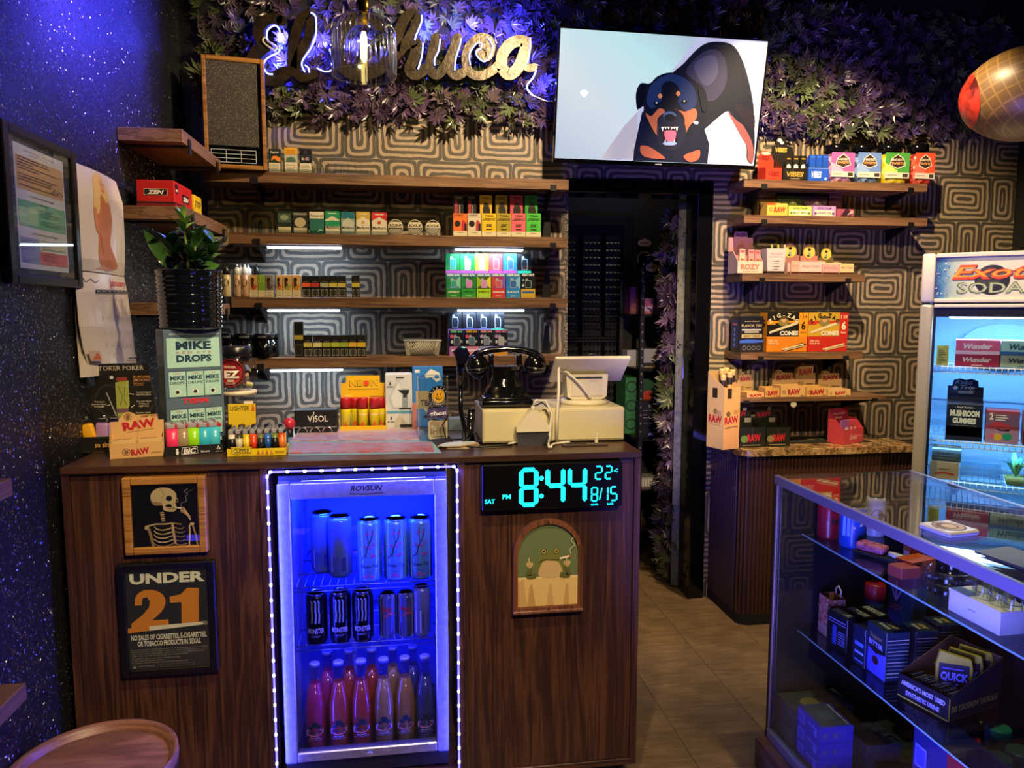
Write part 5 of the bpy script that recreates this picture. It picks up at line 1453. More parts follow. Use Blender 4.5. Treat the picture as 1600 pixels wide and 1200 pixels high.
rnd = random.Random(8)
little_plant('dark spiky potted plant on the third fridge shelf, leftmost of three', infr(0.362,0.13, FZ[2] + 0.0011),16,0.11,'#2f6a4a', '#7a9a5a', rnd)
little_plant('yellow-green bushy potted plant on the third fridge shelf, middle of three', infr(0.445,0.13, FZ[2] + 0.0011),22,0.085,'#8a9a3a', '#4a8a4a', rnd)
little_plant('green potted plant at the right end of the third fridge shelf', infr(0.528,0.13, FZ[2] + 0.0011),22,0.085,'#3a7a4a', '#9aa03a', rnd)

# ================================================================= BACK ROOM
sd = thing('security_door', 'black barred mesh security door in the dark back room', 'door', (1.20,4.93,0))
MB().box(-0.36,0.03,0,0.29,0.068,2.06,'blackmat').part('door_leaf', sd)
for (x0, z0, x1, z1) in ((-0.42,0,-0.36,2.12),(0.29,0,0.36,2.12),(-0.36,2.06,0.29,2.12)): MB().box(x0,-0.02, z0, x1,0.069, z1,'black').part('door_frame_bar', sd)
for x in (-0.2,0.0,0.16): MB().box(x - 0.012,0.0,0.05, x + 0.012,0.0297,2.0,'blackgloss').part('upright_bar', sd)
for z in (0.5,1.27,1.29): MB().box(-0.3,-0.006, z, 0.26,-0.0003, z + 0.012, mat('#2a2a30', 0.3,0.5)).part('cross_bar', sd)
g = MB(); dm = mat('#0e0e12', 0.35,0.2)
for i in range(22):
  for j in range(34): g.add([(-0.35 + 0.029 * i, 0.026,0.3 + 0.05 * j),(-0.335 + 0.029 * i, 0.018,0.285 + 0.05 * j),(-0.321 + 0.029 * i, 0.026,0.3 + 0.05 * j),(-0.335 + 0.029 * i, 0.018,0.315 + 0.05 * j)],[(0,1,2,3)], dm)
g.part('mesh_lattice', sd, kind='stuff')
for z in (1.16,1.0): MB().tube([(0.08 + 0.03 * math.cos(a),-0.012, z + 0.03 * math.sin(a)) for a in [2 * PI * i / 16 for i in range(16)]],0.003,'chrome', 5, None, True).part('scroll_ring', sd)

rp = at(1003,490,4.25); rx0, ry0 = rp[0],4.25
rk = thing('storage_rack', 'black slotted steel storage rack in the back room behind the leafy door', 'rack', (rx0, ry0,0)); RW, RD = 0.62,0.42
zr = [at(1003, py, 4.25)[2] for py in (428,491,577,685,764)]
for x in (0, RW):
  for y in (0, RD):
    g = MB().box(x - 0.012, y - 0.012,0, x + 0.012, y + 0.012, zr[0] + 0.03,'black'); g.part('post', rk)
for i in range(26): MB().box(-0.003,-0.0128,0.5 + 0.05 * i, 0.003,-0.0121,0.512 + 0.05 * i, mat('#8a8578', 0.6)).part('slot', rk)
for z in zr: MB().box(-0.012,-0.014, z - 0.014, RW + 0.012, RD + 0.012, z, mat('#26262a', 0.3,0.5)).part('rack_shelf', rk)
rxx = lambda px, Y: at(px, 500, Y)[0]
gb = 'stock on the back-room rack'


def rbox(lab, l, r, t_, zi, col, fr=None, Y=4.27, d=0.12, side=None, name='stock_box', dz=0.0):
  a, c = rxx(l, Y), rxx(r, Y); z = zr[zi] + 0.0003 + dz
  return carton(name, lab, 'box', ((a + c) / 2, Y, z), c - a, d, hpx((l + r) / 2, t_, Y, z), col, fr, side, group=gb)


ash = [('e',0.5,0.87,0.48,0.09,'#d9b878'),('e',0.5,0.94,0.14,0.05,'#d9b878'),('t','ASHTRAY', 0.5,0.845,0.05,0.7,'#2a1a10', 0.03),('ring', 0.5,0.45,0.2,0.03,'#b8a890'),('e',0.5,0.45,0.2,0.06,'#b8a890')]
aA, aC = rxx(994,4.5), rxx(1016,4.5)
carton('product_card', 'dark display card with an oval tan ashtray badge, on the rack top at the rear', 'card', ((aA + aC) / 2,4.5, zr[0] + 0.0003), aC - aA, 0.02, hpx(1005,372,4.5, zr[0]),'#15130f', ash, group=gb)
carton('product_card', 'low dark ashtray box with an oval tan badge, at the rack front', 'card', ((rxx(1008,4.27) + rxx(1029,4.27)) / 2,4.28, zr[0] + 0.0003), rxx(1030,4.27) - rxx(1008,4.27),0.12, hpx(1018,399,4.28, zr[0]),'#12100d', [('e',0.45,0.35,0.42,0.22,'#d9b878'),('e',0.45,0.55,0.12,0.12,'#d9b878'),('t','ASHTRAY', 0.45,0.28,0.14,0.66,'#2a1a10', 0.03),('r',0.1,0.8,0.9,0.86,'#8a7440')], group=gb)
rbox('pink cone box stack at the left of the rack', 984,1001,449,1,'#a85a6c', [('r',0.1,0.1,0.9,0.4,'#c87a8c')],4.5,0.12)
rbox('pink box with white lettering on the second rack level', 1005,1021,466,1,'#c06a7c', [('t','ROZY', 0.5,0.2,0.3,0.8,'#f0e0e0', 0.03)],4.29)
rbox('tan flat box on the second rack level', 1022,1044,476,1,'#8a6a4a', None, 4.3)
rbox('plastic-wrapped white packet on the third rack level', 981,1000,547,2,'#a8a8a8', None, 4.48,0.12)
rbox('shiny wrapped grey packet on the third rack level by the post', 1006,1040,545,2,'#9a9aa0', [('r',0,0,1,0.3,'#2a2420'),('r',0,0.06,1,0.12,'#a88a68')],4.29)
hz = hpx(990,590,4.43, zr[3]) / 3
for i, n_ in enumerate(('lowest', 'middle', 'topmost')):
  a, c = rxx(979,4.43), rxx(998,4.43)
  carton('stock_box', f'{n_} green carton of three at the left of the rack', 'box', ((a + c) / 2,4.43, zr[3] + 0.0003 + i * (hz + 0.0003)), c - a, 0.2, hz, '#2f6f3f', [('disc', 0.5,0.5,0.32,'#18301c', 14),('disc', 0.5,0.5,0.24,'#2f6f3f', 14)], group=gb)
rbox('dark green carton with a red mark behind the rack post', 1006,1030,592,3,'#1f4a2a', [('disc', 0.35,0.7,0.1,'#a83a24', 12)],4.38,0.04)
rbox('black carton with white line drawings on the fourth rack level', 1004,1029,627,3,'#141416', [('r',0.1,0.74,0.9,0.75,'#8a8a90'),('r',0.1,0.4,0.9,0.41,'#8a8a90'),('t','F6', 0.6,0.82,0.08,0.2,'#b0b0b8', 0.02),('ring', 0.62,0.58,0.06,0.015,'#8a8a90'),('r',0.5,0.05,0.85,0.12,'#d0d0d4'),('r',0.12,0.62,0.4,0.64,'#7a7a80'),('r',0.12,0.54,0.4,0.56,'#7a7a80')],4.27,0.1)
q = zr[4] + 0.0003
kb = thing('wire_basket', 'white slatted basket on the lowest rack level', 'basket', (rxx(1016,4.27),4.29, q)); MB().box(-0.08,0,0,0.08,0.12,0.06, mat('#9a968c', 0.5)).part('tub', kb)
for i in range(9): MB().box(-0.075 + 0.0175 * i, -0.003,0.01,-0.069 + 0.0175 * i, -0.0003,0.05, mat('#d0ccc0', 0.5)).part('slot_rib', kb)
# sign hanging on a string from the door's top
sA, sB = at(1029,415,3.98), at(1045,480,3.98); w = sB[0] - sA[0]; h = sA[2] - sB[2]
hs = thing('hanging_sign', 'narrow tan hanging sign with red RAW lettering beside the leafy door', 'sign', ((sA[0] + sB[0]) / 2,3.98, sB[2]),-0.25)
MB().box(-w / 2,0,0, w / 2,0.006, h, mat('#b98f58', 0.5)).part('board', hs)
P = Print(w, h); P.t('RAW', 0.5,0.36,0.26,0.9,'#b3202a', 0.05,0,0.12); P.ring(0.5,0.8,0.09,0.02,'#5a4428'); P.r(0.06,0.04,0.94,0.15,'#1c1a18'); P.t('SOLD HERE', 0.5,0.065,0.06,0.8,'#e0d0b0', 0.03); P.r(0.2,0.3,0.8,0.32,'#b3202a'); P.put(hs, TR(-w / 2,0,0))
MB().tube([(-w / 2 + 0.005,0.003, h),(0.05,0.003, h + 0.26)],0.0015, mat('#b0a890', 0.6),5).tube([(w / 2 - 0.005,0.003, h),(0.05,0.003, h + 0.26)],0.0015, mat('#b0a890', 0.6),5).part('string', hs)

# ================================================================= GLASS DISPLAY CASE
CX0, CX1, CY0, CY1, CZ0, CZ1 = 1.155,1.632,0.93,2.144,0.10,0.97
dc = thing('display_case', 'glass display case with an aluminium top rail on a wood plinth at the right front', 'display case', (CX0, CY1,0))
lx = lambda x: x - CX0
ly = lambda y: y - CY1
MB().bevbox(lx(CX0) - 0.033, ly(CY0) - 0.03,0, lx(CX1) + 0.01,0.004, CZ0 - 0.0003, wood('plinth wood', '#3a2418', '#5e3d28', '#855c3e', 'y', 0.45),0.004).part('plinth', dc)
MB().box(0, ly(CY0), CZ0, lx(CX1),0, CZ0 + 0.022,'blackmat').part('deck', dc)
al2 = mat('#a8a8b4', 0.38,0.85)
for (x0, y0, x1, y1) in ((0, ly(CY0),0.014,0),(lx(CX1) - 0.014, ly(CY0), lx(CX1),0)):
  MB().bevbox(x0, y0, CZ1 - 0.028, x1, y1, CZ1, al2,0.002).part('top_rail', dc)
MB().bevbox(0.0143,-0.014, CZ1 - 0.028, lx(CX1) - 0.0143,0, CZ1, mat('#2a2a2e', 0.3,0.6),0.002).part('top_rail', dc)
for (x, y) in ((0,-0.014),(lx(CX1) - 0.014,-0.014)):
  MB().bevbox(x, y, CZ0 + 0.0223, x + 0.014, y + 0.014, CZ1 - 0.0283, mat('#1a1a1c', 0.3,0.4),0.002).part('corner_post', dc)
MB().bevbox(-0.0005,-0.021, CZ0 + 0.0223,0.005,-0.0145, CZ1 - 0.0283, mat('#b8a888', 0.3,0.8),0.001).part('edge_strip', dc)
MB().bevbox(-0.003, ly(CY0), CZ0 + 0.0005,0.012,-0.0145, CZ0 + 0.035, al2,0.002).part('bottom_rail', dc)
MB().box(0.0145, ly(CY0), CZ1 - 0.006, lx(CX1) - 0.0145,-0.0145, CZ1 - 0.0005,'casepane').part('top_glass', dc)
MB().box(0.005, ly(CY0), CZ0 + 0.0353,0.009,-0.0215, CZ1 - 0.0285,'casepane').part('side_glass', dc)
MB().box(0.0145,-0.010, CZ0 + 0.0225, lx(CX1) - 0.0145,-0.005, CZ1 - 0.0285, mat('#0b0c12', 0.4)).part('end_panel', dc)
MB().box(lx(CX1) - 0.012, ly(CY0), CZ0 + 0.0225, lx(CX1) - 0.006,-0.0145, CZ1 - 0.0285, mat('#0d0e14', 0.3)).part('sliding_door', dc)
gs = glass('glass shelf', (0.90,0.95,0.93),0.8)
for z in (0.774,0.454):
  MB().box(lx(1.25), ly(CY0), z, lx(CX1) - 0.013,-0.0105, z + 0.006, gs).part('glass_shelf', dc)
  MB().box(lx(1.2495), ly(CY0), z + 0.0005, lx(1.25),-0.0105, z + 0.0055, mat('#7fa89c', 0.2)).part('shelf_edge', dc)
  for y in (-0.25,-0.8): MB().prism([(lx(CX1) - 0.014, z - 0.0003),(lx(1.28), z - 0.0003),(lx(1.28), z - 0.012),(lx(CX1) - 0.014, z - 0.05)][::-1], y - 0.003, y + 0.003,'black').part('shelf_bracket', dc)
SU, SL_, SF = 0.7803,0.4603,0.1223
lamp('case_blue_fill', 'AREA', (0.72,1.1,0.34),22,(0.16,0.14,1.0),(1.25,1.6,0.72), shape='RECTANGLE', size=0.2, size_y=1.0, spread=math.radians(95))  # unseen blue fill added low in the aisle to colour rail and boxes

gcs = 'goods on the upper glass shelf of the display case'


def lbox(name, lab, cat, pf, pn, z, top, d, col, group=None, front=None, top_=None, sideR=None, dz=0.0, rough=0.4, lid=None):
  """box facing the aisle: pf, pn = pixels of the far and near foot of its aisle face"""
  c, w, rz = foot(pf, pn, z + dz)
  if rz > 0: rz -= 0
  A = atz(pn[0], pn[1], z + dz)
  h = at(pn[0], top, A[1])[2] - z - dz
  c[0] = min(c[0],1.61 - d); c[1] = min(c[1],2.12 - w / 2)
  return carton(name, lab, cat, c, w, d, h, col, front, None, top_, rz, group, lid, rough, sideR)


def mug(lab, px, py, z, r, h, col, pr, cat='can', name='beer_can'):
  q = atz(px, py, z); t = thing(name, lab, cat, (q[0], min(q[1],2.12 - r), z), math.radians(-20), gcs)
  MB().lathe([(r * 0.92,0),(r, 0.006),(r, h - 0.008),(r * 0.88, h)], mat(col, 0.3), n=22).part('can_body', t)
  MB().lathe([(r * 0.88, h + 0.0002),(r * 0.86, h + 0.003),(r * 0.78, h + 0.0015)],'chrome', n=22).part('can_lid', t)
  P = Print(2.2 * r, h); P.run(pr)
  P.mb.v = [((r + 0.0004 - v_[1]) * math.sin(v_[0] / r - 1.1),-(r + 0.0004 - v_[1]) * math.cos(v_[0] / r - 1.1), v_[2]) for v_ in P.mb.v]
  P.mb.part('can_print', t); return t


mug('red beer can with a cream label at the far end of the upper case shelf', 1287,835, SU, 0.0335,0.122,'#9c1620', [('r',0.42,0.05,1,0.75,'#d8d0bc'),('t','Bud', 0.72,0.42,0.16,0.42,'#1a1614', 0.03),('e',0.72,0.82,0.26,0.08,'#d8d0bc')] + [('r',0.5,0.3 - 0.06 * i, 0.9,0.31 - 0.06 * i, '#8a8070') for i in range(4)])
mug('blue can with an orange label band on the upper case shelf', 1331,852, SU, 0.038,0.122,'#1a50b0', [('r',0.4,0.4,1,0.7,'#b8442c'),('line', [(0.42,0.52),(0.7,0.6),(1,0.52)],0.05,'#e8d8a0'),('r',0.4,0.05,1,0.38,'#3a3648'),('r',0.05,0.3,0.3,0.9,'#8ab0d8')])
mug('white can behind the blue can on the upper case shelf', 1366,835, SU, 0.03,0.122,'#c8c8c0', [('disc', 0.5,0.55,0.16,'#3a3a3a', 14)])
c, w, rz = foot((1331,864),(1398,882), SU)
pt = thing('pipe_tray', 'small black tray holding pink wrapped pieces and a white pipe', 'tray', c, rz, gcs)
MB().bevbox(-w / 2,0,0, w / 2,0.07,0.012,'black', 0.003).part('tray', pt)
g = noisy('pink wrapped sweets', '#8a3a48', '#e07a8a', 90,0.25,0.6,3); MB().bevbox(-w / 2 + 0.005,0.004,0.0123, w * 0.2,0.05,0.036, g, 0.008,2).part('wrapped_sweets', pt)
c2_, w2, rz2 = foot((1378,872),(1400,880), SU + 0.0125)
wp = thing('glass_pipe', 'white ceramic pipe lying on the black tray', 'pipe', (c2_[0] + 0.01, c2_[1], SU + 0.0215), rz2, gcs); MB().tube([(-w2 * 0.55,0.02,0),(-w2 * 0.2,0.02,0),(w2 * 0.5,0.02,0)],[0.007,0.0085,0.0088], mat('#d8d2c0', 0.2),12).part('stem', wp); MB().tube([(w2 * 0.5,0.02,0),(w2 * 0.56,0.02,0)],0.006, mat('#8a8470', 0.3),10).part('bowl_end', wp)
lbox('small_carton', 'upright brown carton with a white side label on the upper case shelf', 'box', (1410,880),(1421,884), SU, 848,0.05,'#9a4a24', gcs, [('r',0.1,0.1,0.9,0.6,'#c8b8d8')])
lbox('small_carton', 'flat red box lying at the shelf edge before the glass ashtrays', 'box', (1387,896),(1408,906), SU, 890,0.06,'#a84434', gcs)
lbox('small_carton', 'orange carton lying beside the glass ashtrays', 'box', (1398,889),(1425,899), SU + 0.0003,880,0.09,'#c4541c', gcs, dz=0.0)
for i, (dz_, r_) in enumerate(((0,0.058),(0.03,0.055))):
  q = atz(1470,925, SU)
  ag = thing('ashtray', ('lower round cut-glass ashtray of the stack on the upper case shelf', 'upper round cut-glass ashtray of the stack on the upper case shelf')[i],'ashtray', (q[0] + 0.02, q[1], SU + dz_),0,'glass ashtrays')
  MB().lathe([(r_ * 0.9,0),(r_, 0.006),(r_, 0.024),(r_ * 0.86,0.0285),(r_ * 0.7,0.02),(r_ * 0.62,0.008),(0,0.007)], M['pet'], n=24, cap=False).part('bowl', ag)
  g = MB()
  for k_ in range(16): a = 2 * PI * k_ / 16; g.tube([(r_ * 1.0 * math.cos(a), r_ * 1.0 * math.sin(a),0.004),(r_ * 1.0 * math.cos(a), r_ * math.sin(a),0.025)],0.003, M['acrylic'],5)
  g.part('cut_facets', ag)
lv = lbox('gift_box', 'long lavender-white gift box on the upper case shelf under the cut glasses', 'box', (1481,952),(1561,994), SU, 957,0.085,'#d6cfc2', gcs, [('r',0.4,0.45,0.55,0.5,'#a89cb0')])
lvz = SU + hpx(1561,957, atz(1561,994, SU)[1], SU) + 0.0005
for i, (px, py) in enumerate(((1525,932),(1548,942),(1570,952))):
  q = atz(px, py, lvz); cg = thing('cut_glass', ('cut-glass tumbler on the lavender box, farthest of three', 'cut-glass tumbler on the lavender box, middle of three', 'cut-glass tumbler on the lavender box, nearest of three')[i],'glass', (q[0] + 0.02, q[1], lvz),0,'cut-glass tumblers')
  MB().lathe([(0.02,0),(0.022,0.004),(0.024,0.05),(0.021,0.05),(0.018,0.01),(0,0.008)], M['pet'], n=16, cap=False).part('bowl', cg)
  for k_ in range(8): a = 2 * PI * k_ / 8; MB().tube([(0.022 * math.cos(a),0.022 * math.sin(a),0.004),(0.0242 * math.cos(a),0.0242 * math.sin(a),0.044)],0.0025, M['acrylic'],5).part('facet', cg)
# on the glass top
q = atz(1482,830, CZ1 + 0.0003)
at1 = thing('square_dish', 'square white dish with a brown round print on the case top', 'dish', (q[0], q[1], CZ1 + 0.0003), math.radians(8)); MB().bevbox(-0.045,-0.045,0,0.045,0.045,0.012, mat('#cfc8bc', 0.25),0.004).part('dish', at1)
P = Print(0.09,0.09); P.disc(0.5,0.5,0.4,'#2a2420'); P.disc(0.5,0.5,0.36,'#b8a48a'); P.disc(0.47,0.53,0.27,'#5a4636'); P.disc(0.5,0.5,0.18,'#cbb89a'); P.put(at1, TR(-0.045,-0.045,0.0121) @ RX(-PI / 2),'round_print')
q = atz(1585,868, CZ1 + 0.0003)
carton('paper_sheets', 'loose grey papers lying on the case top at the right edge', 'paper', (q[0], q[1] - 0.08, CZ1 + 0.0003),0.10,0.12,0.004,'#4c4840', rz=math.radians(10))

# lower glass shelf
gl2 = 'goods on the lower glass shelf of the display case'
c, w, rz = foot((1262,968),(1288,981), SL_); w = 0.065
bg = thing('gift_bag', 'small orange patterned paper gift bag at the far end of the lower case shelf', 'bag', (1.31,2.085, SL_),-PI / 2, gl2)
bm_ = noisy('orange dotted paper', '#b8502c', '#e0a888', 120,0.6,0,2,(0.45,0.55))
bh = 0.125
g = MB(); t_ = 0.0012
g.box(-w / 2,0,0, w / 2, t_, bh, bm_).box(-w / 2,0.05,0, w / 2,0.05 + t_, bh, bm_).box(-w / 2, t_, 0,-w / 2 + t_, 0.05, bh, bm_).box(w / 2 - t_, t_, 0, w / 2,0.05, bh, bm_).box(-w / 2,0,0, w / 2,0.05, t_, bm_).part('bag_body', bg)
MB().tube([(-0.012 + 0.0,0.045, bh),(-0.014,0.045, bh + 0.02),(0,0.045, bh + 0.032),(0.014,0.045, bh + 0.02),(0.012,0.045, bh)],0.003, mat('#d8b8a0', 0.6),6).part('handle', bg)
P = Print(w, bh); P.r(0,0,1,0.28,'#d8a084'); P.put(bg, TR(-w / 2,-0.0002,0),'band_print')
q = atz(1340,946, SL_)
cb_ = thing('creamer_bottle', 'blue creamer bottle with a red cap and cream oval label', 'bottle', (1.475,2.075, SL_), math.radians(-25), gl2)
MB().lathe([(0.028,0),(0.034,0.01),(0.033,0.06),(0.028,0.09),(0.03,0.115)], mat('#24365e', 0.35), n=22).part('bottle_body', cb_)
MB().lathe([(0.031,0.1153),(0.032,0.12),(0.03,0.16),(0.026,0.165)], mat('#9c1a22', 0.35), n=22).part('cap', cb_)
P = Print(0.06,0.06); P.e(0.5,0.5,0.45,0.4,'#d8c8a0'); P.t('Coffee', 0.5,0.52,0.2,0.72,'#5a1c18', 0.03); P.t('mate', 0.52,0.28,0.2,0.6,'#5a1c18', 0.03)
P.mb.v = [((0.0345 - v_[1]) * math.sin(v_[0] / 0.034 - 0.88),-(0.0345 - v_[1]) * math.cos(v_[0] / 0.034 - 0.88), v_[2] + 0.02) for v_ in P.mb.v]; P.mb.part('oval_label', cb_)
lbox('tall_carton', 'tall blue carton with a violet leaf print on the lower case shelf', 'box', (1368,955),(1392,966), SL_, 886,0.05,'#1c2c60', gl2,[('line', [(0.5,0.55),(0.5,0.9)],0.03,'#a08ae0'),('line', [(0.5,0.55),(0.2,0.8)],0.03,'#a08ae0'),('line', [(0.5,0.55),(0.85,0.8)],0.03,'#a08ae0'),('t','ZAZA', 0.5,0.38,0.1,0.7,'#b04a6c', 0.02)])
lbox('tall_carton', 'tall grey-blue carton beside the violet leaf carton', 'box', (1404,996),(1424,1008), SL_, 893,0.05,'#2a4a6c', gl2)
exe = [('r',0.06,0.8,0.94,0.83,'#8a8ab8'),('r',0.06,0.72,0.94,0.75,'#6a6a9c'),('r',0.3,0.1,0.5,0.65,'#3a4a9c')] + [('r',0.58,0.15 + 0.07 * i, 0.92,0.18 + 0.07 * i, '#7a7ab0') for i in range(6)]
for i in range(3):
  lbox('supplement_box', f'{("first", "second", "third")[i]} black box with silver top lettering from the aisle, in a row of three', 'box', (1291 + 24 * i, 1004 - 3 * i),(1322 + 24 * i, 1022 - 3 * i), SL_, 968 - 2 * i, 0.042,'#101018', gl2, exe if i == 0 else None, [('t','EXECUTE', 0.5,0.25,0.5,0.86,'#b8b8a8', 0.03)])
lbox('supplement_box', 'slim blue-black box standing behind the open stack of boxes', 'box', (1331,1032),(1350,1045), SL_, 985,0.04,'#141c3a', gl2,[('r',0.2,0.5,0.9,0.6,'#5a7ae0'),('r',0.2,0.3,0.9,0.36,'#8ab0f0'),('r',0.2,0.1,0.9,0.14,'#6a8ad0')])
kv = [('r',0,0,1,0.52,'#5a5ad8'),('poly', [(0,0.52),(0.5,0.44),(1,0.52),(1,0.6),(0,0.6)],'#14141c'),('t','Super', 0.5,0.74,0.1,0.6,'#a88a5a', 0.01),('t','BITTER', 0.5,0.58,0.1,0.7,'#a8a8e8', 0.03),('e',0.5,0.3,0.16,0.09,'#3a1a2c')]
sd_ = [('r',0.05,0.08 + 0.075 * i, 0.95,0.1 + 0.075 * i, ('#8a9488', '#b8b498', '#5a6a74')[i % 3]) for i in range(11)]
for i, (a, b_, t_) in enumerate((((1352,1042),(1382,1066),990),((1404,1034),(1428,1052),988),((1440,1026),(1462,1042),978))):
  lbox('tea_carton', f'{("nearest", "middle", "farthest")[i]} stacked-card carton with gold top lettering on the lower case shelf', 'box', a, b_, SL_, t_, 0.07,'#1c2a3a', gl2, kv if i == 0 else None, [('t','LEAF', 0.5,0.55,0.2,0.5,'#c8a84a', 0.03),('t','KAVA', 0.5,0.25,0.2,0.5,'#c8c4b0', 0.03)], sd_)
# open black display with pouches and cards
c, w, rz = foot((1402,1085),(1481,1128), SL_)
qd = thing('kit_display', 'open black kit display box with white and yellow lettering on the lower case shelf', 'display box', c, rz, gl2)
hq, dq = 0.062,0.20; qc, qr = c.copy(), rz
MB().box(-w / 2,0,0, w / 2, dq, 0.0015, mat('#6a4a2c', 0.6)).box(-w / 2,0,0.0016, w / 2,0.0016, hq, mat('#14121c', 0.4)).part('tray', qd)
MB().prism([(0.0018,0.0017),(dq, 0.0017),(dq, 0.13),(0.0018, hq)], w / 2 - 0.0016, w / 2, mat('#14121c', 0.4), plane='yz').part('side_wall', qd)
MB().prism([(0.0018,0.0017),(dq, 0.0017),(dq, 0.13),(0.06, hq + 0.02),(0.0018, hq)],-w / 2,-w / 2 + 0.0016, mat('#7a5632', 0.6), plane='yz').part('side_wall', qd)
MB().box(-w / 2 + 0.0017, dq - 0.0016,0.0017, w / 2 - 0.0017, dq, 0.13, mat('#5a4028', 0.6)).part('back_card', qd)
P = Print(w, hq); P.t("AMERICA'S MOST USED", 0.5,0.58,0.2,0.86,'#c8c4ea', 0.03); P.t('SYNTHETIC URINE', 0.5,0.2,0.2,0.66,'#c8c4ea', 0.03); P.r(0,0.0,1,0.05,'#c8b43a'); P.put(qd, TR(-w / 2,0,0))
P = Print(dq, 0.13); P.t('DO YOU KNOW THE RULES?', 0.5,0.16,0.12,0.88,'#b8a03a', 0.02); P.poly([(0,0),(0.02,0),(0.02,0.45),(0,0.45)],'#d8c43a'); P.put(qd, TR(w / 2,0.0,0) @ RZ(PI / 2),'side_print')
rnd = random.Random(6)
for i in range(26):
  MB().box(-w / 2 + 0.012 + 0.0046 * i, 0.03,0.0017,-w / 2 + 0.0135 + 0.0046 * i, 0.075,0.052 + rnd.uniform(0,0.008), mat(('#2a3040', '#6a7480', '#1c2230', '#8a8a80')[i % 4],0.4), ).part('filed_card', qd)
for i, (px, py, tt) in enumerate(((1522,1058,972),(1568,1078,1004),(1602,1085,1010))):
  ph = 0.125; A = MX.Translation(qc) @ RZ(qr) @ V((0.022,0.085 + 0.04 * i, 0.0018))
  po = thing('kit_pouch', f'{("farthest", "middle", "nearest")[i]} yellow-topped kit pouch standing in the black display', 'pouch', A, math.radians(-30), gl2)
  MB().prism([(-0.038,0),(0.038,0),(0.042, ph * 0.8),(0.038, ph),(-0.034, ph * 1.12),(-0.042, ph * 0.8)],0.0,0.012, mat('#b8a42c', 0.35)).part('pouch_body', po)
  P = Print(0.07, ph * 0.84); P.r(0,0.0,1,1,'#16121f'); P.t('QUICK', 0.52,0.58,0.2,0.9,'#a49cf0', 0.04); P.t('FIX', 0.4,0.3,0.2,0.55,'#a49cf0', 0.04); P.t('PLUS', 0.45,0.06,0.16,0.6,'#5a6ab0', 0.02); P.r(0.1,0.86,0.8,0.89,'#6a62b8'); P.put(po, TR(-0.035,0,0.004),'pouch_label')

# deck of the case
gl3 = 'goods on the deck of the display case'
gy = [('r',0.75,0.55,0.95,0.9,'#4a4a48'),('r',0.1,0.7,0.5,0.74,'#3a3a38')]
for i in range(2):
  carton('dark_carton', f'{("lower", "upper")[i]} black carton of the stack at the far end of the case deck', 'box', (1.18,2.072, SF + i * 0.0665),0.106,0.2,0.066,'#343436', gy, None, [('r',0.1,0.2,0.6,0.8,'#2e3a44'),('disc', 0.75,0.4,0.2,'#7a6a40', 10)],-PI / 2, gl3)
c, w, rz = foot((1234,1158),(1268,1196), SF); hh = 0.05; c = V((1.19,1.95, SF)); w = 0.127; rz = -PI / 2
for i in range(3):
  carton('blue_carton', f'{("lowest", "middle", "topmost")[i]} blue carton with barcode panels in the near stack on the case deck', 'box', (c[0], c[1], SF + i * (hh + 0.0004)), w, 0.105, hh, '#2c3090', [('r',0.06,0.2,0.32,0.85,'#8080d8'),('r',0.08,0.25,0.3,0.8,'#3a40b0'),('r',0.45,0.6,0.9,0.7,'#7078d0'),('disc', 0.8,0.35,0.2,'#7078d0', 12)], None, [('r',0.06,0.1,0.94,0.9,'#39404c'),('r',0.06,0.85,0.94,0.9,'#a0a4a8'),('r',0.3,0.3,0.7,0.7,'#4c545e')] if i == 2 else None, rz, gl3, None, 0.4,[('r',0.1,0.3,0.2,0.6,'#5a5a60'),('r',0.4,0.3,0.5,0.6,'#5a5a60')])
for i, q in enumerate(((1.33,1.93,0),(1.33,1.93,0.0465),(1.32,1.77,0))):
  carton('dark_carton', f'{("lower", "upper", "separate")[i]} flat black carton lying in the middle of the case deck', 'box', (q[0], q[1], SF + q[2]),0.12,0.11,0.046,'#303034', None, None, [('r',0.1,0.2,0.7,0.4,'#34343a'),('r',0.6,0.6,0.9,0.8,'#6a5a3a')],-PI / 2, gl3)
bb = carton('tall_box', 'large dark blue and red box with white barcode panels on the case deck', 'box', (1.268,1.50, SF),0.21,0.105,0.318,'#1c1c58', [('r',0.56,0,1,1,'#7a1420'),('t','true', 0.84,0.32,0.14,0.3,'#c8a0a8', 0.03)] + [('r',0.05,0.1 + 0.3 * i, 0.24,0.28 + 0.3 * i, '#6a6ad8') for i in range(3)] + [('r',0.07,0.12 + 0.3 * i, 0.22,0.26 + 0.3 * i, '#3a3ab0') for i in range(3)] + [('line', [(0.3,0.7 - 0.2 * i),(0.45,0.62 - 0.2 * i)],0.012,'#6a6ac8') for i in range(4)], rz=-PI / 2, group=gl3)
for i, (px, py, c_, lab, r_, h_) in enumerate(((1520,1160,'#8c1824', 'red lidded tin', 0.028,0.275),(1549,1172,'#1c4034', 'dark green lidded tin', 0.030,0.265),(1590,1180,'#274a40', 'grey-green lidded tin', 0.031,0.265),(1592,1146,'#2c8068', 'bright teal lidded tin', 0.029,0.29),(1570,1140,'#24384c', 'navy lidded tin', 0.029,0.27))):
  q = atz(px, py, SF + h_); q[0] = min(q[0],1.58); q[1] = (1.60,1.53,1.545,1.61,1.665)[i]; q[0] = (1.42,1.445,1.52,1.515,1.465)[i]
  t = thing('storage_tin', f'{lab} on the case deck near the right picture edge', 'tin', (q[0], q[1], SF),0, gl3)
  MB().lathe([(r_ * 0.95,0),(r_, 0.004),(r_, h_ * 0.72)], mat(c_, 0.3), n=20).part('tin_body', t); MB().lathe([(r_ * 1.03, h_ * 0.7205),(r_ * 1.03, h_ - 0.004),(r_ * 0.95, h_)], mat(c_, 0.25), n=20).part('tin_lid', t)
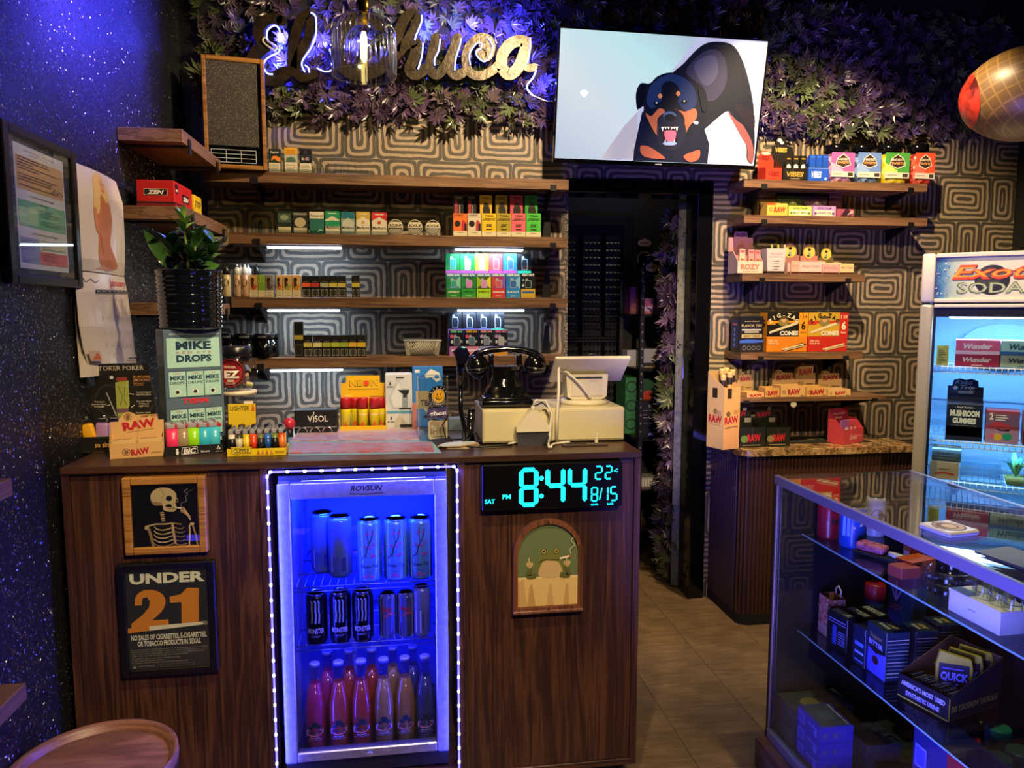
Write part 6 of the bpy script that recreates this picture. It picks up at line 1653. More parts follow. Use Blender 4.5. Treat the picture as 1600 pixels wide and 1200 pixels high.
for i, (px, py, lab) in enumerate(((1508,1130,'leftmost'),(1535,1122,'middle'),(1562,1118,'rightmost'))):
  q = atz(px, py, SF + 0.14)
  t = thing('glass_bubbler', f'{lab} black glass bubbler behind the tins on the case deck', 'pipe', (1.47 + 0.058 * i, 1.745, SF),0, gl3); t.scale = (1,1,1.55)
  MB().lathe([(0.024,0),(0.028,0.01),(0.026,0.05),(0.016,0.08),(0.012,0.11)],'blackgloss', n=18).part('chamber', t); MB().sphere((0,0,0.128),0.024,0.024,0.018,'blackgloss', 16,10).part('bowl', t)
# ================================================================= GOODS ON THE SALES COUNTER
gco = 'goods standing on the sales counter'
e_ = 0.0003
RAWR = '#b01c2c'
kraft = '#cfa56c'


def tcol(i): return ('#d8c840', '#d87ab0')[i]


# lighter-sleeve display
c, w, rz = foot((126,707),(233,703), ZT + e_)
hb = hpx(180,569, c[1] + 0.09, ZT)
hd_ = [('line', [tuple(p) for p in spline([(0.02,0.42),(0.2,0.72),(0.45,0.7),(0.5,0.45),(0.3,0.36),(0.12,0.5)],5)],0.03,'#2c2a24'),('line', [tuple(p) for p in spline([(0.5,0.2),(0.8,0.3),(0.98,0.5)],5)],0.03,'#2c2a24'),
       ('t','TOKER POKER', 0.52,0.925,0.055,0.68,'#b8b0a0', 0.01),('e',0.16,0.94,0.035,0.04,'#c8c0ac'),('poly', [(0.42,0.78),(0.62,0.80),(0.62,0.5),(0.58,0.44),(0.68,0.31),(0.62,0.28),(0.44,0.3),(0.42,0.45)],'#98a04a'),
       ('line', [(0.46,0.74),(0.52,0.6),(0.48,0.5)],0.01,'#5a6a2a'),('line', [(0.56,0.72),(0.55,0.55),(0.58,0.5)],0.01,'#5a6a2a'),('r',0.42,0.41,0.6,0.46,'#6a4a5a'),('r',0.44,0.79,0.6,0.84,'#8a3a2c'),('line', [(0.28,0.66),(0.42,0.36)],0.012,'#a8a8a4'),('disc', 0.37,0.84,0.022,'#c8c8c4', 10),
       ('t','ALL-INCLUSIVE', 0.82,0.83,0.028,0.26,'#d0a04a', 0.01),('t','SMOKING', 0.82,0.785,0.035,0.25,'#c08a5a', 0.01),('t','TOOL!', 0.77,0.735,0.038,0.16,'#c08a5a', 0.01)]
for i, (x, y, s) in enumerate(((0.84,0.645,'Carefully Designed'),(0.84,0.615,'LIGHTER SLEEVE'),(0.84,0.535,'Securely Holds'),(0.84,0.505,'A Foot of'),(0.84,0.475,'HEMP WICK'),(0.82,0.395,'Stainless Steel'),(0.80,0.365,'TAMPER'),(0.18,0.54,'Fold-in'),(0.16,0.51,'Stainless Steel'),(0.17,0.48,'POKER'))): hd_.append(('t',s, x, y, 0.02,0.22 if len(s) > 10 else 0.15,'#d8d0bc', 0.005))
for a, b_ in (((0.7,0.63),(0.62,0.64)),((0.7,0.5),(0.64,0.47)),((0.7,0.39),(0.66,0.35)),((0.28,0.5),(0.33,0.51))): hd_.append(('line', [a, b_],0.007,'#e0d8c8'))
tkd = display('lighter_display', 'black counter display of lighter sleeves with a swirl-printed back card', c, w, 0.09,0.045, hb, '#15130f', [('t','so simple', 0.38,0.3,0.34,0.34,'#c89a4a', 0.02)], hd_, [(0,0),(1,0),(1, .60),(.96, .74),(.94, .98),(.9,1),(.1,1),(.1, .95),(.13, .74),(0, .74)], rz=rz, slope=0.2, headcol='#1d1b17')
RZc = MX.Translation(c) @ RZ(rz)


def sleeve(lab, x, y, tilt, c1, c2_, yaw=0.0):
  p = RZc @ V((x, y, 0.002))
  t = thing('lighter_sleeve', lab, 'lighter', (p[0], p[1], p[2]), rz + yaw, 'lighter sleeves in the black display'); t.rotation_euler = (0, tilt, rz + yaw); t.scale = (1.45,1.3,1.3)
  MB().bevbox(-0.012,-0.008,0,0.012,0.008,0.062, mat(c1,0.4),0.004,2).part('sleeve_body', t)
  MB().bevbox(-0.0125,-0.0085,0.022,0.0125,0.0085,0.034, mat(c2_, 0.4),0.003).part('sleeve_band', t)
  MB().bevbox(-0.009,-0.006,0.0622,0.009,0.006,0.074,'chrome', 0.002).cyl(0.003,0,0.0742,0.080,0.004,'chrome', 10).part('lighter_top', t)


sleeve('yellow boot-shaped lighter sleeve leaning out at the left of the black display', -w / 2 + 0.03,0.022,-0.22,'#e0a41c', '#c88a14')
sleeve('lilac and green lighter sleeve standing in the middle of the black display', -w / 2 + 0.052,0.03,0.03,'#a07ab0', '#4a8a3c')
sleeve('lilac and green lighter sleeve at the right of the black display beside the kraft display', -w / 2 + 0.088,0.03,0.0,'#b08ac0', '#5a9a4c')
sleeve('pale lighter sleeve half hidden behind the kraft rolling-paper display', -w / 2 + 0.125,0.04,0.0,'#c8b89a', '#a08aa0')

# kraft hemp-wick display
c, w, rz = foot((172,718),(257,712), ZT + e_)
hb = hpx(212,646, c[1] + 0.055, ZT)
hh_ = [('t','HEMP WICK', 0.74,0.9,0.05,0.34,'#5a1c1c', 0.01,0,0.05),('t','RAW', 0.54,0.64,0.19,0.62, RAWR, 0.05,0,0.12),('t','natural hemp and beeswax', 0.55,0.57,0.03,0.5,'#5a3a24', 0,0,0.1),('ring', 0.33,0.93,0.08,0.016,'#6a4a2a'),('disc', 0.33,0.93,0.045,'#7a5a36'),('r',0.496,0.3,0.502,0.88,'#a8844e')]
kd = display('wick_display', 'kraft counter display with big red RAW lettering beside the lighter tray', c, w, 0.057,0.043, hb, kraft, [('t','RAW', 0.56,0.22,0.4,0.34, RAWR, 0.05,0,0.12),('ring', 0.3,0.42,0.24,0.04,'#6a4a2a'),('disc', 0.3,0.42,0.13,'#7a5a36'),('t','MADE IN SPAIN', 0.85,0.24,0.1,0.2,'#5a3a24'),('r',0.5,0,0.504,1,'#a8844e')], hh_,
             [(0,0),(1,0),(1, .82),(.9, .82),(.88, .96),(.47, .96),(.46, .98),(.42,1.02),(.36,1.04),(.30,1.04),(.24,1.0),(.21, .93),(.16, .9),(.15, .82),(0, .82)], rz=rz, slope=0.35, inner='#b08a54')
T_ = MX.Translation(c) @ RZ(rz)
for i in range(2):
  p = T_ @ V((-w / 4 + i * w / 2,0.006,0.0018))
  carton('wick_pack', ('kraft wick pack in the left half of the kraft display', 'kraft wick pack in the right half of the kraft display')[i],'box', (p[0], p[1], p[2]), w / 2 - 0.006,0.03,0.05,'#d2b078', None, None, [('t','RAW', 0.55,0.3,0.5,0.5,'#5a3a24', 0.02),('disc', 0.2,0.5,0.3,'#8a6a44', 12)], rz, 'kraft wick packs')

# lighters in the black tray
c, w, rz = foot((258,715),(349,709), ZT + e_)
bt = display('lighter_tray', 'black lighter tray with white script logo and recycling mark', c, w, 0.078,0.03,0.03,'#131316', [('t','BIC', 0.42,0.26,0.5,0.22,'#e8e8e8', 0.05,0.2),('line', [(0.28,0.2),(0.3,0.85),(0.55,0.9),(0.56,0.25),(0.28,0.2)],0.05,'#e8e8e8'),('disc', 0.21,0.68,0.11,'#e8e8e8', 10),('e',0.21,0.38,0.025,0.2,'#e8e8e8'),('t','bic.com', 0.69,0.3,0.22,0.15,'#d8d8d8', 0.02),('poly', [(0.88,0.5),(0.96,0.5),(0.92,0.88)],'#d8d8d8'),('poly', [(0.905,0.56),(0.935,0.56),(0.92,0.74)],'#131316'),('r',0.86,0.28,0.98,0.32,'#b8b8b8')], None, FLATH, rz=rz, slope=0.0)
T_ = MX.Translation(c) @ RZ(rz)


def lighter(lab, p, col, rzz, group, h=0.062, band=None, prn=None, head='#c02838', w_=0.0125):
  t = thing('lighter', lab, 'lighter', (p[0], p[1], p[2]), rzz, group)
  MB().lathe([(1,0),(1, h)], mat(col, 0.25), n=14, T=MX.Scale(w_ * 0.95,4,(1,0,0)) @ MX.Scale(0.0072,4,(0,1,0))).part('lighter_body', t)
  if band: MB().lathe([(1.03, h * 0.25),(1.03, h * 0.8)], mat(band, 0.3), n=14, T=MX.Scale(w_ * 0.95,4,(1,0,0)) @ MX.Scale(0.0072,4,(0,1,0))).part('wrap_print', t)
  MB().bevbox(-w_ * 0.88,-0.0064, h + 0.0002, w_ * 0.5,0.0064, h + 0.0135, mat('#b4b4b8', 0.4,0.35),0.002).part('hood', t)
  MB().cyl(0,0,-0.004,0.004,0.0035, mat('#8a8a8e', 0.4,0.4),10, TR(w_ * 0.1,0, h + 0.0155) @ RX(PI / 2)).part('spark_wheel', t)
  MB().bevbox(w_ * 0.52,-0.004, h + 0.0002, w_ * 1.15,0.004, h + 0.009, mat(head, 0.3),0.0015).part('fuel_button', t)
  return t


lc_ = [('#f0386c', 'hot pink'),('#9a8668', 'taupe'),('#94dc1c', 'lime green'),('#38b8dc', 'sky blue'),('#44c0e0', 'aqua blue')]
b2 = ['#d87a2c', '#6a3a7a', '#e05a4a', '#3a6ac8', '#d8d0bc']; b3 = ['#e8b83a', '#d84a6a', '#5a5a62', '#48a878', '#2a9ac8']
for r_ in range(3):
  for i in range(5):
    x = -w / 2 + 0.02 + (w - 0.042) * i / 4; y = 0.015 + 0.021 * r_
    p = T_ @ V((x - 0.003 * r_, y, 0.0018))
    col = (lc_[i][0], b2[i], b3[i])[r_]
    nth = ('first', 'second', 'third', 'fourth', 'fifth')[i]
    lab = f'{lc_[i][1]} lighter, {nth} from the left in the front row of the black tray' if r_ == 0 else f'lighter {nth} from the left in the {("", "middle", "back")[r_]} row of the black tray'
    lighter(lab, p, col, rz, 'lighters in the black tray', 0.078, None, None, '#c02838', 0.0165)

# eye-drop carton (turned a little) with the planter on top
zc = at(300,515,2.36)[2] - ZT
A = at(258,600,2.33); rzm = math.radians(31)
wm, dm_ = 0.172,0.085
cM = V((A[0], A[1], ZT + e_)) + V((math.cos(rzm) * wm / 2, math.sin(rzm) * wm / 2,0))
teal = '#a3cfc6'; slt = '#53687c'; ink = '#1c3a50'
fr_ = [('t','MOISTURIZING, LUBRICATES, REDNESS RELIEVER', 0.53,0.955,0.014,0.85,'#c8d4d8', 0.01),('r',0.05,0.68,0.95,0.93, teal),('t','MIKE', 0.5,0.835,0.065,0.60, ink, 0.05),('t','R E D  E Y E', 0.5,0.797,0.02,0.6,'#a86a5c', 0.01),('t','DROPS', 0.5,0.73,0.055,0.60, ink, 0.05),('t','TYSON', 0.5,0.375,0.04,0.44,'#d8283c', 0.05)]
for (y0, y1) in ((0.43,0.655),(0.10,0.335)):
  fr_.append(('r',0.05, y0,0.95, y1,'#3c5164'))
  for i in range(3):
    x0 = 0.055 + i * 0.3; fr_ += [('r',x0 + 0.006, y0 + 0.006, x0 + 0.29, y1 - 0.008, teal),('t','MIKE', x0 + 0.148, y0 + (y1 - y0) * 0.66,0.034,0.24, ink, 0.04),('t','DROPS', x0 + 0.148, y0 + (y1 - y0) * 0.5,0.022,0.24, ink, 0.02),('t','TYSON', x0 + 0.148, y0 + (y1 - y0) * 0.87,0.01,0.1,'#c8384c', 0.02),('disc', x0 + 0.148, y0 + (y1 - y0) * 0.2,0.022,'#e8e4dc', 14),('disc', x0 + 0.142, y0 + (y1 - y0) * 0.2,0.016,'#20242a', 14)]
fr_ += [('disc', 0.5,0.09,0.05,'#7fb0ac', 20),('r',0.05,0.01,0.95,0.07, teal)]
md = carton('eye_drop_display', 'tall slate-blue eye-drop display carton showing small teal packs, with a planter on top', 'display box', (cM[0], cM[1], cM[2]), wm, dm_, zc, slt, fr_,
      [('r',0.12,0.06,0.88,0.94,'#7f9aa0'),('t','FAST', 0.5,0.73,0.055,0.7,'#48606c', 0.02),('t','ACTING', 0.5,0.66,0.03,0.6,'#5e7680'),('t','REDNESS', 0.5,0.6,0.03,0.66,'#5e7680'),('t','HYDRATING', 0.5,0.46,0.03,0.66,'#5e7680'),('t','RELIEF', 0.5,0.35,0.05,0.7,'#a8b8b4', 0.02),('t','EYE DROPS', 0.5,0.28,0.03,0.7,'#48606c'),('t','TYSON', 0.5,0.83,0.03,0.4,'#c87a6c', 0.03),('e',0.5,0.14,0.16,0.035,'#3a4650')], rz=rzm)
zp = ZT + e_ + zc + e_
pc_ = V((cM[0], cM[1],0)) + RZ(rzm) @ V((0.0, dm_ / 2,0))
pl = thing('potted_plant', 'glossy black ribbed planter with a leafy green plant on the slate-blue carton', 'plant', (pc_[0] + 0.006, pc_[1] + 0.01, zp))
pr_ = []
for i in range(33): z = 0.17 * i / 32; pr_.append((0.09 + 0.0035 * (math.sin(z * 2 * PI / 0.0135)) + 0.005 * z / 0.17, z))
pr_ = [(0.082,0)] + [(r, z + 0.004) for r, z in pr_] + [(0.098,0.178),(0.094,0.181),(0.088,0.178),(0.087,0.15)]
MB().lathe(pr_, mat('#0c0f14', 0.10,0,0,1.0), n=40, cap=False).part('planter', pl)
MB().cyl(0,0,0.145,0.152,0.0875, mat('#1c1410', 0.9),24).part('soil', pl)
rnd = random.Random(12)
lm = [mat('#3f6630', 0.2), mat('#4d7a3a', 0.2), mat('#335a2a', 0.22)]; lmy = mat('#86b048', 0.25)


def broad_leaf(base, tip, up, wid, m, stem=True):
  b, t = V(base), V(tip); d = t - b; L = d.length; d.normalize(); s_ = d.cross(V(up)).normalized(); n = s_.cross(d)
  vs = []; fs = []; N = 7
  for i in range(N + 1):
    u = i / N; wv = wid * math.sin(PI * min(1, u * 0.97 + 0.02)) ** 0.8 * (1.1 - 0.35 * u)
    p = b + d * L * u + n * (0.12 * L * math.sin(PI * u))
    vs += [p - s_ * wv + n * 0.2 * wv, p - n * 0.1 * wv, p + s_ * wv + n * 0.2 * wv]
  for i in range(N):
    for j in range(2): fs.append((3 * i + j, 3 * i + j + 1,3 * i + 4 + j, 3 * i + 3 + j))
  MB().add(vs, fs, m, None, True).part('leaf', pl)


stems = [(-0.035,0.0,12),(0.02,-0.02,14),(0.045,0.02,10),(0.0,0.03,12)]
for sx_, sy_, n in stems:
  top = V((sx_ * 1.5, sy_ * 1.5,0.15 + rnd.uniform(0.09,0.14))); MB().tube([(sx_, sy_, 0.15),(sx_ * 1.2, sy_ * 1.2,0.2), top],[0.006,0.005,0.003], mat('#4a5a30', 0.5),7).part('stem', pl)
  for i in range(n):
    u = i / n; a = i * 2.4 + rnd.uniform(-.3, .3); p = V((sx_, sy_, 0.165)).lerp(top, 0.15 + 0.85 * u)
    L = rnd.uniform(0.065,0.095) * (1.05 - 0.25 * u); el = 0.1 + 0.8 * u + rnd.uniform(-.15, .2)
    broad_leaf(p, p + V((math.cos(a) * math.cos(el), math.sin(a) * math.cos(el), math.sin(el))) * L, (0,0,1), L * 0.28, rnd.choice(lm))
topS = V((0.0,-0.035,0.315)); MB().tube([(0.0,-0.01,0.15),(0.005,-0.03,0.24), topS],[0.005,0.004,0.003], mat('#6a7a3a', 0.5),7).part('stem', pl)
for i in range(11):
  a = i * 2.4; el = 0.2 + 0.1 * i; L = 0.075 - 0.002 * i; p = topS + V((0,0,-0.03 + 0.004 * i))
  broad_leaf(p, p + V((math.cos(a) * math.cos(el), math.sin(a) * math.cos(el), math.sin(el))) * L, (0,0,1), L * 0.17, lmy)
for (dx, dz, L) in ((-0.13,0.2,0),(-0.10,0.12,0),(0.11,0.06,0)): broad_leaf((dx * 0.3,-0.02,0.18),(dx * 0.9,-0.03,0.15 + dz * 0.75),(0,-1,0.3),0.02, lm[0])

# two stacked candy-bowl jars
YJ = 2.53; jq = at(372,600, YJ)
j1 = thing('glass_jar', 'square clear jar with a cream lid, lower of two stacked jars on the counter', 'jar', (jq[0], YJ, ZT + e_),0.1)
hj = at(370,610, YJ)[2] - ZT
MB().lathe([(0.045,0),(0.055,0.006),(0.057,0.04),(0.057, hj - 0.035),(0.05, hj - 0.012)], M['pet'], n=28, cap=False).part('jar_body', j1)
MB().lathe([(0.0585, hj - 0.012),(0.0585, hj),(0.03, hj + 0.0005)], mat('#cfc4a4', 0.4), n=28).part('lid', j1)
MB().cyl(0,0,0.003,0.035,0.05, noisy('mixed lighters in a jar', '#5a3a34', '#a8a8b8', 70,0.3,0.4,2),22).part('contents', j1)
MB().box(0.022,-0.0592, hj - 0.05,0.05,-0.0582, hj - 0.03, mat('#e8e0cc', 0.5)).part('price_sticker', j1)
zj = ZT + e_ + hj + 0.0012
hb2 = at(370,541, YJ)[2] - zj
j2 = thing('glass_jar', 'round clear bowl jar of wrapped sweets with a black lid, stacked on the lower jar', 'jar', (jq[0] - 0.002, YJ, zj),0)
MB().lathe([(0.035,0),(0.05,0.01),(0.0625,0.045),(0.064,0.065),(0.058,0.09),(0.045, hb2 - 0.03)], M['pet'], n=32, cap=False).part('jar_body', j2)
MB().lathe([(0.046, hb2 - 0.032),(0.0475, hb2 - 0.028),(0.0475, hb2 - 0.002),(0.044, hb2)], mat('#0d0d0f', 0.3), n=32).part('lid', j2)
rnd = random.Random(2)
for i in range(34):
  a = rnd.uniform(0,6.28); r_ = rnd.uniform(0.012,0.044); z = 0.012 + rnd.uniform(0,0.055)
  if i > 10: r_ = rnd.uniform(0.03,0.044); 
  Tm = TR(r_ * math.cos(a), r_ * math.sin(a), z + 0.006) @ MX.Rotation(rnd.uniform(0,6.28),4, V((rnd.uniform(-1,1), rnd.uniform(-1,1), rnd.uniform(-1,1))))
  MB().bevbox(-0.011,-0.007,-0.004,0.011,0.007,0.004, mat(('#c8b84a', '#a83a3a', '#d8d4c8', '#5a6a8a', '#b88a5a', '#6a4a6a')[i % 6],0.35),0.0015,1, Tm).part('wrapped_sweet', j2)
P = Print(0.095,0.095); P.disc(0.5,0.5,0.5,'#17100f', 30); P.ring(0.5,0.5,0.47,0.03,'#8a1c20', 30); P.disc(0.5,0.5,0.40,'#8c1a20', 30); P.r(0.1,0.3,0.9,0.62,'#17100f'); P.t('EZ', 0.55,0.34,0.24,0.5,'#e8e0d0', 0.05); P.t('WIDER', 0.5,0.66,0.08,0.4,'#d8c8b0', 0.02); P.r(0.4,0.2,0.62,0.27,'#c8b8a0'); P.t('SPLITTER', 0.5,0.12,0.06,0.35,'#b8a890', 0.02)
P.mb.v = [((0.0652 - v_[1]) * math.sin(v_[0] / 0.064 - 0.86),-(0.0652 - v_[1]) * math.cos(v_[0] / 0.064 - 0.86), v_[2] + 0.014) for v_ in P.mb.v]; P.mb.part('round_label', j2)

# yellow lighter tray
c, w, rz = foot((355,714),(447,711), ZT + e_)
display('lighter_tray', 'yellow lighter tray with a stamped logo and small warning triangles', c, w, 0.075,0.022,0.022,'#e8c81c', [('r',0.07,0.3,0.42,1.25,'#e8c81c'),('r',0.08,0.36,0.41,1.15,'#5a4a10'),('r',0.09,0.42,0.40,1.1,'#e8d040'),('t','CLIPPER', 0.245,0.5,0.5,0.28,'#4a3a10', 0.03),('t','fashion lighters', 0.25,0.1,0.15,0.26,'#6a5210')] + [('poly', [(0.5 + 0.075 * i, 0.25),(0.555 + 0.075 * i, 0.25),(0.527 + 0.075 * i, 0.85)],('#b8641c', '#c88a5a')[i % 2]) for i in range(4)] + [('r',0.82,0.35,0.97,0.42,'#8a7420'),('r',0.82,0.55,0.97,0.62,'#8a7420')], None, FLATH, rz=rz, slope=0.0, inner='#8a7a1c')
T_ = MX.Translation(c) @ RZ(rz)
cc = [('#d8d0bc', '#141414', 'white and black'),('#3a3a34', '#c8c0a8', 'charcoal'),('#d8b81c', '#e8c83a', 'yellow'),('#e0481c', '#d83a1c', 'orange-red'),('#6a6a4a', '#2a2a24', 'patterned olive'),('#2a6ac0', '#1c50a0', 'blue'),('#6a7a3a', '#14140f', 'green-black'),('#d8481c', '#e0782c', 'red and orange')]
for r_ in range(3):
  for i in range(8):
    x = -w / 2 + 0.012 + (w - 0.024) * i / 7; p = T_ @ V((x, 0.012 + 0.021 * r_, 0.0018))
    q = cc[(i + 3 * r_) % 8]; nth = ('first', 'second', 'third', 'fourth', 'fifth', 'sixth', 'seventh', 'eighth')[i]
    lab = f'{q[2]} lighter, {nth} from the left at the front of the yellow tray' if r_ == 0 else f'lighter {nth} from the left in the {("", "middle", "back")[r_]} row of the yellow tray'
    lighter(lab, p, q[0], rz, 'lighters in the yellow tray', 0.062, q[1], None, '#2a2a2c', 0.0098)
# black clip lighters on a low rack behind
cB = atz(396,700, ZT); YB2 = 2.27
zl_ = at(396,664, YB2)[2] - ZT
lr = thing('clip_display', 'black display block of lighter leashes with a yellow sign behind the yellow lighter tray', 'display box', (at(396,660, YB2)[0], YB2, ZT + e_),0.02)
wl_ = at(447,660, YB2)[0] - at(347,660, YB2)[0]
MB().box(-wl_ / 2,0,0, wl_ / 2,0.05, zl_ - 0.03,'black').part('display_block', lr)
MB().box(-wl_ / 2 + 0.015,0.03, zl_ - 0.0297, wl_ / 2 - 0.09,0.032, at(380,631, YB2 + 0.03)[2] - ZT, mat('#e0c024', 0.45)).part('sign_card', lr)
P = Print(wl_ - 0.105,0.03); P.t('LIGHTER', 0.42,0.3,0.45,0.7,'#1c1810', 0.01); P.poly([(0.84,0.2),(0.97,0.2),(0.95,0.6),(0.9,0.95),(0.86,0.6)],'#d8641c'); P.put(lr, TR(-wl_ / 2 + 0.0155,0.0298, at(380,646, YB2 + 0.03)[2] - ZT))
for i in range(5):
  x = -wl_ / 2 + wl_ * (i + 0.5) / 5
  MB().bevbox(x - 0.0085,0.004, zl_ - 0.0297, x + 0.0085,0.028, zl_, mat('#18181a', 0.3),0.002).part('leash_clip', lr)

# red ball dispenser, visol display, neon gas cans, torch boxes, blue box
q = at(452,662,2.5); t = thing('red_ball', 'small red round tin half hidden left of the black display with white lettering', 'tin', (q[0],2.5, ZT + e_)); zc_ = q[2] - ZT
MB().cyl(0,0,0, zc_ - 0.018,0.012,'black', 12).part('stand', t); MB().sphere((0,0, zc_),0.02,0.02,0.02, mat('#b8283c', 0.25),18,12).part('ball', t)
Yv = 2.55; a, b_ = at(460,655, Yv), at(526,655, Yv); hv = at(490,641, Yv)[2] - ZT
vd = carton('lighter_display', 'black display box with white VISOL lettering behind the mats', 'display box', ((a[0] + b_[0]) / 2, Yv, ZT + e_), b_[0] - a[0],0.06, hv, '#111114', [('t','V SOL', 0.55,0.52,0.26,0.48,'#e0e0e0', 0.01),('line', [(0.445,0.5),(0.46,0.66),(0.44,0.78),(0.47,0.92)],0.035,'#e0e0e0'),('r',0,0.28,1,0.31,'#8a8a8e')])
wv = b_[0] - a[0]
for i in range(3): MB().tube([(-wv / 3.2 + i * wv / 3.4 + 0.016 * math.cos(s),-0.003,0.008 + 0.016 * math.sin(s)) for s in [PI * j / 10 for j in range(11)]],0.003,'chrome', 6).part('ring', vd)
Yn = 2.58; a, b_ = at(530,640, Yn), at(603,640, Yn); hn = at(566,588, Yn + 0.06)[2] - ZT; wn_ = b_[0] - a[0]
nd = display('gas_display', 'yellow butane-can display with black outlined lettering on a stepped card', ((a[0] + b_[0]) / 2, Yn - 0.0, ZT + e_), wn_, 0.085,0.02, hn, '#e0b414', None, [('t','NEON', 0.5,0.80,0.11,0.62,'#3a2c08', 0.02),('t','NEON', 0.5,0.808,0.095,0.60,'#e6bc20', 0.0),('disc', 0.56,0.855,0.05,'#d84a1c', 14),('r',0.16,0.74,0.84,0.748,'#6a5410'),('r',0.62,0.6,0.95,0.61,'#8a6c14'),('e',0.16,0.62,0.09,0.025,'#e8c850')],
             [(0,0),(1,0),(1, .86),(.86, .86),(.86,1),(.12,1),(.12, .86),(0, .86)], slope=0.45)
for i, (px, dy, lab) in enumerate(((540,0.022,'leftmost'),(555,0.062,'second, set back,'),(567,0.022,'middle'),(585,0.022,'fourth'),(595,0.062,'rightmost, set back,'))):
  x = at(px, 640, Yn + dy)[0]
  t = thing('gas_can', f'{lab} red-capped yellow gas can in the yellow display', 'can', (x, Yn + dy + 0.002, ZT + e_ + 0.0016),0,'gas cans in the yellow display'); hc = at(px, 622, Yn + dy)[2] - ZT; r_ = 0.0185
  MB().lathe([(r_, 0),(r_, hc * 0.62),(r_ * 0.97, hc * 0.66)], mat('#d8c81c', 0.3), n=20).part('can_body', t); MB().lathe([(r_, hc * 0.6602),(r_, hc * 0.97),(r_ * 0.93, hc)], mat('#b01c28', 0.35), n=20).part('cap', t)
  P = Print(2 * r_, hc * 0.62)
  if i in (0,1): P.r(0.15,0.1,0.85,0.85,'#a8b0c0')
  else: P.r(0.05,0.72,0.95,0.92,'#c8441c'); P.t('NEON', 0.5,0.76,0.11,0.8,'#f0d8a0', 0.03)
  P.poly([(0.3,0.0),(0.7,0.0),(0.72,0.2),(0.5,0.5),(0.28,0.2)],'#d8481c')
  P.mb.v = [((r_ + 0.0003 - v_[1]) * math.sin(v_[0] / r_ - 1.0),-(r_ + 0.0003 - v_[1]) * math.cos(v_[0] / r_ - 1.0), v_[2]) for v_ in P.mb.v]; P.mb.part('can_print', t)
Yt = 2.62; a, b_ = at(603,640, Yt), at(645,640, Yt); z1 = at(620,646, Yt)[2] - ZT; z2 = at(620,585, Yt)[2] - ZT
tor = lambda: [('r',0.0,0.0,1,0.06,'#5a9ab8'),('poly', [(0.25,0.12),(0.1,0.4),(0.35,0.75),(0.5,0.95),(0.6,0.7),(0.9,0.4),(0.75,0.12)],'#b4c0cc'),('poly', [(0.32,0.16),(0.2,0.4),(0.5,0.8),(0.8,0.4),(0.7,0.16)],'#d0d8de'),('t','BLINK', 0.18,0.66,0.04,0.26,'#1c1c22', 0.02),('poly', [(0.14,0.73),(0.22,0.73),(0.18,0.83)],'#1c1c22'),('r',0.62,0.14,0.82,0.4,'#8a96a4'),('poly', [(0.45,0.6),(0.9,0.6),(0.86,0.5),(0.76,0.46),(0.62,0.5)],'#1c2028'),('r',0.64,0.4,0.8,0.48,'#2a2e38'),('r',0.5,0.1,0.95,0.14,'#1c2028'),('r',0.4,0.9,0.7,0.93,'#1c2028')]
wt = b_[0] - a[0]; xt = (a[0] + b_[0]) / 2
carton('torch_box', 'white torch-lighter box with a flame outline, lower of the stacked pair', 'box', (xt + 0.001, Yt, ZT + e_), wt, 0.08, z1,'#c8ccd0', [('t','BLINK', 0.18,0.4,0.12,0.26,'#1c1c22', 0.02),('poly', [(0.14,0.6),(0.22,0.6),(0.18,0.85)],'#1c1c22'),('poly', [(0.3,0.1),(0.3,0.5),(0.5,0.95),(0.62,0.6),(0.8,0.3)],'#b4b0a4'),('r',0.5,0.1,0.95,0.3,'#2a2620')])
carton('torch_box', 'white torch-lighter box with a flame outline, upper of the stacked pair', 'box', (xt - 0.001, Yt, ZT + e_ + z1 + 0.0004), wt, 0.08, z2 - z1,'#c4ccd6', tor())
Yb = 2.66; a, b_ = at(645,620, Yb), at(692,620, Yb); hz_ = at(660,573, Yb)[2] - ZT
carton('blue_carton', 'bright blue carton with a cartoonless white swoosh behind the sticker-covered glass jar', 'box', ((a[0] + b_[0]) / 2, Yb, ZT + e_), b_[0] - a[0],0.03, hz_, '#2a78d0', [('poly', [(0.4,0.86),(0.6,0.96),(0.88,0.9),(0.95,0.78),(0.8,0.74),(0.62,0.82),(0.45,0.8)],'#d8dce0'),('e',0.8,0.83,0.08,0.03,'#2a78d0'),('r',0.08,0.9,0.24,0.95,'#d8e0e8'),('e',0.7,0.45,0.28,0.16,'#b89a6c'),('r',0.1,0.3,0.5,0.6,'#a89878'),('t','TEA', 0.45,0.35,0.1,0.4,'#2a2a3a', 0.03)])
q = at(648,650,2.55); carton('pink_wand_box', 'thin rose-pink carton between the torch boxes and the sticker-covered jar', 'box', (q[0],2.57, ZT + e_),0.016,0.02, at(648,631,2.57)[2] - ZT, '#c07a74')

# mats
def mat_quad(name, lab, pts, z, h, m, group=None, pr=None):
  P = [atz(px, py, z) for px, py in pts]; c = sum(P, V((0,0,0))) / 4; t = thing(name, lab, 'mat', (c[0], c[1], z),0, group)
  MB().prism([((p - c)[0],(p - c)[1]) for p in P],0, h, m, plane='xy').part('mat_sheet', t); return t


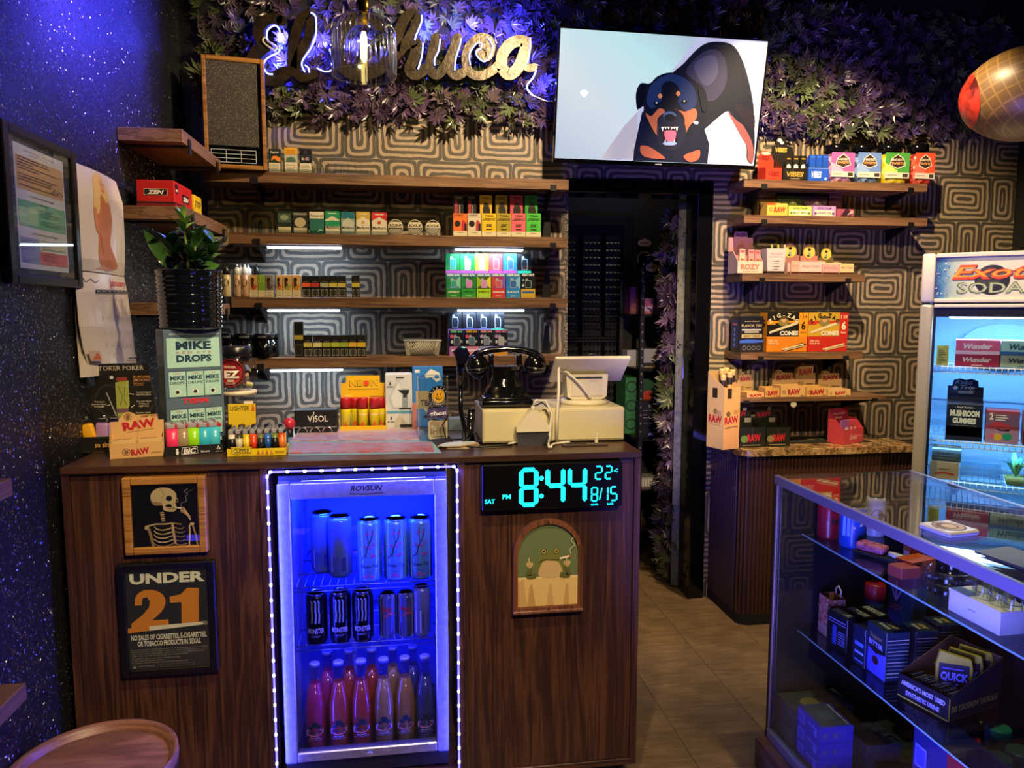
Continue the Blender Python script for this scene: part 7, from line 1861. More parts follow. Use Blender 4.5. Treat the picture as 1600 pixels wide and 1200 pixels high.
mp = lambda n, c1, c2, c3: None
swirl = NT('pink swirl print'); v = swirl.coord('Object', (9,22,1)); n_ = swirl.noise(v, 1.2,3,0.5,1.6)
swirl.l(swirl.ramp(n_.outputs[0],[(0.25,'#7a6a94'),(0.38,'#b07a9c'),(0.46,'#a8b0cc'),(0.55,'#c0887c'),(0.62,'#9480ac'),(0.75,'#bc7a88')]), swirl.b.inputs['Base Color']); swirl.b.inputs['Roughness'].default_value = 0.35
sw2 = NT('red swirl print'); v = sw2.coord('Object', (7,18,1),(0,0,0.2)); n_ = sw2.noise(v, 1.3,3,0.5,1.8)
sw2.l(sw2.ramp(n_.outputs[0],[(0.3,'#7a648e'),(0.42,'#b07a94'),(0.5,'#8a8cae'),(0.56,'#b85048'),(0.66,'#8c5a7c')]), sw2.b.inputs['Base Color']); sw2.b.inputs['Roughness'].default_value = 0.35
mat_quad('counter_mat', 'pale blue glossy mat lying under the swirl-printed mats', [(451,712),(690,708),(660,672),(448,674)], ZT + 0.0004,0.0012, mat('#7fb0c4', 0.2),'mats on the counter')
mat_quad('counter_mat', 'front red and pink swirl-printed mat on the counter, above the cooler', [(452,709),(678,705.5),(674,692.5),(460,694)], ZT + 0.0019,0.004, sw2.m, 'mats on the counter')
mat_quad('counter_mat', 'rear pink swirl-printed mat on the counter, before the yellow display', [(453,690),(655,687.5),(655,670),(470,671.5)], ZT + 0.0019,0.004, swirl.m, 'mats on the counter')

# tip jar with stickers
q = atz(678,690, ZT); zj = ZT + 0.0062; Rj = 0.049; Yj = q[1] + 0.035
hj = at(678,588, Yj)[2] - zj
tj = thing('tip_jar', 'tall clear glass jar covered in stickers beside the telephone', 'jar', (q[0], Yj, zj))
MB().lathe([(Rj * 0.9,0),(Rj, 0.006),(Rj, hj)], glass('thick clear glass', (0.84,0.88,0.88),1.2,0.02), n=36, cap=False).lathe([(Rj * 0.9,0.002),(Rj * 0.9,0.012)], M['pet'], n=30).part('jar_wall', tj)
MB().tube([(Rj * math.cos(2 * PI * i / 32), Rj * math.sin(2 * PI * i / 32), hj) for i in range(32)],0.0018, M['acrylic'],6, None, True).part('jar_rim', tj)
g = MB(); rnd = random.Random(21)
for i in range(7): a = i * 0.9; MB().bevbox(-0.02,-0.012,-0.0006,0.02,0.012,0.0006, mat(('#8a9a7a', '#a8a890', '#6a7a60')[i % 3],0.7),0.0003,1, TR(0.012 * math.cos(a),0.012 * math.sin(a),0.03 + 0.014 * i) @ MX.Rotation(rnd.uniform(0,3),4, V((rnd.uniform(-1,1), rnd.uniform(-1,1),0.4)))).part('banknote', tj)


def bend(P, r, ang, z0, parent, name):
  P.mb.v = [((r + 0.0006 - v_[1]) * math.sin(v_[0] / r - P.w / 2 / r + ang),-(r + 0.0006 - v_[1]) * math.cos(v_[0] / r - P.w / 2 / r + ang), v_[2] + z0) for v_ in P.mb.v]
  return P.mb.part(name, parent)


P = Print(0.066,0.066); P.disc(0.5,0.5,0.5,'#15110c', 32); P.ring(0.5,0.5,0.34,0.02,'#e8e0c8', 30); P.disc(0.5,0.5,0.3,'#d8a020', 28); P.e(0.42,0.58,0.03,0.06,'#2a1c08'); P.e(0.58,0.58,0.03,0.06,'#2a1c08'); P.line([tuple(p) for p in spline([(0.34,0.44),(0.42,0.35),(0.55,0.34),(0.66,0.43)],5)],0.03,'#2a1c08')
for i, ch_ in enumerate('LIFTED'): a = math.radians(150 - 24 * i); P.t(ch_, 0.5 + 0.41 * math.cos(a),0.5 + 0.41 * math.sin(a) - 0.035,0.085, None, '#e8e0c8', 0.02,0, a - PI / 2)
for i, ch_ in enumerate('LEMONADE'): a = math.radians(215 + 16 * i); P.t(ch_, 0.5 + 0.42 * math.cos(a),0.5 + 0.42 * math.sin(a) - 0.03,0.075, None, '#e8e0c8', 0.02,0, a + PI / 2)
bend(P, Rj, 0.35, hj - 0.092, tj, 'round_sticker')
P = Print(0.072,0.04); P.poly([(0,0.1),(0.8,0.0),(1,0.15),(1,0.9),(0.2,1.0),(0,0.85)],'#4a3c78'); P.t('ghost', 0.5,0.32,0.34,0.84,'#ece8f0', 0.03); bend(P, Rj + 0.0002,0.35, hj - 0.133, tj, 'purple_sticker')
P = Print(0.072,0.062); P.poly([(0.05,0),(0.95,0),(1,0.1),(1,0.92),(0.9,0.9),(0.7,1),(0.4,0.96),(0.1,1),(0,0.9),(0,0.1)],'#d2c6a8'); P.t('SHIFTY', 0.5,0.3,0.28,0.84,'#6a5a40', 0.0); P.r(0.2,0.12,0.8,0.16,'#8a7a5c')
for i in range(5): P.line([(0.1 + 0.16 * i, 0.66),(0.12 + 0.16 * i, 0.9),(0.2 + 0.16 * i, 0.9)],0.02,'#b8643c')
bend(P, Rj + 0.0002,0.38,0.004, tj, 'cream_sticker')
# loose stickers stack
c, w, rz = foot((686,703),(748,699), ZT + e_)
for i in range(5):
  t = thing('sticker_sheet', f'{("lowest", "second", "third", "fourth", "topmost")[i]} pale paper sheet in the messy stack in front of the sticker-covered jar', 'paper', (c[0] + 0.004 * (i % 2) - 0.002, c[1] + 0.03 + 0.003 * (i % 3), ZT + e_ + 0.0022 * i), rz + 0.12 * (i - 2),'paper sheets by the jar')
  pl_ = [(w / 2 * (1 + 0.06 * math.sin(3 * s + i)) * math.cos(s),0.03 * (1 + 0.1 * math.sin(5 * s + i)) * math.sin(s)) for s in [2 * PI * j / 18 for j in range(18)]]
  MB().prism(pl_, 0,0.0018, mat(('#c8b890', '#b8a47a', '#d0c4a4', '#b4946a', '#c0ccd0')[i],0.5), plane='xy').part('sheet', t)

# cash drawer
c, w, rz = foot((754,692.5),(977,688.5), ZT + 0.004)
hd = at(800,640, c[1])[2] - ZT - 0.004
cdr = thing('cash_drawer', 'cream metal cash drawer carrying the telephone and the till screen', 'cash drawer', (c[0], c[1], ZT + 0.004), rz * 0)
cream2 = mat('#cfc59c', 0.4)
MB().bevbox(-w / 2,0.003,0, w / 2,0.26, hd, cream2,0.003).part('drawer_case', cdr)
MB().bevbox(-w / 2 + 0.004,0,0.006, w / 2 - 0.004,0.0026, hd - 0.006, cream2,0.001).part('drawer_front', cdr)
for sx in (-1,1):
  for y in (0.03,0.23): MB().cyl(sx * (w / 2 - 0.03), y, -0.0037,-0.0002,0.01,'black', 10).part('foot', cdr)
ZD_ = ZT + 0.004 + hd + e_
YDf = c[1]
# telephone
q = at(790,633, YDf + 0.085)
ph = thing('telephone', 'old black desk telephone seen from behind, standing on the cash drawer', 'telephone', (q[0], YDf + 0.10, ZD_))
bk_ = mat('#0b0b0d', 0.14,0,0,0.6)
MB().bevbox(-0.083,-0.07,0.004,0.083,0.075,0.026, bk_, 0.006,2).bevbox(-0.078,-0.065,0.0262,0.078,0.07,0.034, bk_, 0.003,2).part('base', ph)
for sx in (-1,1):
  for sy in (-0.055,0.06): MB().cyl(sx * 0.07, sy, 0,0.0038,0.008,'blackmat', 10).part('foot', ph)
g = MB(); pr = [(0.072,0.0343),(0.066,0.044),(0.050,0.065),(0.042,0.09),(0.040,0.118),(0.046,0.13)]
for (a, za),(b_, zb_) in zip(pr[:-1], pr[1:]):
  g.add([(-a, -a * .75, za),(a, -a * .75, za),(a, a * .8, za),(-a, a * .8, za),(-b_, -b_ * .75, zb_),(b_, -b_ * .75, zb_),(b_, b_ * .8, zb_),(-b_, b_ * .8, zb_)],[(0,1,5,4),(1,2,6,5),(2,3,7,6),(3,0,4,7)], bk_, None, True)
b_ = 0.046; g.add([(-b_, -b_ * .75, .13),(b_, -b_ * .75, .13),(b_, b_ * .8, .13),(-b_, b_ * .8, .13)],[(0,1,2,3)], bk_); g.part('body', ph)
for sx in (-1,1): MB().bevbox(sx * 0.046 - 0.009,-0.012,0.1303, sx * 0.046 + 0.009,0.014,0.168, bk_, 0.004,2).part('cradle_horn', ph)
hs_ = thing('telephone_handset', 'black telephone handset with round cups resting across the telephone cradle', 'handset', (q[0] + 0.004, YDf + 0.098, ZD_ + 0.1715))
MB().tube([(-0.115,0,-0.03),(-0.095,0,-0.006),(-0.05,0,0.007),(0,0,0.0105),(0.05,0,0.007),(0.095,0,-0.006),(0.115,0,-0.03)],[0.016,0.0125,0.011,0.010,0.011,0.0125,0.016], bk_, 14, TR(0,0,0.004)).part('grip', hs_)
for sx in (-1,1):
  Tm = TR(sx * 0.096,0,-0.026) @ RY(0.10 * sx)
  MB().lathe([(0.0,0.025),(0.02,0.02),(0.033,0.005),(0.037,-0.015),(0.037,-0.02)], bk_, n=26, T=Tm, cap=False).part('cup', hs_)
  MB().lathe([(0.0375,-0.0205),(0.0375,-0.0225)],'chrome', n=26, T=Tm).part('cup_ring', hs_)
  MB().lathe([(0.036,-0.0227),(0.033,-0.034),(0.006,-0.04 if sx > 0 else -0.058)], bk_, n=26, T=Tm).part('cup_cap', hs_)
# till screen
q = at(912,628, YDf + 0.12)
ts = thing('till_screen', 'white till touch screen seen from behind on a tilting stand atop the cash drawer', 'till', (q[0], YDf + 0.13, ZD_))
wp_ = mat('#d8d0b4', 0.35)
MB().lathe([(0.08,0),(0.083,0.004),(0.083,0.009),(0.074,0.016),(0.04,0.017)], wp_, n=40).part('stand_disc', ts)
MB().prism([(-0.05,0.0175),(0.05,0.0175),(0.066,0.028),(0.07,0.10),(-0.07,0.10),(-0.066,0.028)],-0.055,0.01, wp_).part('stand_body', ts)
MB().box(-0.052,-0.0575,0.03,0.052,-0.0552,0.088, mat('#cfc7ab', 0.4)).box(-0.05,-0.059,0.087,0.05,-0.0577,0.093, mat('#3a3833', 0.4)).part('stand_hatch', ts)
P = Print(0.05,0.02); P.t('shift', 0.5,0.3,0.4,0.5,'#a8a08a'); P.put(ts, TR(-0.005,-0.0576,0.07),'embossed_print')
Tm = TR(0.012,-0.03,0.116) @ RX(math.radians(52))
MB().bevbox(-0.125,-0.006,-0.07,0.125,0.006,0.07, wp_, 0.004,2, Tm).part('screen_slab', ts)
MB().tube([(-0.082,-0.02,0.13),(-0.10,-0.075,0.12),(-0.112,-0.135,0.06),(-0.118,-0.142,-0.02),(-0.12,-0.146,-0.10)],0.0045,'cable_white', 8).solo('white_cable', 'white power cable hanging from the till screen down the drawer front', 'cable', tuple(ts.location))
MB().tube([(-0.09,0.0,0.104),(-0.07,-0.065,0.11),(-0.03,-0.072,0.075),(0.006,-0.07,0.03),(0.01,-0.066,0.02)],0.0035,'cable_white', 8).part('loop_cable', ts)
# wedge-shaped card reader hanging in front of the drawer
a, b_ = at(806,665, YDf - 0.02), at(858,665, YDf - 0.02); wr = b_[0] - a[0]
cr = thing('card_reader', 'white wedge-shaped card reader with a dark base leaning on the cash drawer front', 'card reader', ((a[0] + b_[0]) / 2, YDf - 0.031, ZT + e_))
z0 = at(830,674, YDf - .03)[2] - ZT; z1 = at(830,641, YDf - .03)[2] - ZT
MB().prism([(-wr / 2, z0),(wr / 2, z0),(wr / 2, z0 + 0.012),(0.012, z1),(-0.012, z1),(-wr / 2, z0 + 0.012)],-0.012,0.028, mat('#dcd4bc', 0.3)).part('reader_body', cr)
MB().prism([(-wr / 2 + 0.003,0),(wr / 2 - 0.003,0),(wr / 2 - 0.001, z0 - 0.0003),(-wr / 2 + 0.001, z0 - 0.0003)],-0.008,0.026, mat('#3a3a40', 0.2)).part('reader_base', cr)
MB().cyl(0,0.006, z1 + 0.0002, z1 + 0.012,0.006,'cable_white', 10).part('plug', cr)
MB().tube([(0,0.006, z1 + 0.012),(0.01,0.006, z1 + 0.03),(0.04,0.008, z1 + 0.028),(0.058,0.0, z1 - 0.01),(0.05,-0.01,0.03),(0.046,-0.014,0.004)],0.004,'cable_white', 8).part('reader_cable', cr)
MB().tube([(0.0,0.012, z1 + 0.008),(0.03,0.012, z1 + 0.022),(0.056,0.004, z1),(0.052,-0.006,0.035),(0.03,-0.03,0.006)],0.0028,'cable_black', 8).part('black_cable', cr)
# scanner on a stand
q = at(719,590, YDf + 0.03); zb2 = ZT + e_
scn = thing('barcode_scanner', 'black barcode scanner on a bent gooseneck stand left of the telephone', 'scanner', (at(736,690, YDf + 0.0)[0], YDf + 0.02, zb2))
ox = q[0] - scn.location[0]
hz_ = lambda py: at(719, py, YDf + 0.03)[2] - ZT
MB().tube([(0.006,0.02,0.006),(0.0,0.012,0.05),(0.004,0.01, hz_(640))],0.012, bk_, 10).tube([(0.008,0.012, hz_(642)),(-0.004,0.0,0.02),(-0.02,-0.004,0.012),(ox + 0.012,0.0,0.05),(ox, 0.005, hz_(640)),(ox, 0.008, hz_(600))],[0.008] * 6, bk_, 10).part('gooseneck', scn)
MB().lathe([(0.03,0),(0.035,0.003),(0.035,0.008),(0.01,0.012)], bk_, (0.004,0.012,0),20).part('stand_foot', scn)
MB().tube([(ox, 0.008, hz_(604)),(ox + 0.002,0.004, hz_(575)),(ox + 0.003,-0.002, hz_(558))],[0.012,0.014,0.016], bk_, 12).part('handle', scn)
hh = hz_(553)
MB().prism([(-0.026,0.006),(-0.014,-0.03),(0.012,-0.028),(0.024,0.002),(0.014,0.02),(-0.006,0.022)],-0.03,0.03, bk_, TR(ox + 0.004,0, hh)).part('scan_head', scn)
MB().sphere((ox + 0.008,-0.012, hh + 0.019),0.007,0.007,0.004, mat((0.1,0.9,0.45),0.3,0,2.5),12,8).part('status_light', scn)
MB().tube([(-0.01,0.03,0.012),(-0.075,0.03,0.01),(-0.085,0.03,0.06),(-0.06,0.03,0.10),(-0.01,0.03,0.08),(0.0,0.03,0.02)],0.0025,'cable_black', 6).part('coiled_cable', scn)
# keyboard strip and cables on the worktop
c, w, rz = foot((880,698),(950,696), ZT + e_)
kb = thing('key_strip', 'slim dark keypad with a small white adapter lying before the cash drawer', 'keypad', c, 0)
MB().bevbox(-w / 2,0,0, w / 2,0.02,0.006, mat('#4a4238', 0.5),0.001).part('keypad_body', kb)
for i in range(3): MB().bevbox(-w / 2 + 0.012 + 0.022 * i, 0.004,0.0062,-w / 2 + 0.03 + 0.022 * i, 0.016,0.009, mat('#2c2822', 0.5),0.001).part('key', kb)
MB().bevbox(w * 0.22,0.006,0.0062, w * 0.22 + 0.01,0.014,0.026, wp_, 0.002).tube([(w * 0.25,0.01,0.026),(w * 0.27,0.012,0.038)],0.002,'cable_white', 6).part('white_adapter', kb)
P0 = [atz(*p, ZT + 0.006) for p in ((858,699),(855,692),(846,688),(832,686),(815,689),(795,694))]
MB().tube([(p[0], p[1], p[2]) for p in spline([tuple(p) for p in P0],4)],0.004,'cable_white', 8).solo('white_cable', 'white cable curving along the counter before the card reader', 'cable')
P0 = [atz(*p, ZT + 0.0055) for p in ((861,699),(864,694),(876,692),(890,690.5))]
MB().tube([tuple(p) for p in spline([tuple(p) for p in P0],4)],0.0035,'cable_white', 8).solo('white_cable', 'short white cable running right to the small keypad', 'cable')
P0 = [atz(*p, ZT + 0.005) for p in ((700,681),(712,694),(735,698),(770,697),(800,695))]
MB().tube([tuple(p) for p in spline([tuple(p) for p in P0],4)],0.003,'cable_black', 8).solo('black_cable', 'thin black cable running along the counter from the scanner', 'cable')
q = at(700,665,2.6); carton('folded_cloth', 'crumpled grey-blue bag behind the scanner cable on the counter', 'bag', (at(722,680,2.55)[0],2.56, ZT + e_),0.09,0.06,0.04,'#5a6a7c')
# ================================================================= GOODS ON THE LEFT SHELVES
YF = 3.36
NTH = ('first', 'second', 'third', 'fourth', 'fifth', 'sixth', 'seventh', 'eighth', 'ninth')


def on(l, r, top, z, Y=YF):
  a, b = at(l, 400, Y)[0], at(r, 400, Y)[0]
  return (a + b) / 2, b - a, at((l + r) / 2, top, Y)[2] - z


def goods(name, lab, cat, l, r, top, z, d, col, fr=None, Y=YF, group=None, dz=0.0, **k):
  z = z + 0.0004 + dz; x, w, h = on(l, r, top, z, Y)
  return carton(name, lab, cat, (x, Y, z), w - 0.0008, d, h, col, fr, group=group, **k)


def tray(lab, l, r, top, z, n, Y=YF):
  x, w, h = on(l, r, top, z + 0.0004, Y)
  t = thing('acrylic_tray', lab, 'tray', (x, Y, z + 0.0004),0,'clear pack trays on the left shelves')
  MB().box(-w / 2,-0.006,0, w / 2,0.09,0.002,'acrylic').part('tray_floor', t)
  MB().box(-w / 2,-0.006,0.0021, w / 2,-0.0045, h * 0.45,'acrylic').part('front_lip', t)
  for i in range(n + 1): xx = -w / 2 + (w - 0.0015) * i / n; MB().box(xx, -0.0044,0.0021, xx + 0.0015,0.09, h, 'acrylic').part('divider', t)
  return t


g1 = 'cigarette packs on the long shelves'
wl = [('r',0.02,0.02,0.98,0.42,'#d8cfb4')] + [('r',0.1,0.08 + 0.075 * i, 0.9 - 0.1 * (i % 2),0.1 + 0.075 * i, '#7a7258') for i in range(4)]
goods('cigarette_pack', 'green and orange cigarette pack, first of three on the topmost long shelf', 'cigarette pack', 424.5,443,233, ZS[0],0.024,'#1f3a2c', wl + [('r',0,0.74,1,1,'#16231c'),('t','Capital', 0.5,0.82,0.1,0.7,'#d8d4c4', 0.02),('poly', [(0.2,0.5),(0.3,0.68),(0.6,0.72),(1,0.64),(1,0.46),(0.7,0.5),(0.5,0.58)],'#e8842c')], group=g1)
goods('cigarette_pack', 'yellow and grey cigarette pack, second of three on the topmost long shelf', 'cigarette pack', 449,469,231, ZS[0],0.024,'#b8b4a4', wl + [('r',0,0.74,1,1,'#e0a424'),('t','Golden', 0.5,0.86,0.08,0.7,'#a85a18', 0.02),('t','Harvest', 0.5,0.77,0.07,0.7,'#a85a18', 0.02),('poly', ell(0.5,0.45,0.38,0.2,14,0, PI),'#4a6a5a')], group=g1)
goods('cigarette_pack', 'black cigarette pack with a name bar, third of three on the topmost long shelf', 'cigarette pack', 472,491,233, ZS[0],0.024,'#17161a', wl + [('r',0,0.72,1,0.735,'#5a5a5e'),('t','BLACK', 0.5,0.55,0.1,0.6,'#d8d4d0', 0.03),('t','A', 0.46,0.55,0.13,0.12,'#c8242c', 0.03),('ring', 0.5,0.86,0.05,0.01,'#8a8a8e')], group=g1)
tray('clear acrylic tray holding the three packs on the topmost long shelf', 423.5,494,258, ZS[0],3)
for i, (a, b_) in enumerate(((495,516),(517,537),(539,557),(558,577))): tray(f'empty clear acrylic tray on the topmost long shelf, {NTH[i]} from the packs', a, b_, 254 + i, ZS[0],2)
chev = lambda c: [('r',0,0,1,1,'#cfc6aa'),('poly', [(0,0.62),(0.5,0.8),(1,0.62),(1,1),(0,1)], c),('t','Marlboro', 0.5,0.24,0.14,0.9,'#2a2622', 0.02),('r',0.2,0.88,0.8,0.92,'#d8d0b8'),('r',0.4,0.48,0.6,0.6, c)]
PK = [(435,457,330,'#1f3028', [('r',0.05,0.5,0.95,0.9,'#4a5a4a'),('e',0.5,0.72,0.3,0.12,'#8a9a7a'),('r',0.05,0.05,0.95,0.3,'#c8bc94')],'dark mottled green'),(459,482,331,'#2a2c28', [('r',0.05,0.85,0.95,0.95,'#8a8474'),('e',0.5,0.52,0.38,0.22,'#b8ac80'),('r',0.05,0.05,0.95,0.28,'#c0b48c')],'dark silver-flecked'),
      (485,507.5,331,'#2a6a5a', [('r',0,0.7,1,1,'#d8d0b4'),('t','Newport', 0.5,0.78,0.1,0.88,'#1c2a24', 0.02),('line', [(0.55,0.1),(0.7,0.2),(0.9,0.16)],0.03,'#d8e0d0')],'teal and cream'),(509.5,532,330,'#1c8a5a', chev('#1c8a5a') + [('r',0,0.35,1,0.58,'#1c8a5a')],'bright green chevron'),
      (534,556,331,'#5a7a7a', [('r',0,0,1,0.7,'#8a9a90'),('r',0,0.7,1,1,'#1c6a78'),('poly', [(0.1,0.1),(0.1,0.55),(0.5,0.74),(0.9,0.55),(0.9,0.1)],'#b8bcaa'),('t','Marlboro', 0.5,0.24,0.13,0.86,'#2a2622', 0.02)],'grey-blue chevron'),(557.5,579,331,'#cfc6aa', chev('#b8983c'),'gold chevron'),(582,605,332,'#cfc6aa', chev('#c0202c'),'red chevron')]
for i, (a, b_, t_, c, pr, nm) in enumerate(PK):
  goods('cigarette_pack', f'{nm.strip(" ,")} cigarette pack, {NTH[i]} from the left on the second long shelf', 'cigarette pack', a, b_, t_, ZS[1],0.024, c, pr, group=g1, lid=None)
tray('long clear acrylic tray under the seven packs on the second long shelf', 433,607,353, ZS[1],7)
for i, (a, b_) in enumerate(((360,383),(384,408),(409,432))): tray(f'empty clear acrylic tray at the left end of the second long shelf, {NTH[i]} of three', a, b_, 343, ZS[1],2)
for i, px in enumerate((618,648.5,676.5)):
  q = at(px, 354, YF + 0.004); z = ZS[1] + 0.0025; r_ = 0.0345
  t = thing('round_tin', f'round black and cream tin standing on edge on the second long shelf, {("left", "middle", "right")[i]} of three', 'tin', (q[0], YF + 0.004, z),0,'round tins on the second long shelf')
  MB().lathe([(r_, 0),(r_, 0.02)],'black', n=30, T=TR(0,0.02, r_) @ RX(PI / 2)).part('tin_body', t); MB().box(-r_, -0.002,-0.002, r_, 0.028,-0.0002,'acrylic').part('clear_stand', t)
  P = Print(2 * r_, 2 * r_); P.disc(0.5,0.5,0.48,'#cfc4a4', 28); P.disc(0.5,0.5,0.45,'#171512', 28); P.poly([(0.07,0.46),(0.93,0.46),(0.93,0.7),(0.8,0.82),(0.2,0.82),(0.07,0.7)],'#cfc4a4'); P.t('ROGUE', 0.5,0.52,0.17,0.76,'#171512', 0.04); P.poly(ell(0.5,0.4,0.38,0.3,14, PI, 2 * PI),'#8a8478'); P.put(t, TR(-r_, 0.0,0))
# legend boxes, two rows
lg = [('#e0702c', 'orange'),('#d0c4a8', 'cream and black'),('#e0b820', 'yellow'),('#a89428', 'olive-gold'),('#e06470', 'pink'),('#48b83c', 'green')]
g2 = 'vapour boxes on the second long shelf'
for i, (a, b_) in enumerate(((708.5,730.5),(731,752.5),(753,775.5),(776,798.5),(799,821.5),(822,845))):
  c = lg[i][0]; base = [('r',0,0,1,0.22,'#d4cba8'),('r',0.3,0.15,0.7,0.17,'#5a5648')]
  pr = base + ([('t','TYSON', 0.5,0.86,0.07,0.6,'#2a2010', 0.03),('t','LEGEND', 0.5,0.7,0.1,0.86,'#2a2010', 0.02,0.3),('t','30K', 0.5,0.42,0.13,0.46,'#2a2010', 0.03,0.3),('r',0.3,0.3,0.7,0.34,'#3a3018')] if i > 1 else [('r',0,0.84,1,1, c),('t','LEGEND', 0.4,0.88,0.07,0.7,'#2a1810', 0.03),('disc', 0.3,0.55,0.13,'#1c1614', 16),('poly', [(0.6,0.26),(0.9,0.26),(0.92,0.6),(0.7,0.72),(0.6,0.6)],'#b83440'),('r',0.78,0.26,0.95,0.55,'#1c1418')])
  goods('vapour_box', f'{lg[i][1]} vapour box, {NTH[i]} from left, front row of the second long shelf', 'box', a, b_, 333.5, ZS[1],0.03, c, pr, YF, g2)
MB().box(-0.19,0,0,0.19,0.045,0.078,'acrylic').solo('acrylic_riser', 'clear acrylic riser behind the front row of vapour boxes on the second long shelf', 'riser', (at(775,350,3.42)[0],3.402, ZS[1] + 0.0004))
for i, (a, b_) in enumerate(((709,725),(730.5,745),(750,769),(774.5,793),(797,817),(820,840))):
  c = ('#15110f', '#15110f', '#c8a020', '#8a7a24', '#b84858', '#349030')[i]
  pr = [('poly', [(0.1,0.1),(0.4,0.1),(0.42,0.7),(0.3,0.85),(0.12,0.75)],'#a02c38'),('t','TYSON', 0.5,0.88,0.06,0.7,'#b8a898', 0.03),('r',0.55,0.2,0.65,0.6,'#8a8078')] if i < 2 else [('poly', [(0.25,0),(0.25,0.5),(0.45,0.68),(0.7,0.66),(0.85,0.4),(0.85,0)],'#1c1810'),('t','TYSON', 0.5,0.84,0.07,0.6,'#2a2010', 0.03),('disc', 0.5,0.6,0.1,'#2a2418', 12)]
  goods('vapour_box', f'{("black and red", "black red-device", "dark yellow", "dark olive", "dull red", "dark green")[i]} vapour box raised at the back of the second long shelf', 'box', a, b_, 305, ZS[1],0.03, c, pr, 3.41, g2, dz=0.0786)

# device boxes on shelves three and four
dev = lambda c, x=0.52: [('poly', [(x - 0.2,0.04),(x + 0.2,0.04),(x + 0.24,0.5),(x + 0.18,0.74),(x - 0.02,0.78),(x - 0.06,0.92),(x - 0.2,0.9),(x - 0.22,0.5)],'#aeb8c4'),('poly', [(x - 0.17,0.07),(x + 0.17,0.07),(x + 0.2,0.48),(x + 0.14,0.7),(x - 0.16,0.7),(x - 0.19,0.48)], c)]
G1c = [('#1f8a4a', '#3aa8a0', '#2c8a3c', 'WATERMELON', 'emerald'),('#27934e', '#d88ad8', '#35a03c', 'WHITE PEACH', 'grass green'),('#9cc838', '#d890d0', '#a8d828', 'WATERMELON ICE', 'lime'),('#c84a50', '#c85a64', '#d0383c', 'MIAMI', 'red'),('#2a7cd0', '#3a6ab8', '#2c8ad8', 'BLUE RAZZ', 'blue')]
g3 = 'device boxes on the third long shelf'
tops = (0.55,)
for i, (a, b_) in enumerate(((696,718.5),(719,741),(741.5,763.5),(764,785.5),(786,808))):
  c = G1c[i]
  goods('device_box', f'{c[4]} device box raised in the back row of the third long shelf', 'box', a, b_, 396.5, ZS[2],0.03, c[0],[('r',0,0.0,1,0.62,'#b04ac0'),('r',0,0.4,1,0.5,'#5a6ae0')] + [(q[0],[(p[0],0.62 + p[1] * 0.36) for p in q[1]], q[2]) for q in dev(c[1])],3.41, g3)
goods('device_box', 'black and turquoise device box, right end at the back of the third long shelf', 'box', 808.5,830,397, ZS[2],0.03,'#0f1215', [('r',0,0.4,1,0.62,'#18c8b0')] + [(q[0],[(p[0],0.62 + p[1] * 0.36) for p in q[1]], q[2]) for q in dev('#20282c')],3.41, g3)
for i, (a, b_) in enumerate(((697,719.5),(720.5,743.5),(744.5,767),(768,789.5),(790.5,813))):
  c = G1c[i]
  fr = [('r',0,0.36,1,1,('#3a8a9a', '#2f6a4a', '#4a5a2a', '#a83a6a', '#3a8ad8')[i]),('poly', [(0,0.36),(0.5,0.62),(0,0.9)], c[0]),('poly', [(1,0.36),(0.5,0.62),(1,0.9)],('#88d0b0', '#2c8a3c', '#e0e040', '#8a5ac8', '#88c8f0')[i])] + [(q[0],[(p[0],0.38 + p[1] * 0.46) for p in q[1]], q[2]) for q in dev(c[1])] + [('r',0,0.87,1,1,'#3a9ac8'),('t','GEEK BAR', 0.5,0.895,0.08,0.9,'#f0f4f8', 0.04),('r',0,0,1,0.36, c[2]),('t',c[3],0.5,0.2,0.07,0.8,'#e8f0e0' if i in (0,3,4) else '#1c3a1c', 0.03),('r',0.3,0.05,0.7,0.08,'#c8dcb8')]
  goods('device_box', f'{c[4]} device box with white lettering, front row of the third long shelf', 'box', a, b_, 427, ZS[2],0.035, c[0], fr, YF, g3)
goods('device_box', 'black and mustard device box, right end at the front of the third long shelf', 'box', 814,836.5,427, ZS[2],0.035,'#14181c', [('r',0,0,1,0.36,'#c8a838'),('r',0.1,0.18,0.9,0.26,'#3a5ab0'),('t','MINT HOT', 0.5,0.89,0.09,0.86,'#f0f4f8', 0.04)] + [(q[0],[(p[0],0.38 + p[1] * 0.44) for p in q[1]], q[2]) for q in dev('#1c2a28')] + [('disc', 0.16,0.72,0.05,'#88a8d0', 10),('r',0.08,0.45,0.22,0.55,'#c8d0d8')], YF, g3)
g4 = 'device boxes on the lowest long shelf'
B2 = [('#6a5ac8', '#c89ad8', 'violet'),('#5a68d8', '#e0a8c8', 'lilac-pink'),('#6a68d0', '#a0a0e8', 'periwinkle'),('#20c0a0', '#e0a83c', 'turquoise and orange')]
for i, (a, b_) in enumerate(((699,721),(722,743.5),(744,765.5),(766,788))):
  goods('device_box', f'{B2[i][2]} device box raised in the back row of the lowest long shelf', 'box', a, b_, 488, ZS[3],0.03,'#10131c', [('r',0,0,1,0.62, B2[i][0]),('r',0.1,0.54,0.9,0.57,'#d0d8e8')] + ([('r',0,0,1,0.5,'#e8a020')] if i == 3 else []) + [(q[0],[(p[0],0.62 + p[1] * 0.36) for p in q[1]], q[2]) for q in dev('#1a1f2a')],3.41, g4)
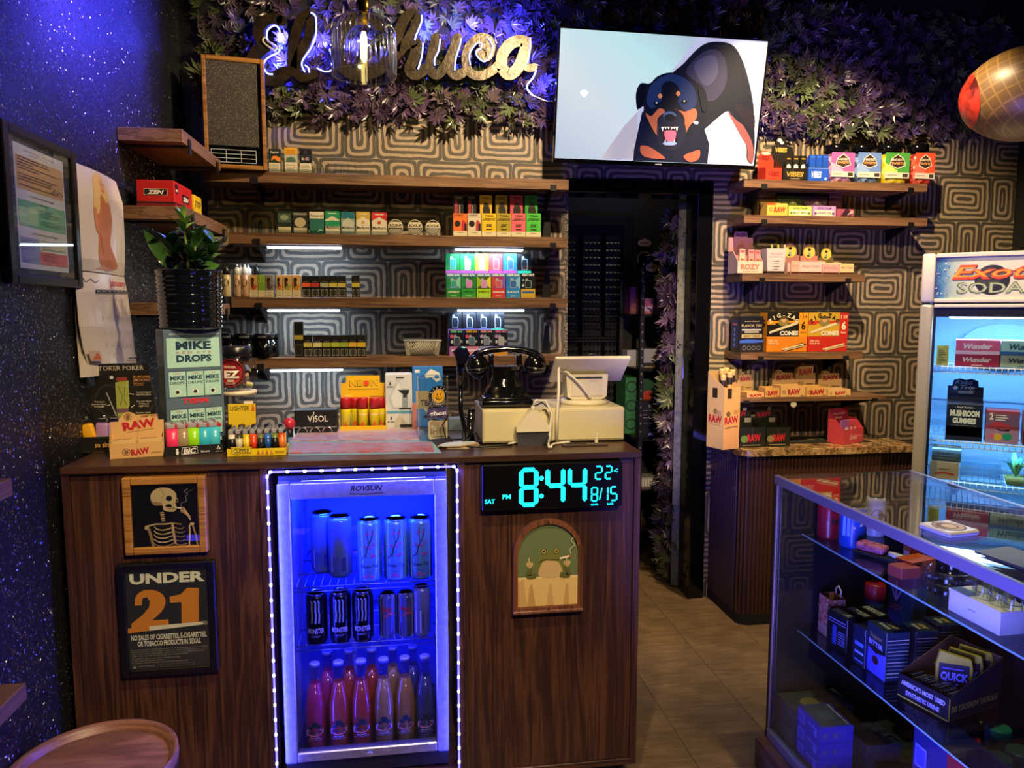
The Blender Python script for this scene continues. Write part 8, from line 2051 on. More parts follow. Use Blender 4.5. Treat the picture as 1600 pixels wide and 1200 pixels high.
for i, (a, b_) in enumerate(((701,724),(725,747.5),(748.5,770.5),(771.5,793.5))):
  goods('device_box', f'black device box with a {B2[i][2]} lower band, front of the lowest long shelf', 'box', a, b_, 515, ZS[3],0.035,'#14141c', [('r',0,0,1,0.36,('#b070b8', '#d890b8', '#a0a8dc', '#dca040')[i]),('r',0.12,0.18,0.88,0.24,'#e8e0ec'),('t','GEEK BAR', 0.5,0.89,0.08,0.84,('#80e0c8', '#e8c050', '#f0b8c8', '#e08ac0')[i],0.04),('r',0,0.985,1,1,'#e8b8c8'),('disc', 0.17,0.74,0.07,('#e0508a', '#e0506a', '#c8a0e0', '#b088e0')[i],12),('r',0.1,0.48,0.26,0.6,'#c8ccd8'),('r',0.74,0.5,0.9,0.6,'#9aa0b0')] + [(q[0],[(p[0],0.38 + p[1] * 0.46) for p in q[1]], q[2]) for q in dev(('#3a4a68', '#5a7a98', '#7a8ab0', '#b0b4c0')[i])], YF, g4)
# liquid bottles and cartons
g5 = 'liquid bottles on the third long shelf'
for i, (px, Y, c, cap, lab) in enumerate(((354,3.365,'#c8b890', '#1c1c20', 'cream-labelled bottle with a black dropper cap'),(371,3.365,'#b89a78', '#e0e4ea', 'brown-print white-capped bottle, first of two'),(382.5,3.365,'#b08a6c', '#e0e4ea', 'brown-print white-capped bottle, right of two'),(376,3.42,'#a89a88', '#d8dce4', 'white-capped bottle in the second row'),(388,3.43,'#a89a88', '#d8dce4', 'rearmost white-capped bottle'),(401,3.43,'#3a3a40', '#18181c', 'dark-capped bottle behind the tan cartons'))):
  x = at(px, 430, Y)[0]; z = ZS[2] + 0.0004; h = at(px, 413, Y)[2] - z; r_ = 0.0165
  t = thing('liquid_bottle', f'{lab}, left end of the third long shelf', 'bottle', (x, Y, z),0, g5)
  MB().lathe([(r_ * 0.9,0),(r_, 0.004),(r_, h * 0.66),(r_ * 0.7, h * 0.7)], mat(c, 0.35), n=20).part('bottle_body', t); MB().lathe([(r_ * 0.86, h * 0.66),(r_ * 0.86, h * 0.84),(r_ * 0.35, h * 0.92),(r_ * 0.18, h)], mat(cap, 0.35), n=18).part('dropper_cap', t)
  P = Print(2 * r_, h * 0.6); P.e(0.5,0.68,0.36,0.2,'#5a2c1c' if i else '#3a3226'); P.r(0.15,0.08,0.85,0.34,'#d8cca8'); P.r(0.1,0.42,0.9,0.48,'#a8442c')
  P.mb.v = [((r_ + 0.0004 - v_[1]) * math.sin(v_[0] / r_ - 1),-(r_ + 0.0004 - v_[1]) * math.cos(v_[0] / r_ - 1), v_[2] + 0.004) for v_ in P.mb.v]; P.mb.part('wrap_print', t)
g6 = 'liquid cartons on the third long shelf'
for i, (a, b_, c, c2_, nm) in enumerate(((388,401,'#c89a5a', '#b8402c', 'tan and red'),(401.5,413,'#7aa02c', '#a8d050', 'green starburst'),(413.5,426,'#8a8078', '#5a4a48', 'grey-brown'),(430,440,'#d0a868', '#c8742c', 'narrow tan'),(440.5,454.5,'#cfa668', '#98a83a', 'tan and olive'),(455,468.5,'#cfa668', '#c8842c', 'tan and amber'))):
  pr = [('r',0,0,1,0.3,'#d4c8a0'),('r',0.15,0.08,0.8,0.11,'#6a6048'),('r',0.15,0.18,0.7,0.21,'#6a6048'),('e',0.4,0.78,0.22,0.1,'#2a1c14'),('poly', [(0.2,0.4),(0.2,0.72),(0.5,0.74),(0.6,0.5)],'#4a3020'),('disc', 0.55,0.42,0.08, c2_, 10),('disc', 0.8,0.5,0.05, c2_, 8)]
  if i == 1: pr = [('r',0,0,1,0.3,'#d4c8a0')] + [('poly', [(0.5,0.62),(0.5 + 0.8 * math.cos(s),0.62 + 0.4 * math.sin(s)),(0.5 + 0.8 * math.cos(s + .22),0.62 + 0.4 * math.sin(s + .22))], c2_) for s in [0.2 + 0.52 * j for j in range(6)]]; pr = [pr[0]] + [(q[0],[(min(max(p[0],0),1), min(p[1],1)) for p in q[1]], q[2]) for q in pr[1:]]
  goods('liquid_carton', f'{nm} liquid carton on the third long shelf, {NTH[i]} of the light ones', 'box', a, b_, 429.5, ZS[2],0.035, c, pr, YF, g6)
bx_ = lambda c: [('r',0,0.62,1,0.66,'#3a3628'),('r',0,0.46,1,0.66, c),('r',0.08,0.05,0.92,0.36,'#8a8470'),('r',0.14,0.08,0.86,0.33,'#3a382e'),('r',0.42,0.04,0.58,0.37,'#1a1813'),('r',0.2,0.7,0.8,0.73,'#6a6450')]
for i, (a, b_, c, nm) in enumerate(((470.5,484,'#e0602c', 'orange'),(484.5,498,'#b8383c', 'red and white'),(499,512.5,'#a8a88a', 'grey'),(513,526,'#c8b84a', 'yellow-striped'),(527,539.5,'#c8b45a', 'pale yellow'),(548.5,561,'#c8b83c', 'lone yellow'))):
  goods('liquid_carton', f'black liquid carton with a {nm} band on the third long shelf', 'box', a, b_, 430.5, ZS[2],0.035,'#16150f', bx_(c), YF, 'black liquid cartons')
goods('liquid_carton', 'tall black liquid carton standing above the others on the lowest long shelf', 'box', 455.5,470,502.5, ZS[3],0.035,'#16150f', [('r',0,0.46,1,0.66,'#1c1a14'),('r',0,0.5,1,0.62,'#b8a040'),('r',0.1,0.05,0.9,0.36,'#4a483c'),('r',0.15,0.08,0.85,0.33,'#1c1a14'),('line', [(0.02,0),(0.02,1)],0.012,'#8a887c')], YF, 'black liquid cartons')
for i, (a, b_) in enumerate(((470.5,484),(486,499.5),(500,513.5),(514,527.5),(528,541.5),(542,554.5),(555,568.5))):
  nm = ('lemon', 'cream', 'olive', 'lime', 'olive-green', 'amber', 'golden')[i]
  goods('liquid_carton', f'black liquid carton with a {nm} band on the lowest long shelf, {NTH[i]} in row', 'box', a, b_, 523.5, ZS[3],0.035,'#16150f', bx_(('#c8b858', '#d8cc8c', '#a0a83c', '#a8b83c', '#98a838', '#d8a82c', '#d8b02c')[i]), YF, 'black liquid cartons')
for i, (px, Y, w_) in enumerate(((357,3.365,11),(385,3.365,14),(412.5,3.365,12),(424,3.43,11))):
  x = at(px, 540, Y)[0]; z = ZS[3] + 0.0004; h = at(px, 521, Y)[2] - z; r_ = w_ * Y / F
  t = thing('canister', f'glossy black canister on the left part of the lowest long shelf, {NTH[i]} from the left', 'canister', (x, Y, z),0,'black canisters'); MB().lathe([(r_ * 0.95,0),(r_, 0.003),(r_, h * 0.78)],'blackgloss', n=26).part('canister_body', t); MB().lathe([(r_ * 1.04, h * 0.7805),(r_ * 1.04, h * 0.97),(r_, h)], mat('#15181f', 0.25), n=26).part('lid', t)
  P = Print(r_ * 1.4, h * 0.14); P.t('SAVORY', 0.5,0.2,0.6,0.8,'#8a8c94', 0.02); bend(P, r_ * 1.04,0, h * 0.8, t, 'name_print')
# white lattice basket
x, w, h = on(629,688,532, ZS[3] + 0.0004); bk = thing('lattice_basket', 'off-white plastic lattice basket on the lowest long shelf', 'basket', (x, YF + 0.002, ZS[3] + 0.0004)); bm_ = mat('#c4bda8', 0.45)
wb = w * 0.43; d_ = 0.10
MB().box(-wb + 0.004,0.006,0, wb - 0.004, d_ - 0.006,0.003, bm_).part('basket_floor', bk)
g = MB().tube([(-w / 2,-0.006, h),(w / 2,-0.006, h),(w / 2, d_ + 0.004, h),(-w / 2, d_ + 0.004, h)],0.0045, bm_, 6, None, True)
for (xa, ya, xb, yb_) in ((-1,0,1,0),(-1,1,1,1)):
  yy = 0.0 if ya == 0 else d_
  g.add([(-wb, yy, 0.003),(wb, yy, 0.003),(wb, yy, 0.008),(-wb, yy, 0.008)],[(0,1,2,3),(3,2,1,0)], bm_)
  for s in (-1,1): g.add([(s * wb, yy, 0.003),(s * (wb - 0.018), yy, 0.003),(s * (w / 2 - 0.02), yy - 0.005, h),(s * w / 2, yy - 0.005, h)],[(0,1,2,3),(3,2,1,0)], bm_)
  for i in range(11):
    for s in (-1,1):
      x0 = -wb + 0.02 + (2 * wb - 0.04) * i / 10; g.tube([(x0, yy - 0.0008,0.008),(max(min(x0 + s * 0.034, wb),-wb), yy - 0.005, h - 0.006)],0.0015, bm_, 5)
for s in (-1,1): g.add([(s * wb, 0,0.003),(s * wb, d_, 0.003),(s * w / 2, d_, h),(s * w / 2,0, h)],[(0,1,2,3),(3,2,1,0)], bm_)
g.part('basket_lattice', bk)
# boxes on the glitter-wall shelf
zw = 1.8454
a = atx(187,320,-0.79); rzz = math.radians(8)
zen = [('r',0,0.0,1,0.14,'#7a1414'),('r',0,0.14,1,0.2,'#1c1210'),('r',0.2,0.44,0.82,0.68,'#c8b8a0'),('r',0.215,0.46,0.805,0.66,'#17110f'),('t','ZEN', 0.51,0.49,0.14,0.44,'#e8dcc8', 0.04,0.3),('r',0.3,0.93,0.6,0.945,'#c85a4a')]
carton('tube_box', 'big red tube box with a black name plate on the glitter-wall shelf', 'box', (-0.845,2.76, zw),0.125,0.22,0.092,'#b41c18', zen, None, None, 0.0,'boxes on the glitter-wall shelf', sideR=[('r',0,0,1,0.14,'#8a1814'),('r',0,0.14,1,0.2,'#1c1210'),('r',0.42,0.34,0.8,0.64,'#17110f'),('t','ZEN', 0.61,0.4,0.16,0.32,'#e8dcc8', 0.04,0.3),('r',0.05,0.55,0.18,0.9,'#17110f'),('r',0.07,0.62,0.16,0.7,'#d8ccb8')])
carton('tube_box', 'yellow box with black TOP lettering behind the red box on the glitter-wall shelf', 'box', (-0.826,2.985, zw),0.10,0.1,0.078,'#e0bc1c', [('poly', [(0.3,0.7),(0.42,0.88),(0.54,0.7),(0.42,0.52)],'#8a2418'),('r',0,0.3,1,0.33,'#a8861c')], None, None, 0.0,'boxes on the glitter-wall shelf', sideR=[('t','TOP', 0.55,0.45,0.3,0.66,'#1c1810', 0.03),('poly', [(0.1,0.4),(0.16,0.4),(0.16,0.72),(0.1,0.72)],'#1c1810')])

# ================================================================= GOODS ON THE RIGHT SHELVES
YR = 3.36
z1, z2, z3, z4, z5 = [r[2] for r in RS]
gr1 = 'goods on the topmost right shelf'


def disp(name, lab, l, r, ft, hbt, z, d, col, front, head, shape=STEP, Y=YR, slope=0.5, group=None, headcol=None, rz=0.0, inner='#3a3128'):
  z += 0.0004; x, w, hf = on(l, r, ft, z, Y); hb = at((l + r) / 2, hbt, Y + d)[2] - z
  return display(name, lab, (x, Y, z), w - 0.001, d, hf, hb, col, front, head, shape, rz=rz, slope=slope, group=group, headcol=headcol, inner=inner)


vb = lambda c, t='VIBES': [('t',t, 0.5,0.35,0.36,0.7, c, 0.04,0.2),('r',0.3,0.15,0.7,0.19, c)]
disp('paper_display', 'red rolling-paper display on the topmost right shelf beside the television', 1192,1217,262,236, z1,0.085,'#e0341c', vb('#6a1008'),[('t','VIBES', 0.4,0.72,0.12,0.7,'#5a0c08', 0.04,0.2),('e',0.5,0.92,0.3,0.05,'#c8a898')],[(0,0),(1,0),(1, .72),(.75, .95),(.5,1),(.2, .98),(0, .8)], slope=0.1)
t_bk = disp('paper_display', 'black rolling-paper display with a round-topped header on the topmost right shelf', 1218.5,1256.5,262.5,214, z1,0.12,'#17140f', vb('#a88a3c'),[('t','VIBES', 0.4,0.68,0.09,0.5,'#c8a84a', 0.04,0.2),('e',0.32,0.92,0.1,0.035,'#e0dcd0'),('e',0.42,0.87,0.08,0.03,'#e0dcd0')],[(0,0),(1,0),(1, .55),(.86, .8),(.62, .8),(.6, .93),(.5,1),(.3,1),(.18, .93),(.15, .8),(0, .8)], slope=0.25)
disp('paper_display', 'blue rolling-paper display on the topmost right shelf beside the candy jars', 1258,1290,262.5,246, z1,0.085,'#1c50b8', [('t','VIBES', 0.4,0.3,0.46,0.5,'#e0e0e8', 0.03,0.3),('disc', 0.84,0.22,0.1,'#d8dce8', 10),('r',0,0.96,1,1,'#8aa8d8')], None, FLATH, slope=0.1)
for i in range(3):
  goods('paper_pack', f'black paper pack, {NTH[i]} of three in the black display', 'box', 1222 + 11.3 * i, 1232 + 11.3 * i, 243, z1,0.02,'#18160f', [('e',0.5,0.55,0.34,0.12,'#e0dcd0'),('r',0.2,0.85,0.8,0.9,'#a8842c')], YR + 0.025,'paper packs in the vibes displays', dz=0.002)
  goods('paper_pack', f'blue paper pack, {NTH[i]} of three in the blue display', 'box', 1259.5 + 10 * i, 1268.5 + 10 * i, 242, z1,0.02,'#1c4cb0', [('e',0.5,0.4,0.34,0.12,'#e0dcd0'),('r',0.15,0.9,0.85,0.95,'#3a70d0')], YR + 0.025,'paper packs in the vibes displays', dz=0.002)
for i, (l, r, c, c2_, lb, nm) in enumerate(((1291,1330.5,'#7a4a78', '#d8a0b8', '#b05a98', 'grape-purple'),(1332,1371.5,'#3a4a6a', '#8aa8d0', '#6a8ac0', 'blueberry-blue'),(1374,1415.5,'#d8b81c', '#e8d860', '#4a9a3c', 'yellow and green'),(1420.5,1454.5,'#a82418', '#d86a50', '#e0502c', 'strawberry-red'))):
  Y = YR + 0.005; x, w, h = on(l, r, 223, z1 + 0.0004, Y); d_ = w * 0.9
  t = thing('candy_jar', f'square sweet jar with a {nm} label on the topmost right shelf', 'jar', (x, Y, z1 + 0.0004),0,'sweet jars')
  hh = h * 0.84
  def sq(s, z, n=24, r_=None): return [(s * math.copysign(abs(math.cos(a)) ** 0.5, math.cos(a)), s * math.copysign(abs(math.sin(a)) ** 0.5, math.sin(a)), z) for a in [2 * PI * j / n for j in range(n)]]
  def loft(rings, m, cap=True):
    mb = MB(); n = len(rings[0]); vs = [p for r_ in rings for p in r_]; fs = [(j * n + q, j * n + (q + 1) % n, (j + 1) * n + (q + 1) % n, (j + 1) * n + q) for j in range(len(rings) - 1) for q in range(n)]
    if cap: fs += [tuple(range(n))[::-1], tuple((len(rings) - 1) * n + q for q in range(n))]
    mb.add([(p[0], p[1] + w / 2, p[2]) for p in vs], fs, m, None, True); return mb
  s = w / 2 / 1.0 * 0.99
  loft([sq(s * 0.94,0), sq(s, 0.006), sq(s, hh * 0.86), sq(s * 0.84, hh)], M['pet'], False).part('jar_wall', t)
  fill = NT('sweets in a jar'); vo = fill.n('ShaderNodeTexVoronoi'); vo.inputs['Scale'].default_value = 55; fill.l(fill.coord('Object'), vo.inputs['Vector']); wn = fill.n('ShaderNodeTexWhiteNoise'); fill.l(vo.outputs['Color'], wn.inputs[0])
  fill.l(fill.ramp(wn.outputs[0],[(0.2, c),(0.8, c2_)]), fill.b.inputs['Base Color']); fill.b.inputs['Roughness'].default_value = 0.3; fill.bump(vo.outputs['Distance'],0.8,0.006)
  loft([sq(s * 0.9,0.003), sq(s * 0.95,0.01), sq(s * 0.95, hh * 0.8), sq(s * 0.7, hh * 0.9)], fill.m).part('sweets', t)
  MB().lathe([(s * 0.84, hh + 0.0002),(s * 0.86, hh + 0.002),(s * 0.86, h - 0.003),(s * 0.8, h)],'blackgloss', (0, w / 2,0),28).part('lid', t)
  P = Print(w * 0.9, h * 0.62); P.r(0,0,1,1, lb); P.poly([(0,0),(0,0.6),(0.5,0.3),(0.6,0)], c2_); P.r(0,0,1,0.22,'#d8ccb0'); P.r(0.72,0.04,0.94,0.18,'#3a3428'); P.r(0.08,0.1,0.5,0.13,'#8a7a5c'); P.poly([(0.16,0.5),(0.25,0.78),(0.5,0.95),(0.75,0.78),(0.84,0.5),(0.5,0.36)],'#e0d4b8'); P.poly([(0.2,0.52),(0.28,0.76),(0.5,0.91),(0.72,0.76),(0.8,0.52),(0.5,0.4)],'#3a241c'); P.t('HARVEST', 0.5,0.68,0.09,0.46,'#e0d4b8', 0.03); P.t('SWEETS', 0.5,0.54,0.09,0.5,'#d8a05a', 0.03)
  P.put(t, TR(-w * 0.45,-0.0012, h * 0.14))

# second right shelf
gp_ = 'paper displays on the second right shelf'
disp('paper_display', 'yellow kraft rolling-paper box on the second right shelf', 1196,1228,317.5,316, z2,0.07,'#d8b04c', [('t','RAW', 0.62,0.3,0.4,0.6,'#c8401c', 0.05,0.2),('r',0,0.86,0.4,1,'#c8401c'),('ring', 0.2,0.5,0.16,0.04,'#c8401c')], None, FLATH, slope=0.0, group=gp_)
for i, (l, r, c, c2_, nm) in enumerate(((1229.5,1265.5,'#b8c45a', '#5a7a2c', 'lime-green'),(1267,1303,'#b08ab8', '#5a3a78', 'lilac'))):
  disp('paper_display', f'{nm} leaf-wrap display with a domed label on the second right shelf', l, r, 322,315, z2,0.07, c, [('r',0.08,0.1,0.92,0.6,'#e0d8b0'),('t','KING PALM', 0.5,0.7,0.2,0.6, c2_, 0.02),('t',('MAGIC MINT', 'GRAPE HZ')[i],0.5,0.25,0.2,0.6, c2_, 0.03),('disc', 0.12,0.3,0.14, c2_, 10),('disc', 0.88,0.3,0.14, c2_, 10)],[('disc', 0.5,0.9,0.08,'#e0d8b0', 12)],[(0,0),(1,0),(1, .75),(.7, .8),(.62, .95),(.5,1),(.38, .95),(.3, .8),(0, .75)], slope=0.2, group=gp_)
goods('paper_pack', 'low berry-coloured pack at the right of the lilac display', 'box', 1304.5,1331,326.5, z2,0.06,'#9a4a5a', [('poly', [(0.2,0),(0.5,1),(0.7,1),(0.9,0)],'#3a1c2c'),('poly', [(0.6,0.2),(0.9,0.9),(1,0.6)],'#d8a8a0')], YR, gp_)
for i, (l, r, tp, c, lab, nm) in enumerate(((1180,1210,299,'#5a4a1c', 'dark gold crumpled bag of leaf wraps at the left rear of the second right shelf', 'wrap_bag'),(1291,1311,300,'#5a3442', 'dark plum crumpled bag at the right rear of the second right shelf', 'wrap_bag'))):
  z = z2 + 0.0004; Y = 3.45; x, w, h = on(l, r, tp, z, Y); t = thing(nm, lab, 'bag', (x, Y, z),0,'wrap bags')
  MB().prism([(-w / 2,0),(w / 2,0),(w * 0.46, h * 0.6),(w * 0.5, h * 0.92),(w * 0.2, h),(0, h * 0.95),(-w * 0.3, h),(-w * 0.46, h * 0.9)],0,0.03, mat(c, 0.35)).part('bag_body', t); MB().box(-w * 0.4,-0.001, h * 0.8, w * 0.4,-0.0002, h * 0.84, mat('#8a7a4a', 0.5)).part('seal', t)
goods('wrap_display', 'long dim green carton at the rear of the second right shelf', 'box', 1211,1250,306, z2,0.04,'#3a4a1f', [('t','MINI', 0.4,0.6,0.14,0.4,'#6a7a3c', 0.02)],3.44, gp_)
goods('wrap_display', 'long dim purple carton with faint lettering at the rear of the second right shelf', 'box', 1250.5,1290,307, z2,0.04,'#3a2430', [('t','KING PALM', 0.5,0.62,0.16,0.84,'#9a7a84', 0.01)],3.44, gp_)

# third right shelf
gz = 'cone displays on the third right shelf'
pk = '#c8888c'; ckr = '#e8c8a8'
d1_ = disp('cone_display', 'pink cone display with large lettering and packs at the left of the third right shelf', 1153,1192.5,408.5,362, z3,0.11, ckr, [('t','ROZY', 0.5,0.36,0.42,0.76,'#c07a5c', 0.05),('r',0.2,0.16,0.8,0.2,'#c8946c')],[('t','ROZY', 0.52,0.88,0.07,0.4,'#7a3a44', 0.02),('ring', 0.52,0.58,0.11,0.02,'#a85a64'),('disc', 0.52,0.58,0.07,'#b86a74'),('disc', 0.52,0.6,0.03,'#d8a8a0')],[(0,0),(1,0),(1, .86),(.78, .86),(.76,1),(.24,1),(.22, .86),(0, .86)], slope=0.35, headcol=pk, inner='#2a1c1c')
for i, px in enumerate((1160,1174,1184)): goods('cone_pack', f'pink and cream cone pack, {NTH[i]} in the lettered pink display', 'box', px - 4.5, px + 4.5,389 + (0,1,2)[i], z3,0.012,('#e0b898', '#d89488', '#d88c88')[i],[('r',0.1,0.86,0.9,0.95,'#b85a5c'),('r',0.25,0.55,0.75,0.6,'#8a4a3c'),('ring', 0.5,0.22,0.06,0.02,'#a85a4c')], YR + 0.022 + 0.004 * i, 'cone packs', dz=0.002)
x, w, h = on(1197,1230,388, z3 + 0.0004, YR); fl_ = thing('cone_display', 'flaring white cone box with bullet points and a black foot on the third right shelf', 'display box', (x, YR, z3 + 0.0004),0, gz)
MB().prism([(-w * 0.42,0.012),(w * 0.36,0.012),(w * 0.46, h),(-w * 0.46, h)],0,0.06, mat('#c8bcb4', 0.45)).part('box_body', fl_); MB().box(-w * 0.43,-0.001,0, w * 0.37,0.061,0.0117, mat('#1c1814', 0.45)).part('black_foot', fl_)
P = Print(w * 0.78, h); P.t('Blazy Susan', 0.5,0.74,0.09,0.7,'#b07a84', 0.0,0.3)
P.run([('r',0.05,0.66,0.9,0.675,'#8a7a78')] + [('disc', 0.32,0.5 - 0.11 * i, 0.018,'#3a302e', 8) for i in range(4)] + [('r',0.38,0.49 - 0.11 * i, 0.7 - 0.06 * (i % 2),0.51 - 0.11 * i, '#3a302e') for i in range(4)]); P.put(fl_, TR(-w * 0.4,0,0))
for i, px in enumerate((1206,1216,1226)): q = at(px, 392, YR + 0.02); MB().box(-0.005,0,0,0.005,0.002,0.02, mat(('#8aa05a', '#a8a04a', '#c8a8a0')[i],0.5)).part('pack_tip', fl_, loc=(q[0] - x, 0.02, h + 0.0002))
circ = lambda n=14: [(0,0),(1,0),(1, .62),(.86, .62)] + [(0.5 + 0.36 * math.cos(PI * j / n),0.68 + 0.32 * math.sin(PI * j / n)) for j in range(n + 1)] + [(.14, .62),(0, .62)]
lady = [('disc', 0.5,0.74,0.2,'#d8c04a', 24),('poly', [(0.4,0.58),(0.42,0.7),(0.5,0.76),(0.58,0.68),(0.6,0.58)],'#8a9a7a'),('disc', 0.5,0.78,0.05,'#d8a880', 12),('e',0.5,0.83,0.09,0.045,'#1c1810'),('e',0.44,0.62,0.06,0.03,'#1c1810')]
for i, (l, r, ft, ht, c, fc_, nm) in enumerate(((1231,1262,411,380,'#a87068', '#d0a898', 'mauve'),(1263,1291,409,382,'#b87870', '#e0c0b0', 'rose'),(1292,1316,411,386,'#6a5a34', '#e0c8a0', 'olive'))):
  disp('paper_display', f'{nm} rolling-paper display with a round portrait header on the third right shelf', l, r, ft, ht, z3,0.075, fc_, [('r',0,0,1,0.2,'#5a2c2c'),('r',0.1,0.35,0.9,0.42,'#b08078'),('r',0.15,0.6,0.7,0.68,'#b08078')], lady, circ(), slope=0.12, group=gz, headcol=c)
for i, (l, r, tp, c) in enumerate(((1237,1250,406,'#d8a890'),(1250,1285,407,'#e0bcae'),(1286,1312,411,'#d8a098'),(1313,1335,410,'#d8c088'))):
  goods('paper_pack', f'pale paper pack in front of the round-headed displays, {NTH[i]} from the left', 'box', l, r, tp + 2, z3,0.012, c, [('r',0,0,1,0.16,'#4a2420'),('t','Blazy Susan', 0.5,0.55,0.2,0.8,'#b07a74', 0.0,0.3)], YS + 0.005,'paper packs by the round-headed displays')

# fourth right shelf
kp = goods('tip_display', 'dark blue and black flavour-tip display box on the fourth right shelf', 'display box', 1159.5,1197,494, z4,0.1,'#14161f', [('t','KING PALM', 0.5,0.84,0.035,0.6,'#b8a884', 0.01),('t','FLAVOR TIPS', 0.5,0.7,0.075,0.86,'#b8a884', 0.02),('r',0.08,0.6,0.9,0.64,'#c8c0b0'),('r',0.2,0.54,0.8,0.58,'#c8c0b0'),('r',0.08,0.4,0.94,0.5,'#b8a468'),('t','BERRY TERPS', 0.5,0.42,0.06,0.7,'#2a2418', 0.02,0.2),('poly', [(0,0.32),(0.3,0.36),(1,0.34),(1,0.28),(0,0.22)],'#3a60c0'),('r',0,0,1,0.26,'#1c1c24')] + [('ring', 0.2 + 0.2 * i, 0.12,0.06,0.015,'#7a7264') for i in range(4)], side=[('r',0.15,0.1,0.85,0.9,'#1c2c5a'),('r',0.25,0.75,0.7,0.8,'#c05a6a')] + [('disc', 0.45,0.2 + 0.14 * i, 0.05,'#6a8ad0', 10) for i in range(4)])
zz = lambda bg, st, sd, tx, man: [('r',0,0.56,1,0.66, st),('r',0,0.5,0.2,0.66, st),('e',0.4,0.6,0.13,0.17, man),('disc', 0.4,0.7,0.11,'#c8a070', 14),('e',0.4,0.8,0.12,0.06,'#5a4a2c'),('poly', [(0.04,0.2),(0.72,0.62),(0.80,0.55),(0.06,0.12)],'#e0cfa4'),('e',0.76,0.585,0.03,0.05,'#a08a5c'),('r',0.78,0,1,1, sd),('t','1 1/4', 0.89,0.76,0.14,0.16, tx, 0.02),('t','6', 0.89,0.3,0.32,0.11, tx, 0.04),('t','PACK', 0.89,0.13,0.08,0.14, tx, 0.02),('t','CONES', 0.54,0.06,0.17,0.46,'#ece4cc', 0.05)]
for i, (l, r, bg, st, sd, fr_c, nm) in enumerate(((1202.5,1266.5,'#16140f', '#e0921c', '#e8981c', '#e0841c', 'black and orange'),(1267.5,1330,'#c8a02c', '#c83a1c', '#c0281c', '#c42a20', 'gold and red'))):
  z = z4 + 0.0004; x, w, hf = on(l, r, 526, z, YR)
  tr_ = goods('cone_tray', f'{nm} open cone tray with a printed front on the fourth right shelf', 'display box', l, r, 526, z4,0.085, fr_c, [('t','Slide Out', 0.16,0.68,0.13,0.24,'#f0dcb0', 0.01,0.2),('t','Pack & Go', 0.17,0.5,0.13,0.26,'#f0dcb0', 0.01,0.2),('poly', [(0.36,0.12),(0.88,0.6),(0.98,0.5),(0.9,0.3),(0.5,0.04)],'#2a1c14' if i == 0 else '#a8442c'),('line', [(0.38,0.16),(0.92,0.52)],0.09,'#e0cfa0'),('line', [(0.44,0.1),(0.95,0.4)],0.07,'#cdb684')], YR)
  hz_ = hf + 0.0006
  bx2 = goods('cone_box', f'{nm} cone carton with arched lettering, stacked on its tray, fourth right shelf', 'box', l, r, 488.5, z4,0.075, bg, zz(bg, st, sd, '#f4e8c0' if i else '#2a1c0c', '#8a7a3c'), YR + 0.004, dz=hf + 0.0008, side=[('r',0,0,1,1, sd),('t','S', 0.5,0.4,0.3,0.5,'#2a1c0c', 0.03)])
  P = Print(w, at(1234,488.5, YR)[2] - z - hf)
  txt = 'ZIG-ZAG'
  for j, ch_ in enumerate(txt):
    a_ = math.radians(152 - 20.5 * j); P.t(ch_, 0.4 + 0.335 * math.cos(a_),0.42 + 0.46 * math.sin(a_) - 0.06,0.17, None, '#e8dcb0' if i == 0 else '#2a1c10', 0.03,0,(a_ - PI / 2) * 0.6)
  P.put(bx2, TR(-w / 2,-0.002,0),'arched_lettering')

# fifth right shelf
Y5 = YS5 + 0.01; gR = 'kraft paper boxes on the lowest right shelf'
for i, (l, r, tp, tw) in enumerate(((1174,1201.5,613,0.7),(1203,1226,606,0.7),(1227.5,1267,602.5,0.5),(1268,1301,604,0.7),(1302.5,1339,608,0.45))):
  disp('paper_display', f'kraft rolling-paper tray with red lettering, {NTH[i]} from the left on the lowest right shelf', l, r, tp, tp - 3, z5,0.07,('#d8a868', '#d8a45c', '#dcb070', '#d8a860', '#dcb478')[i],[('t','RAW', 0.55,0.25,0.46, tw, RAWR, 0.05,0,0.06),('ring', 0.14,0.45,0.17,0.05,'#7a5a34'),('r',0.8,0.08,0.95,0.14,'#6a4a2c')], None, FLATH, Y5,0.0, gR, inner='#6a4a2c')
for i, (l, r, tp, nm) in enumerate(((1158,1183,582,'leftmost'),(1213.5,1250,579,'second'),(1250.5,1282,567,'tallest'),(1287,1324,580,'rightmost'))):
  z = z5 + 0.0004; Y = 3.40; x, w, h = on(l, r, tp, z, Y)
  t = thing('paper_header', f'{nm} kraft header card with red lettering at the rear of the lowest right shelf', 'display card', (x, Y, z),0,'kraft header cards')
  MB().prism([(-w / 2 + p[0] * w, p[1] * h) for p in ([(0,0),(1,0),(1, .66),(.88, .66),(.88, .9),(.46, .9),(.42, .98),(.34,1.02),(.26, .98),(.22, .88),(.12, .86),(.1, .66),(0, .66)])],0,0.03, mat('#a8865a', 0.5)).part('card', t)
  P = Print(w, h); P.t('RAW', 0.52,0.62,0.2,0.66,'#8a1c28', 0.05,0,0.08); P.disc(0.34,0.92,0.05,'#6a5434', 12); P.r(0.1,0.2,0.4,0.4,'#8a6c44'); P.r(0.55,0.3,0.9,0.34,'#6a5434'); P.r(0.6,0.12,0.85,0.16,'#6a5434'); P.put(t, TR(-w / 2,0,0))
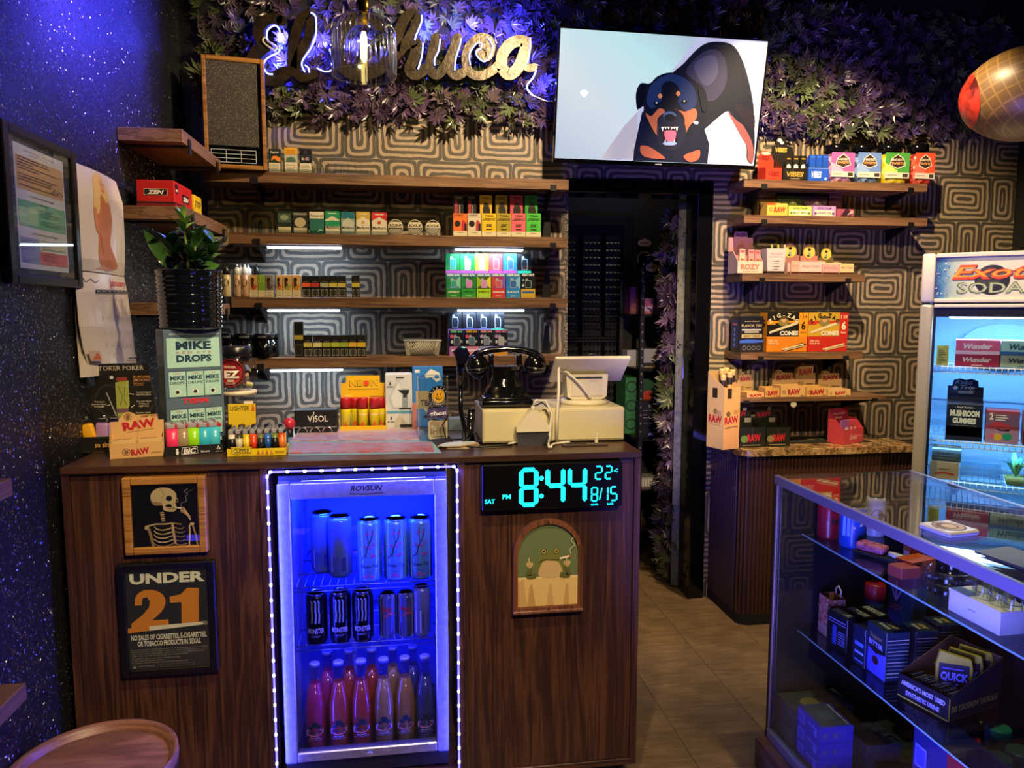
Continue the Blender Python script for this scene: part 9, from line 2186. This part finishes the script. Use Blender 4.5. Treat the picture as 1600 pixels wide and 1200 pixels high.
# granite counter goods
zg = ZG + 0.0004
c, w, rz = foot((1120,690),(1156,694), zg)
w = 0.098; c = V((at(1139,690,3.19)[0] + 0.01,3.19, zg)); rzt = math.radians(19); d_ = 0.11
h_f = at(1138,606,3.17)[2] - zg; h_b = at(1112,581,3.26)[2] - zg
tt = thing('cone_tower', 'tall kraft tower display of giant rolled cones at the left of the granite counter', 'display box', c, rzt); km = mat('#d8a05c', 0.45)
MB().box(-w / 2,0,0, w / 2,0.0015, h_f, km).box(-w / 2,0.0016,0, w / 2, d_, 0.0015, km).part('tower_front', tt)
for s in (-1,1): MB().prism([(0.0016,0.0016),(d_, 0.0016),(d_, h_b),(0.0016, h_f)], s * w / 2 - (0.0015 if s > 0 else 0), s * w / 2 + (0.0015 if s < 0 else 0), mat('#d4b07c', 0.45), plane='yz').part('tower_side', tt)
MB().box(-w / 2 + 0.0016, d_ - 0.0015,0.0016, w / 2 - 0.0016, d_, h_b, mat('#b8905c', 0.45)).part('tower_back', tt)
P = Print(w, h_f); P.t('RAW', 0.5,0.42,0.11,0.86, RAWR, 0.05,0,0.07); P.t('SUPERNATURAL', 0.5,0.34,0.03,0.8,'#3a2414', 0.02,0,0.07); P.disc(0.28,0.57,0.045,'#6a5028'); P.r(0.2,0.82,0.46,0.98,'#2a2018'); P.r(0.62,0.57,0.9,0.63,'#b8843c'); P.put(tt, TR(-w / 2,0,0))
P = Print(d_, h_f); P.t('RAW', 0.5,0.42,0.12,0.8, RAWR, 0.05); P.disc(0.5,0.6,0.045,'#8a7040'); P.r(0.3,0.82,0.6,0.98,'#2a2018'); P.r(0.6,0.55,0.85,0.62,'#b88a7a'); P.t('natural rolling papers', 0.5,0.38,0.015,0.6,'#5a4024'); P.put(tt, TR(-w / 2, d_, 0) @ RZ(-PI / 2),'side_print')
for i, (x, y) in enumerate(((-0.03,0.03),(0.005,0.025),(0.034,0.04),(-0.01,0.06),(0.03,0.075))):
  p = TR(*c) @ RZ(rzt) @ V((x, y, 0.0018)); t = thing('giant_cone', f'giant kraft paper cone standing in the tower display, {NTH[i]} from the front', 'cone', p, 0,'giant cones'); hc = h_b + (-0.012,0.0,0.01,0.014,0.016)[i]
  MB().lathe([(0.006,0),(0.0135, hc * 0.97),(0.0135, hc),(0.0105, hc),(0.0095, hc * 0.9),(0.0, hc * 0.9)], mat('#d0a468', 0.5), n=16).part('paper_cone', t); MB().lathe([(0.0128, hc * 0.84),(0.01345, hc * 0.93)], mat('#2a2018', 0.5), n=16, T=MX.Scale(1.02,4,(1,0,0)) @ MX.Scale(1.02,4,(0,1,0)), cap=False).part('cone_band', t)
for i, (l, r, hl, hr) in enumerate(((1165,1206.5,1158,1190),(1207.5,1245.5,1191,1226))):
  Yk = 3.22; x, w, hf = on(l, r, 667.5, zg, Yk); hb = at((l + r) / 2,634, Yk + 0.12)[2] - zg
  display('paper_display', f'{("left", "right")[i]} of two black rolling-paper displays with red lettering on the granite counter', (x, Yk, zg), w - 0.001,0.12, hf, hb, '#1f2218', [('t','RAW', 0.55,0.3,0.36,0.52,'#c8242c', 0.05,0,0.06),('disc', 0.17,0.42,0.19,'#6a8a3c' if i == 0 else '#8a7a4a', 14),('r',0.49,0,0.5,1,'#5a5a48'),('r',0.1,0.08,0.8,0.13,'#8a8468')],[('t','RAW', 0.4,0.72,0.14,0.6,'#a01c24', 0.05,0,0.15),('r',0.1,0.5,0.9,0.505,'#5a5a48'),('r',0.6,0.56,0.86,0.68,'#a8a08a'),('disc', 0.6,0.93,0.06,'#8a8468', 12)],[(0,0),(.86,0),(.86, .86),(.7, .9),(.66,1),(.52,1),(.48, .88),(0, .88)], slope=0.1, group='black paper displays', inner='#17180f')
MB().prism(ell(0,0,0.016,0.014,8),0,0.0012, mat('#c8c0ac', 0.5)).solo('price_tag', 'small white tag hanging under the lowest right shelf', 'tag', (at(1240,634, YS5 + 0.004)[0], YS5 + 0.004, z5 - 0.02 - 0.015))
P_ = [atz(*p, zg) for p in ((1190,694.5),(1362,691),(1330,682),(1228,683))]; c = sum(P_, V((0,0,0))) / 4
mt = thing('counter_mat', 'dark printed mat with a green scribble on the granite counter', 'mat', c); pp = [((p - c)[0],(p - c)[1]) for p in P_]; MB().prism(pp, 0,0.003, mat('#2a2620', 0.5), plane='xy').part('mat_sheet', mt)
P = Print(0.3,0.06); rnd = random.Random(14)
for i in range(16): x = rnd.uniform(0.25,0.62); y = rnd.uniform(0.35,0.85); P.line([(x, y),(x + 0.08, y + 0.08)],0.08,('#7a9a3c', '#9ab84a')[i % 2])
P.line([(0.1,0.2),(0.4,0.22)],0.06,'#b8a88a'); P.line([(0.3,0.92),(0.62,0.93)],0.05,'#b05a4a'); P.line([(0.62,0.4),(0.9,0.7)],0.14,'#b89a70'); P.put(mt, TR(-0.14,-0.03,0.0031) @ RX(-PI / 2),'mat_print')
Yp = 3.24; x, w, hf = on(1322,1371,670, zg, Yp); hb = at(1345,636, Yp + 0.085)[2] - zg
pd_ = display('cone_display', 'coral-pink cone display with a sloping side on the right of the granite counter', (x, Yp, zg), w, 0.085, hf, hb, '#c84450', [('t','Elevate', 0.5,0.3,0.4,0.36,'#e8b0a8', 0.02,0.3),('r',0.7,0.5,0.9,0.54,'#e8b0a8')],[('t','KING PALM', 0.5,0.8,0.06,0.6,'#e8b0b0', 0.02),('t','Elevate', 0.5,0.68,0.08,0.36,'#e8b0b0', 0.02,0.3)], FLATH, rz=math.radians(24), slope=0.5, headcol='#9a2c48', inner='#8a2a3a')
for i, (xx, c_) in enumerate(((-0.035,'#9a5a98'),(0.012,'#d84a58'),(0.048,'#d05060'))):
  p = TR(x, Yp, zg) @ RZ(math.radians(24)) @ V((xx, 0.02 + 0.004 * i, 0.0016)); carton('cone_pack', f'{("violet", "coral", "rose")[i]} cone pack standing in the coral-pink display', 'box', p, (0.06,0.036,0.028)[i],0.012, hb * (0.68,0.67,0.66)[i], c_, [('e',0.62,0.62,0.25,0.08,'#e8c0c0'),('r',0.4,0.44,0.9,0.47,'#e8c0c0'),('r',0.3,0.2,0.6,0.3,'#3a1c2c')], rz=math.radians(24), group='cone packs in the coral display')
